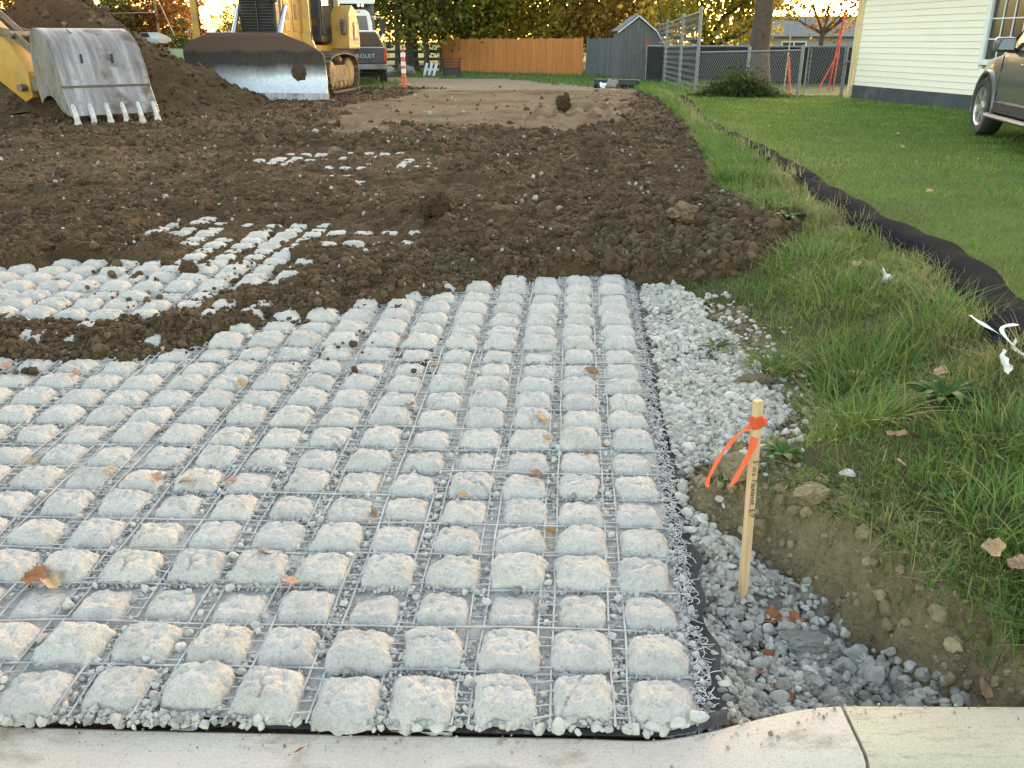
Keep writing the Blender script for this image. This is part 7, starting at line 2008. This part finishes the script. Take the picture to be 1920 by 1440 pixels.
mb = MB(); mb.box((0.021, -0.004, 0.652), (0.013, 0.024, 0.022), (0.3, 0.3, 0.4)); mb.build("ribbon_knot", M_ribbon, st, bevel=0.005)
ribbon("ribbon_tail", [(-0.012, 0.0, 0.648), (-0.045, 0.008, 0.628), (-0.085, 0.016, 0.590), (-0.112, 0.022, 0.548), (-0.136, 0.026, 0.495), (-0.142, 0.026, 0.465)], 0.020, M_ribbon, st)
ribbon("ribbon_tail", [(-0.012, -0.012, 0.612), (-0.026, -0.016, 0.575), (-0.044, -0.014, 0.538), (-0.066, -0.012, 0.500), (-0.086, -0.008, 0.468)], 0.026, M_ribbon, st)

# ================================================================== BIG CLODS AND STONES
def lump_thing(name, loc, s, label, cat, m, tint, tmpl, seed, sink=0.25, group=None):
    v, f = tmpl
    rg = np.random.default_rng(seed); q = rand_rot(1, rg)[0]
    me = np_mesh(name, (v @ q.T) * np.array(s), f, smooth=False); point_attr(me, "tint", np.clip(tint + rg.normal(0, 0.06, len(v)), 0, 1))
    o = add_obj(name, me, m); tag(o, label, cat, group); o.location = (loc[0], loc[1], gz1(loc[0], loc[1]) + s[2] * (1 - sink)); return o
CL4 = clod_templates(8, ico(4), 35, 0.22)
lump_thing("soil_clod", (0.645, 5.30), (0.115, 0.10, 0.085), "large dark soil clod sitting on the end of the outer block column", "soil clod", M_clod, 0.35, CL4[0], 1, 0.35)
lump_thing("soil_clod", (-2.06, 5.34), (0.075, 0.07, 0.062), "round dark soil clod lying alone on the upper left blocks", "soil clod", M_clod, 0.35, CL4[1], 2, 0.1)
lump_thing("soil_clod", (-0.60, 6.72), (0.16, 0.14, 0.13), "dark upright soil clod in the middle of the spread soil", "soil clod", M_clod, 0.12, CL4[2], 3, 0.4)
lump_thing("soil_clod", (0.95, 16.3), (0.17, 0.15, 0.20), "dark clod standing at the near edge of the dry track", "soil clod", M_clod, 0.2, CL4[3], 4, 0.2)
lump_thing("soil_clod", (1.18, 5.95), (0.13, 0.11, 0.09), "pale brown clod on the soil ridge above the gravel", "soil clod", M_clod, 0.93, CL4[4], 5, 0.3)
lump_thing("soil_clod", (0.79, 2.66), (0.085, 0.075, 0.055), "rough clay clod beside the stake at the gravel edge", "clay clod", M_clayc, 0.55, CL4[5], 6, 0.45)
lump_thing("soil_clod", (1.10, 3.62), (0.09, 0.05, 0.04), "brown clay clod among the white stones near the verge", "clay clod", M_clayc, 0.3, CL4[6], 7, 0.3)
lump_thing("soil_clod", (0.98, 2.47), (0.06, 0.05, 0.04), "cracked tan clay lump at the top of the dug bank", "clay clod", M_clayc, 0.8, CL4[7], 8, 0.5)
lump_thing("soil_clod", (0.86, 2.06), (0.085, 0.06, 0.035), "grey wedge of hard subsoil lying across the hole", "subsoil lump", M_greyc, 0.15, CL4[0], 9, 0.3)
lump_thing("soil_clod", (1.00, 1.98), (0.05, 0.045, 0.04), "pale grey subsoil lump in the middle of the hole", "subsoil lump", M_greyc, 0.9, CL4[3], 10, 0.2)
lump_thing("soil_clod", (-2.2, 11.0), (0.12, 0.10, 0.07), "flat brown stone lying on the spread soil below the bucket", "stone", M_clod, 1.0, CL4[5], 12, 0.2)
SR = rock_templates(10, ICO3, 11, 0.006, 77)
lump_thing("stone", (0.685, 3.22), (0.036, 0.030, 0.024), "large rounded white stone at the mat edge beside the gravel", "stone", M_stone, 0.85, SR[0], 21, 0.1)
lump_thing("stone", (1.125, 2.55), (0.032, 0.020, 0.014), "flat white stone alone on the bare soil near the verge", "stone", M_stone, 0.95, SR[1], 22, 0.1)
lump_thing("stone", (0.83, 2.12), (0.034, 0.026, 0.030), "blue-grey angular stone beside the wedge of subsoil", "stone", M_stone, 0.3, SR[2], 23, 0.1)
lump_thing("stone", (0.735, 1.86), (0.030, 0.028, 0.024), "rounded pale stone in the hole near the kerb", "stone", M_stone, 0.55, SR[3], 24, 0.1)
lump_thing("stone", (-0.225, 1.70), (0.034, 0.018, 0.022), "white stone chunk against the kerb below the block mat", "stone", M_stone, 0.95, SR[4], 25, 0.2)
lump_thing("stone", (0.215, 1.885), (0.018, 0.016, 0.016), "bright white stone wedged between blocks near the mat corner", "stone", M_stone, 1.0, SR[5], 26, -0.6)
for k, (x, y) in enumerate(((0.30, 1.655), (0.355, 1.66), (0.41, 1.66), (0.46, 1.667))):
    o = lump_thing("stone", (x, y), (0.030, 0.016, 0.017), "%s pale concrete chunk from the gravel in the row below the corner block" % "fourth third second first".split()[k], "stone", M_stone, 0.9, SR[5 + k], 30 + k, 0.0, "concrete chunks below the corner block")
    o.location.z = float(kerb_z(np.array(x))) + 0.018

# ================================================================== FALLEN LEAVES AND SCRAPS
def leaf_mesh(k, lobes):
    rg = np.random.default_rng(400 + k); n_ = 26
    rim = []
    for i in range(n_):
        a = 2 * math.pi * i / n_
        r_ = (0.62 + 0.30 * abs(math.cos(lobes * a / 2)) ** 0.7 + 0.05 * rg.normal()) * (0.75 + 0.25 * math.cos(a - 0.0))
        rim.append((r_ * math.cos(a), r_ * math.sin(a) * 0.80))
    vs = [(0, 0, 0)]; cu = rg.uniform(0.25, 0.9); cv = rg.uniform(-0.3, 0.6); tw = rg.uniform(-0.4, 0.4)
    for s in (0.5, 1.0):
        for x, y in rim:
            x, y = x * s, y * s
            vs.append((x, y, cu * y * y + cv * x * x * 0.7 + tw * x * y + 0.05 * rg.normal() * s))
    fs = [(0, 1 + i, 1 + (i + 1) % n_) for i in range(n_)] + [(1 + i, 1 + n_ + i, 1 + n_ + (i + 1) % n_, 1 + (i + 1) % n_) for i in range(n_)]
    me = bpy.data.meshes.new("fallen_leaf"); me.from_pydata(vs, [], fs)
    me.polygons.foreach_set("use_smooth", np.ones(len(fs), dtype=bool))
    zmin = min(v[2] for v in vs)
    for v in me.vertices: v.co.z -= zmin
    return me
def leafm(name, c):
    m, nt, b, tc = new_mat(name)
    n = noise(nt, tc.outputs["Object"], 2.2, 5, 0.6)
    cc = ramp(nt, n, [(0.25, [k * 0.55 for k in c]), (0.55, c), (0.8, [min(1, k * 1.25) for k in c])])
    nt.links.new(cc, b.inputs["Base Color"]); b.inputs["Roughness"].default_value = 0.75; b.inputs["Specular IOR Level"].default_value = 0.2
    bump(nt, b, noise(nt, tc.outputs["Object"], 9, 4), 0.3, 0.1)
    return m
LFM = {"tan": leafm("leaf_tan", (0.46, 0.30, 0.17)), "brown": leafm("leaf_brown", (0.27, 0.155, 0.085)), "pink": leafm("leaf_pinkish", (0.44, 0.255, 0.185)), "rust": leafm("leaf_rust", (0.33, 0.13, 0.055)), "wine": leafm("leaf_wine", (0.17, 0.050, 0.045)), "dark": leafm("leaf_dark", (0.12, 0.07, 0.045))}
LMS = {}
ORD = 'first second third fourth fifth sixth seventh eighth ninth tenth eleventh twelfth thirteenth fourteenth fifteenth sixteenth seventeenth eighteenth nineteenth twentieth twenty-first twenty-second'.split()
lrg = np.random.default_rng(500)
def fallen(x, y, s, col, label=None, z=None, group=None):
    k = int(lrg.integers(0, 8)); key = (k, col)
    if key not in LMS:
        me = leaf_mesh(k, (3, 5, 4, 0)[k % 4]); me.materials.append(LFM[col]); LMS[key] = me
    o = bpy.data.objects.new("fallen_leaf", LMS[key]); link(o)
    o.location = (x, y, (gz1(x, y) if z is None else z) + 0.004)
    o.rotation_euler = (lrg.normal(0, 0.28), lrg.normal(0, 0.28), lrg.uniform(0, 6.28)); o.scale = (s, s, s * 0.9)
    return tag(o, label, "leaf", group)
def mz(x, y):
    return float(mat_base(np.array([x]), np.array([y]))[0]) + 0.042
for x, y, s, c, lab in ((0.38, 3.71, 0.050, "brown", "large brown leaf lying between the two outer block columns"), (0.12, 3.23, 0.055, "tan", "large pale tan leaf on the third block column from the gravel"),
        (0.14, 3.06, 0.026, "tan", "small tan leaf just below the large pale tan leaf"), (0.10, 2.79, 0.045, "brown", "curled brown leaf on the third block column from the gravel"),
        (-0.17, 2.65, 0.026, "tan", "small folded tan leaf between blocks in the middle of the mat"), (0.13, 2.43, 0.036, "brown", "brown lobed leaf in a gap low on the third block column"),
        (-0.67, 2.17, 0.048, "pink", "pinkish leaf standing with a pebble beside it low on the mat"), (-1.46, 2.21, 0.060, "rust", "large rust leaf at the lower left edge of the mat"),
        (-1.40, 2.19, 0.050, "tan", "pale tan leaf beside the large rust leaf at the left edge"), (-0.47, 2.54, 0.024, "brown", "forked brown leaf scrap low in the middle of the mat"),
        (-0.43, 3.37, 0.040, "brown", "brown leaf on the sixth block column from the gravel"), (-0.36, 3.80, 0.026, "tan", "tan leaf high on the mat above the sixth block column"),
        (-1.22, 3.59, 0.040, "tan", "tan leaf on the upper left of the bare blocks"), (-0.64, 4.58, 0.034, "dark", "dark leaf near the soil edge at the top of the mat"),
        (-0.77, 2.32, 0.034, "brown", "brown leaf bridging two blocks above the pinkish leaf")):
    fallen(x, y, s, c, lab, mz(x, y))
for x, y, s, c in ((-0.35, 2.96, 0.018, "tan"), (-2.02, 3.71, 0.036, "pink"), (-1.42, 3.16, 0.032, "tan"), (-1.49, 2.83, 0.030, "tan"), (-1.28, 2.75, 0.045, "pink"), (-1.01, 2.75, 0.032, "pink"), (-1.18, 2.74, 0.045, "tan"), (-0.90, 4.49, 0.03, "brown"), (-1.19, 4.0, 0.026, "tan"), (-1.53, 4.03, 0.032, "brown"), (-1.73, 4.03, 0.03, "tan"), (-2.37, 3.77, 0.045, "pink"), (-2.76, 4.45, 0.05, "pink"), (-2.81, 5.15, 0.045, "brown"), (-1.81, 2.88, 0.03, "tan"), (-0.58, 3.59, 0.022, "rust"), (-0.54, 4.14, 0.022, "brown"), (0.29, 2.95, 0.018, "rust")):
    li, lj = lattice_local(np.array([x]), np.array([y]))
    fallen(x, y, s, c, "small %s leaf on the %s block row from the kerb, %s column from the gravel" % ({"pink": "pinkish"}.get(c, c), ORD[int(round(li[0]))], ORD[int(round(lj[0]))]), mz(x, y), "small dry leaves on the mat")
for x, y, s, c, lab in ((0.81, 2.20, 0.060, "rust", "large rust brown leaf at the foot of the stake"), (0.86, 2.15, 0.045, "rust", "crumpled rust leaf beside the stake leaf, deeper in the hole"),
        (0.76, 2.04, 0.045, "rust", "folded rust leaf under the grey subsoil wedge"), (0.99, 1.85, 0.042, "wine", "dark red pointed leaf in the hole by the kerb joint"), (1.05, 1.80, 0.036, "pink", "pinkish leaf beside the dark red leaf at the kerb"),
        (1.32, 2.64, 0.055, "brown", "large brown leaf in the grass above the dug bank"), (1.36, 2.62, 0.045, "dark", "dark curled leaf next to the large brown leaf in the grass"), (1.26, 2.48, 0.030, "tan", "small tan leaf in the grass just above the dug bank"),
        (1.35, 2.06, 0.055, "tan", "large tan leaf in the grass low on the verge"), (1.38, 1.99, 0.055, "pink", "large pinkish leaf below the tan leaf low on the verge"), (1.25, 1.80, 0.045, "tan", "tan lobed leaf on bare soil near the old kerb"),
        (1.72, 3.19, 0.045, "tan", "tan leaf in the long grass below the torn tape"), (2.17, 5.30, 0.05, "rust", "rust leaf in straw grass near the bend of the sock"), (1.94, 4.76, 0.045, "tan", "tan leaf in the middle of the verge grass")):
    fallen(x, y, s, c, lab, gz1(x, y) + (0.05 if y < 6 and x > 1.2 and bank_d(np.array([x]), np.array([y]))[0] > 0.1 else 0.012))
for kq, (x, y) in enumerate(((0.71, 1.96), (0.73, 1.90), (0.76, 1.86), (0.78, 1.82), (0.80, 1.93), (0.84, 1.97))):
    fallen(x, y, 0.028, "rust", "%s small rust leaf from the mat among the gravel behind the kerb flare" % ORD[kq], gz1(x, y) + 0.018, "small rust leaves behind the kerb")
for kq, (x, y) in enumerate(sorted(((3.47, 7.23), (2.89, 6.29), (3.70, 7.96), (4.67, 10.6), (3.2, 8.8), (4.4, 8.1), (5.3, 12.2), (3.9, 13.5), (6.1, 16.0), (3.31, 14.6), (5.0, 9.4)), key=lambda q: q[1])):
    fallen(x, y, 0.045, "tan", "%s dry tan leaf on the mown lawn, counted from the kerb end" % ORD[kq], gz1(x, y) + 0.035, "dry leaves on the lawn")
scrap("paper_scrap", (1.945, 4.36, gz1(1.945, 4.36) + 0.07), 0.085, "torn white paper scrap in the verge grass", M_white, 5, 0.6, "paper", 0.4, 0.7)
scrap("plastic_strip", (1.80, 2.95, gz1(1.80, 2.95) + 0.11), 0.12, "white plastic strip standing in grass below the torn tape", M_vinyl, 6, 1.3, "plastic", 0.15, 1.1, 0.35)
scrap("paper_scrap", (3.05, 14.6, gz1(3.05, 14.6) + 0.05), 0.14, "white scrap at the far end of the verge beside the lawn", M_white, 7, 0.2, "paper")
scrap("paper_scrap", (1.43, 1.97, gz1(1.43, 1.97) + 0.08), 0.06, "white scrap beside the pinkish leaf low on the verge", M_white, 8, 1.0, "paper")
tg_ = scrap("paper_label", (-0.815, 1.668, 0.006), 0.055, "small printed paper label on the kerb edge below the mat", M_vinyl, 9, 0.1, "label", 0.1, 0.1, 0.35)
mb = MB()
for k in range(7): mb.box((-0.012 + 0.0045 * k, 0.0, 0.0085), (0.0016 + 0.001 * (k % 2), 0.012, 0.0006))
mb.build("printed_bars", M_ink, tg_, kind="stuff")
fallen(-0.51, 1.60, 0.020, "rust", "narrow rust leaf lying on the kerb", 0.003)
# grit and soil crumbs spilled on the kerb
kr = np.random.default_rng(612); n = 260
kx = kr.uniform(-1.3, 1.3, n); kb = kerb_y(kx); ky = kb - 0.004 - np.abs(kr.normal(0, 0.05, n)); sz = np.clip(kr.lognormal(math.log(0.0022), 0.5, n), 0.001, 0.007)
kk_ = ky > kb - 0.145
kx, ky, sz = kx[kk_], ky[kk_], sz[kk_]; n = len(kx)
scatter("kerb_grit", CL1, np.stack([kx, ky, kerb_z(kx) + sz * 0.5], -1), sz[:, None] * kr.uniform(0.7, 1.2, (n, 3)), rand_rot(n, kr), np.clip(kr.normal(0.6, 0.3, n), 0, 1), M_pale, kind="stuff", label="grit and crumbs spilled on the concrete kerb")
# count of triangles
print("TRIS", sum(len(m_.polygons) * 2 if m_.polygons and len(m_.polygons[0].vertices) == 4 else len(m_.polygons) for m_ in bpy.data.meshes))
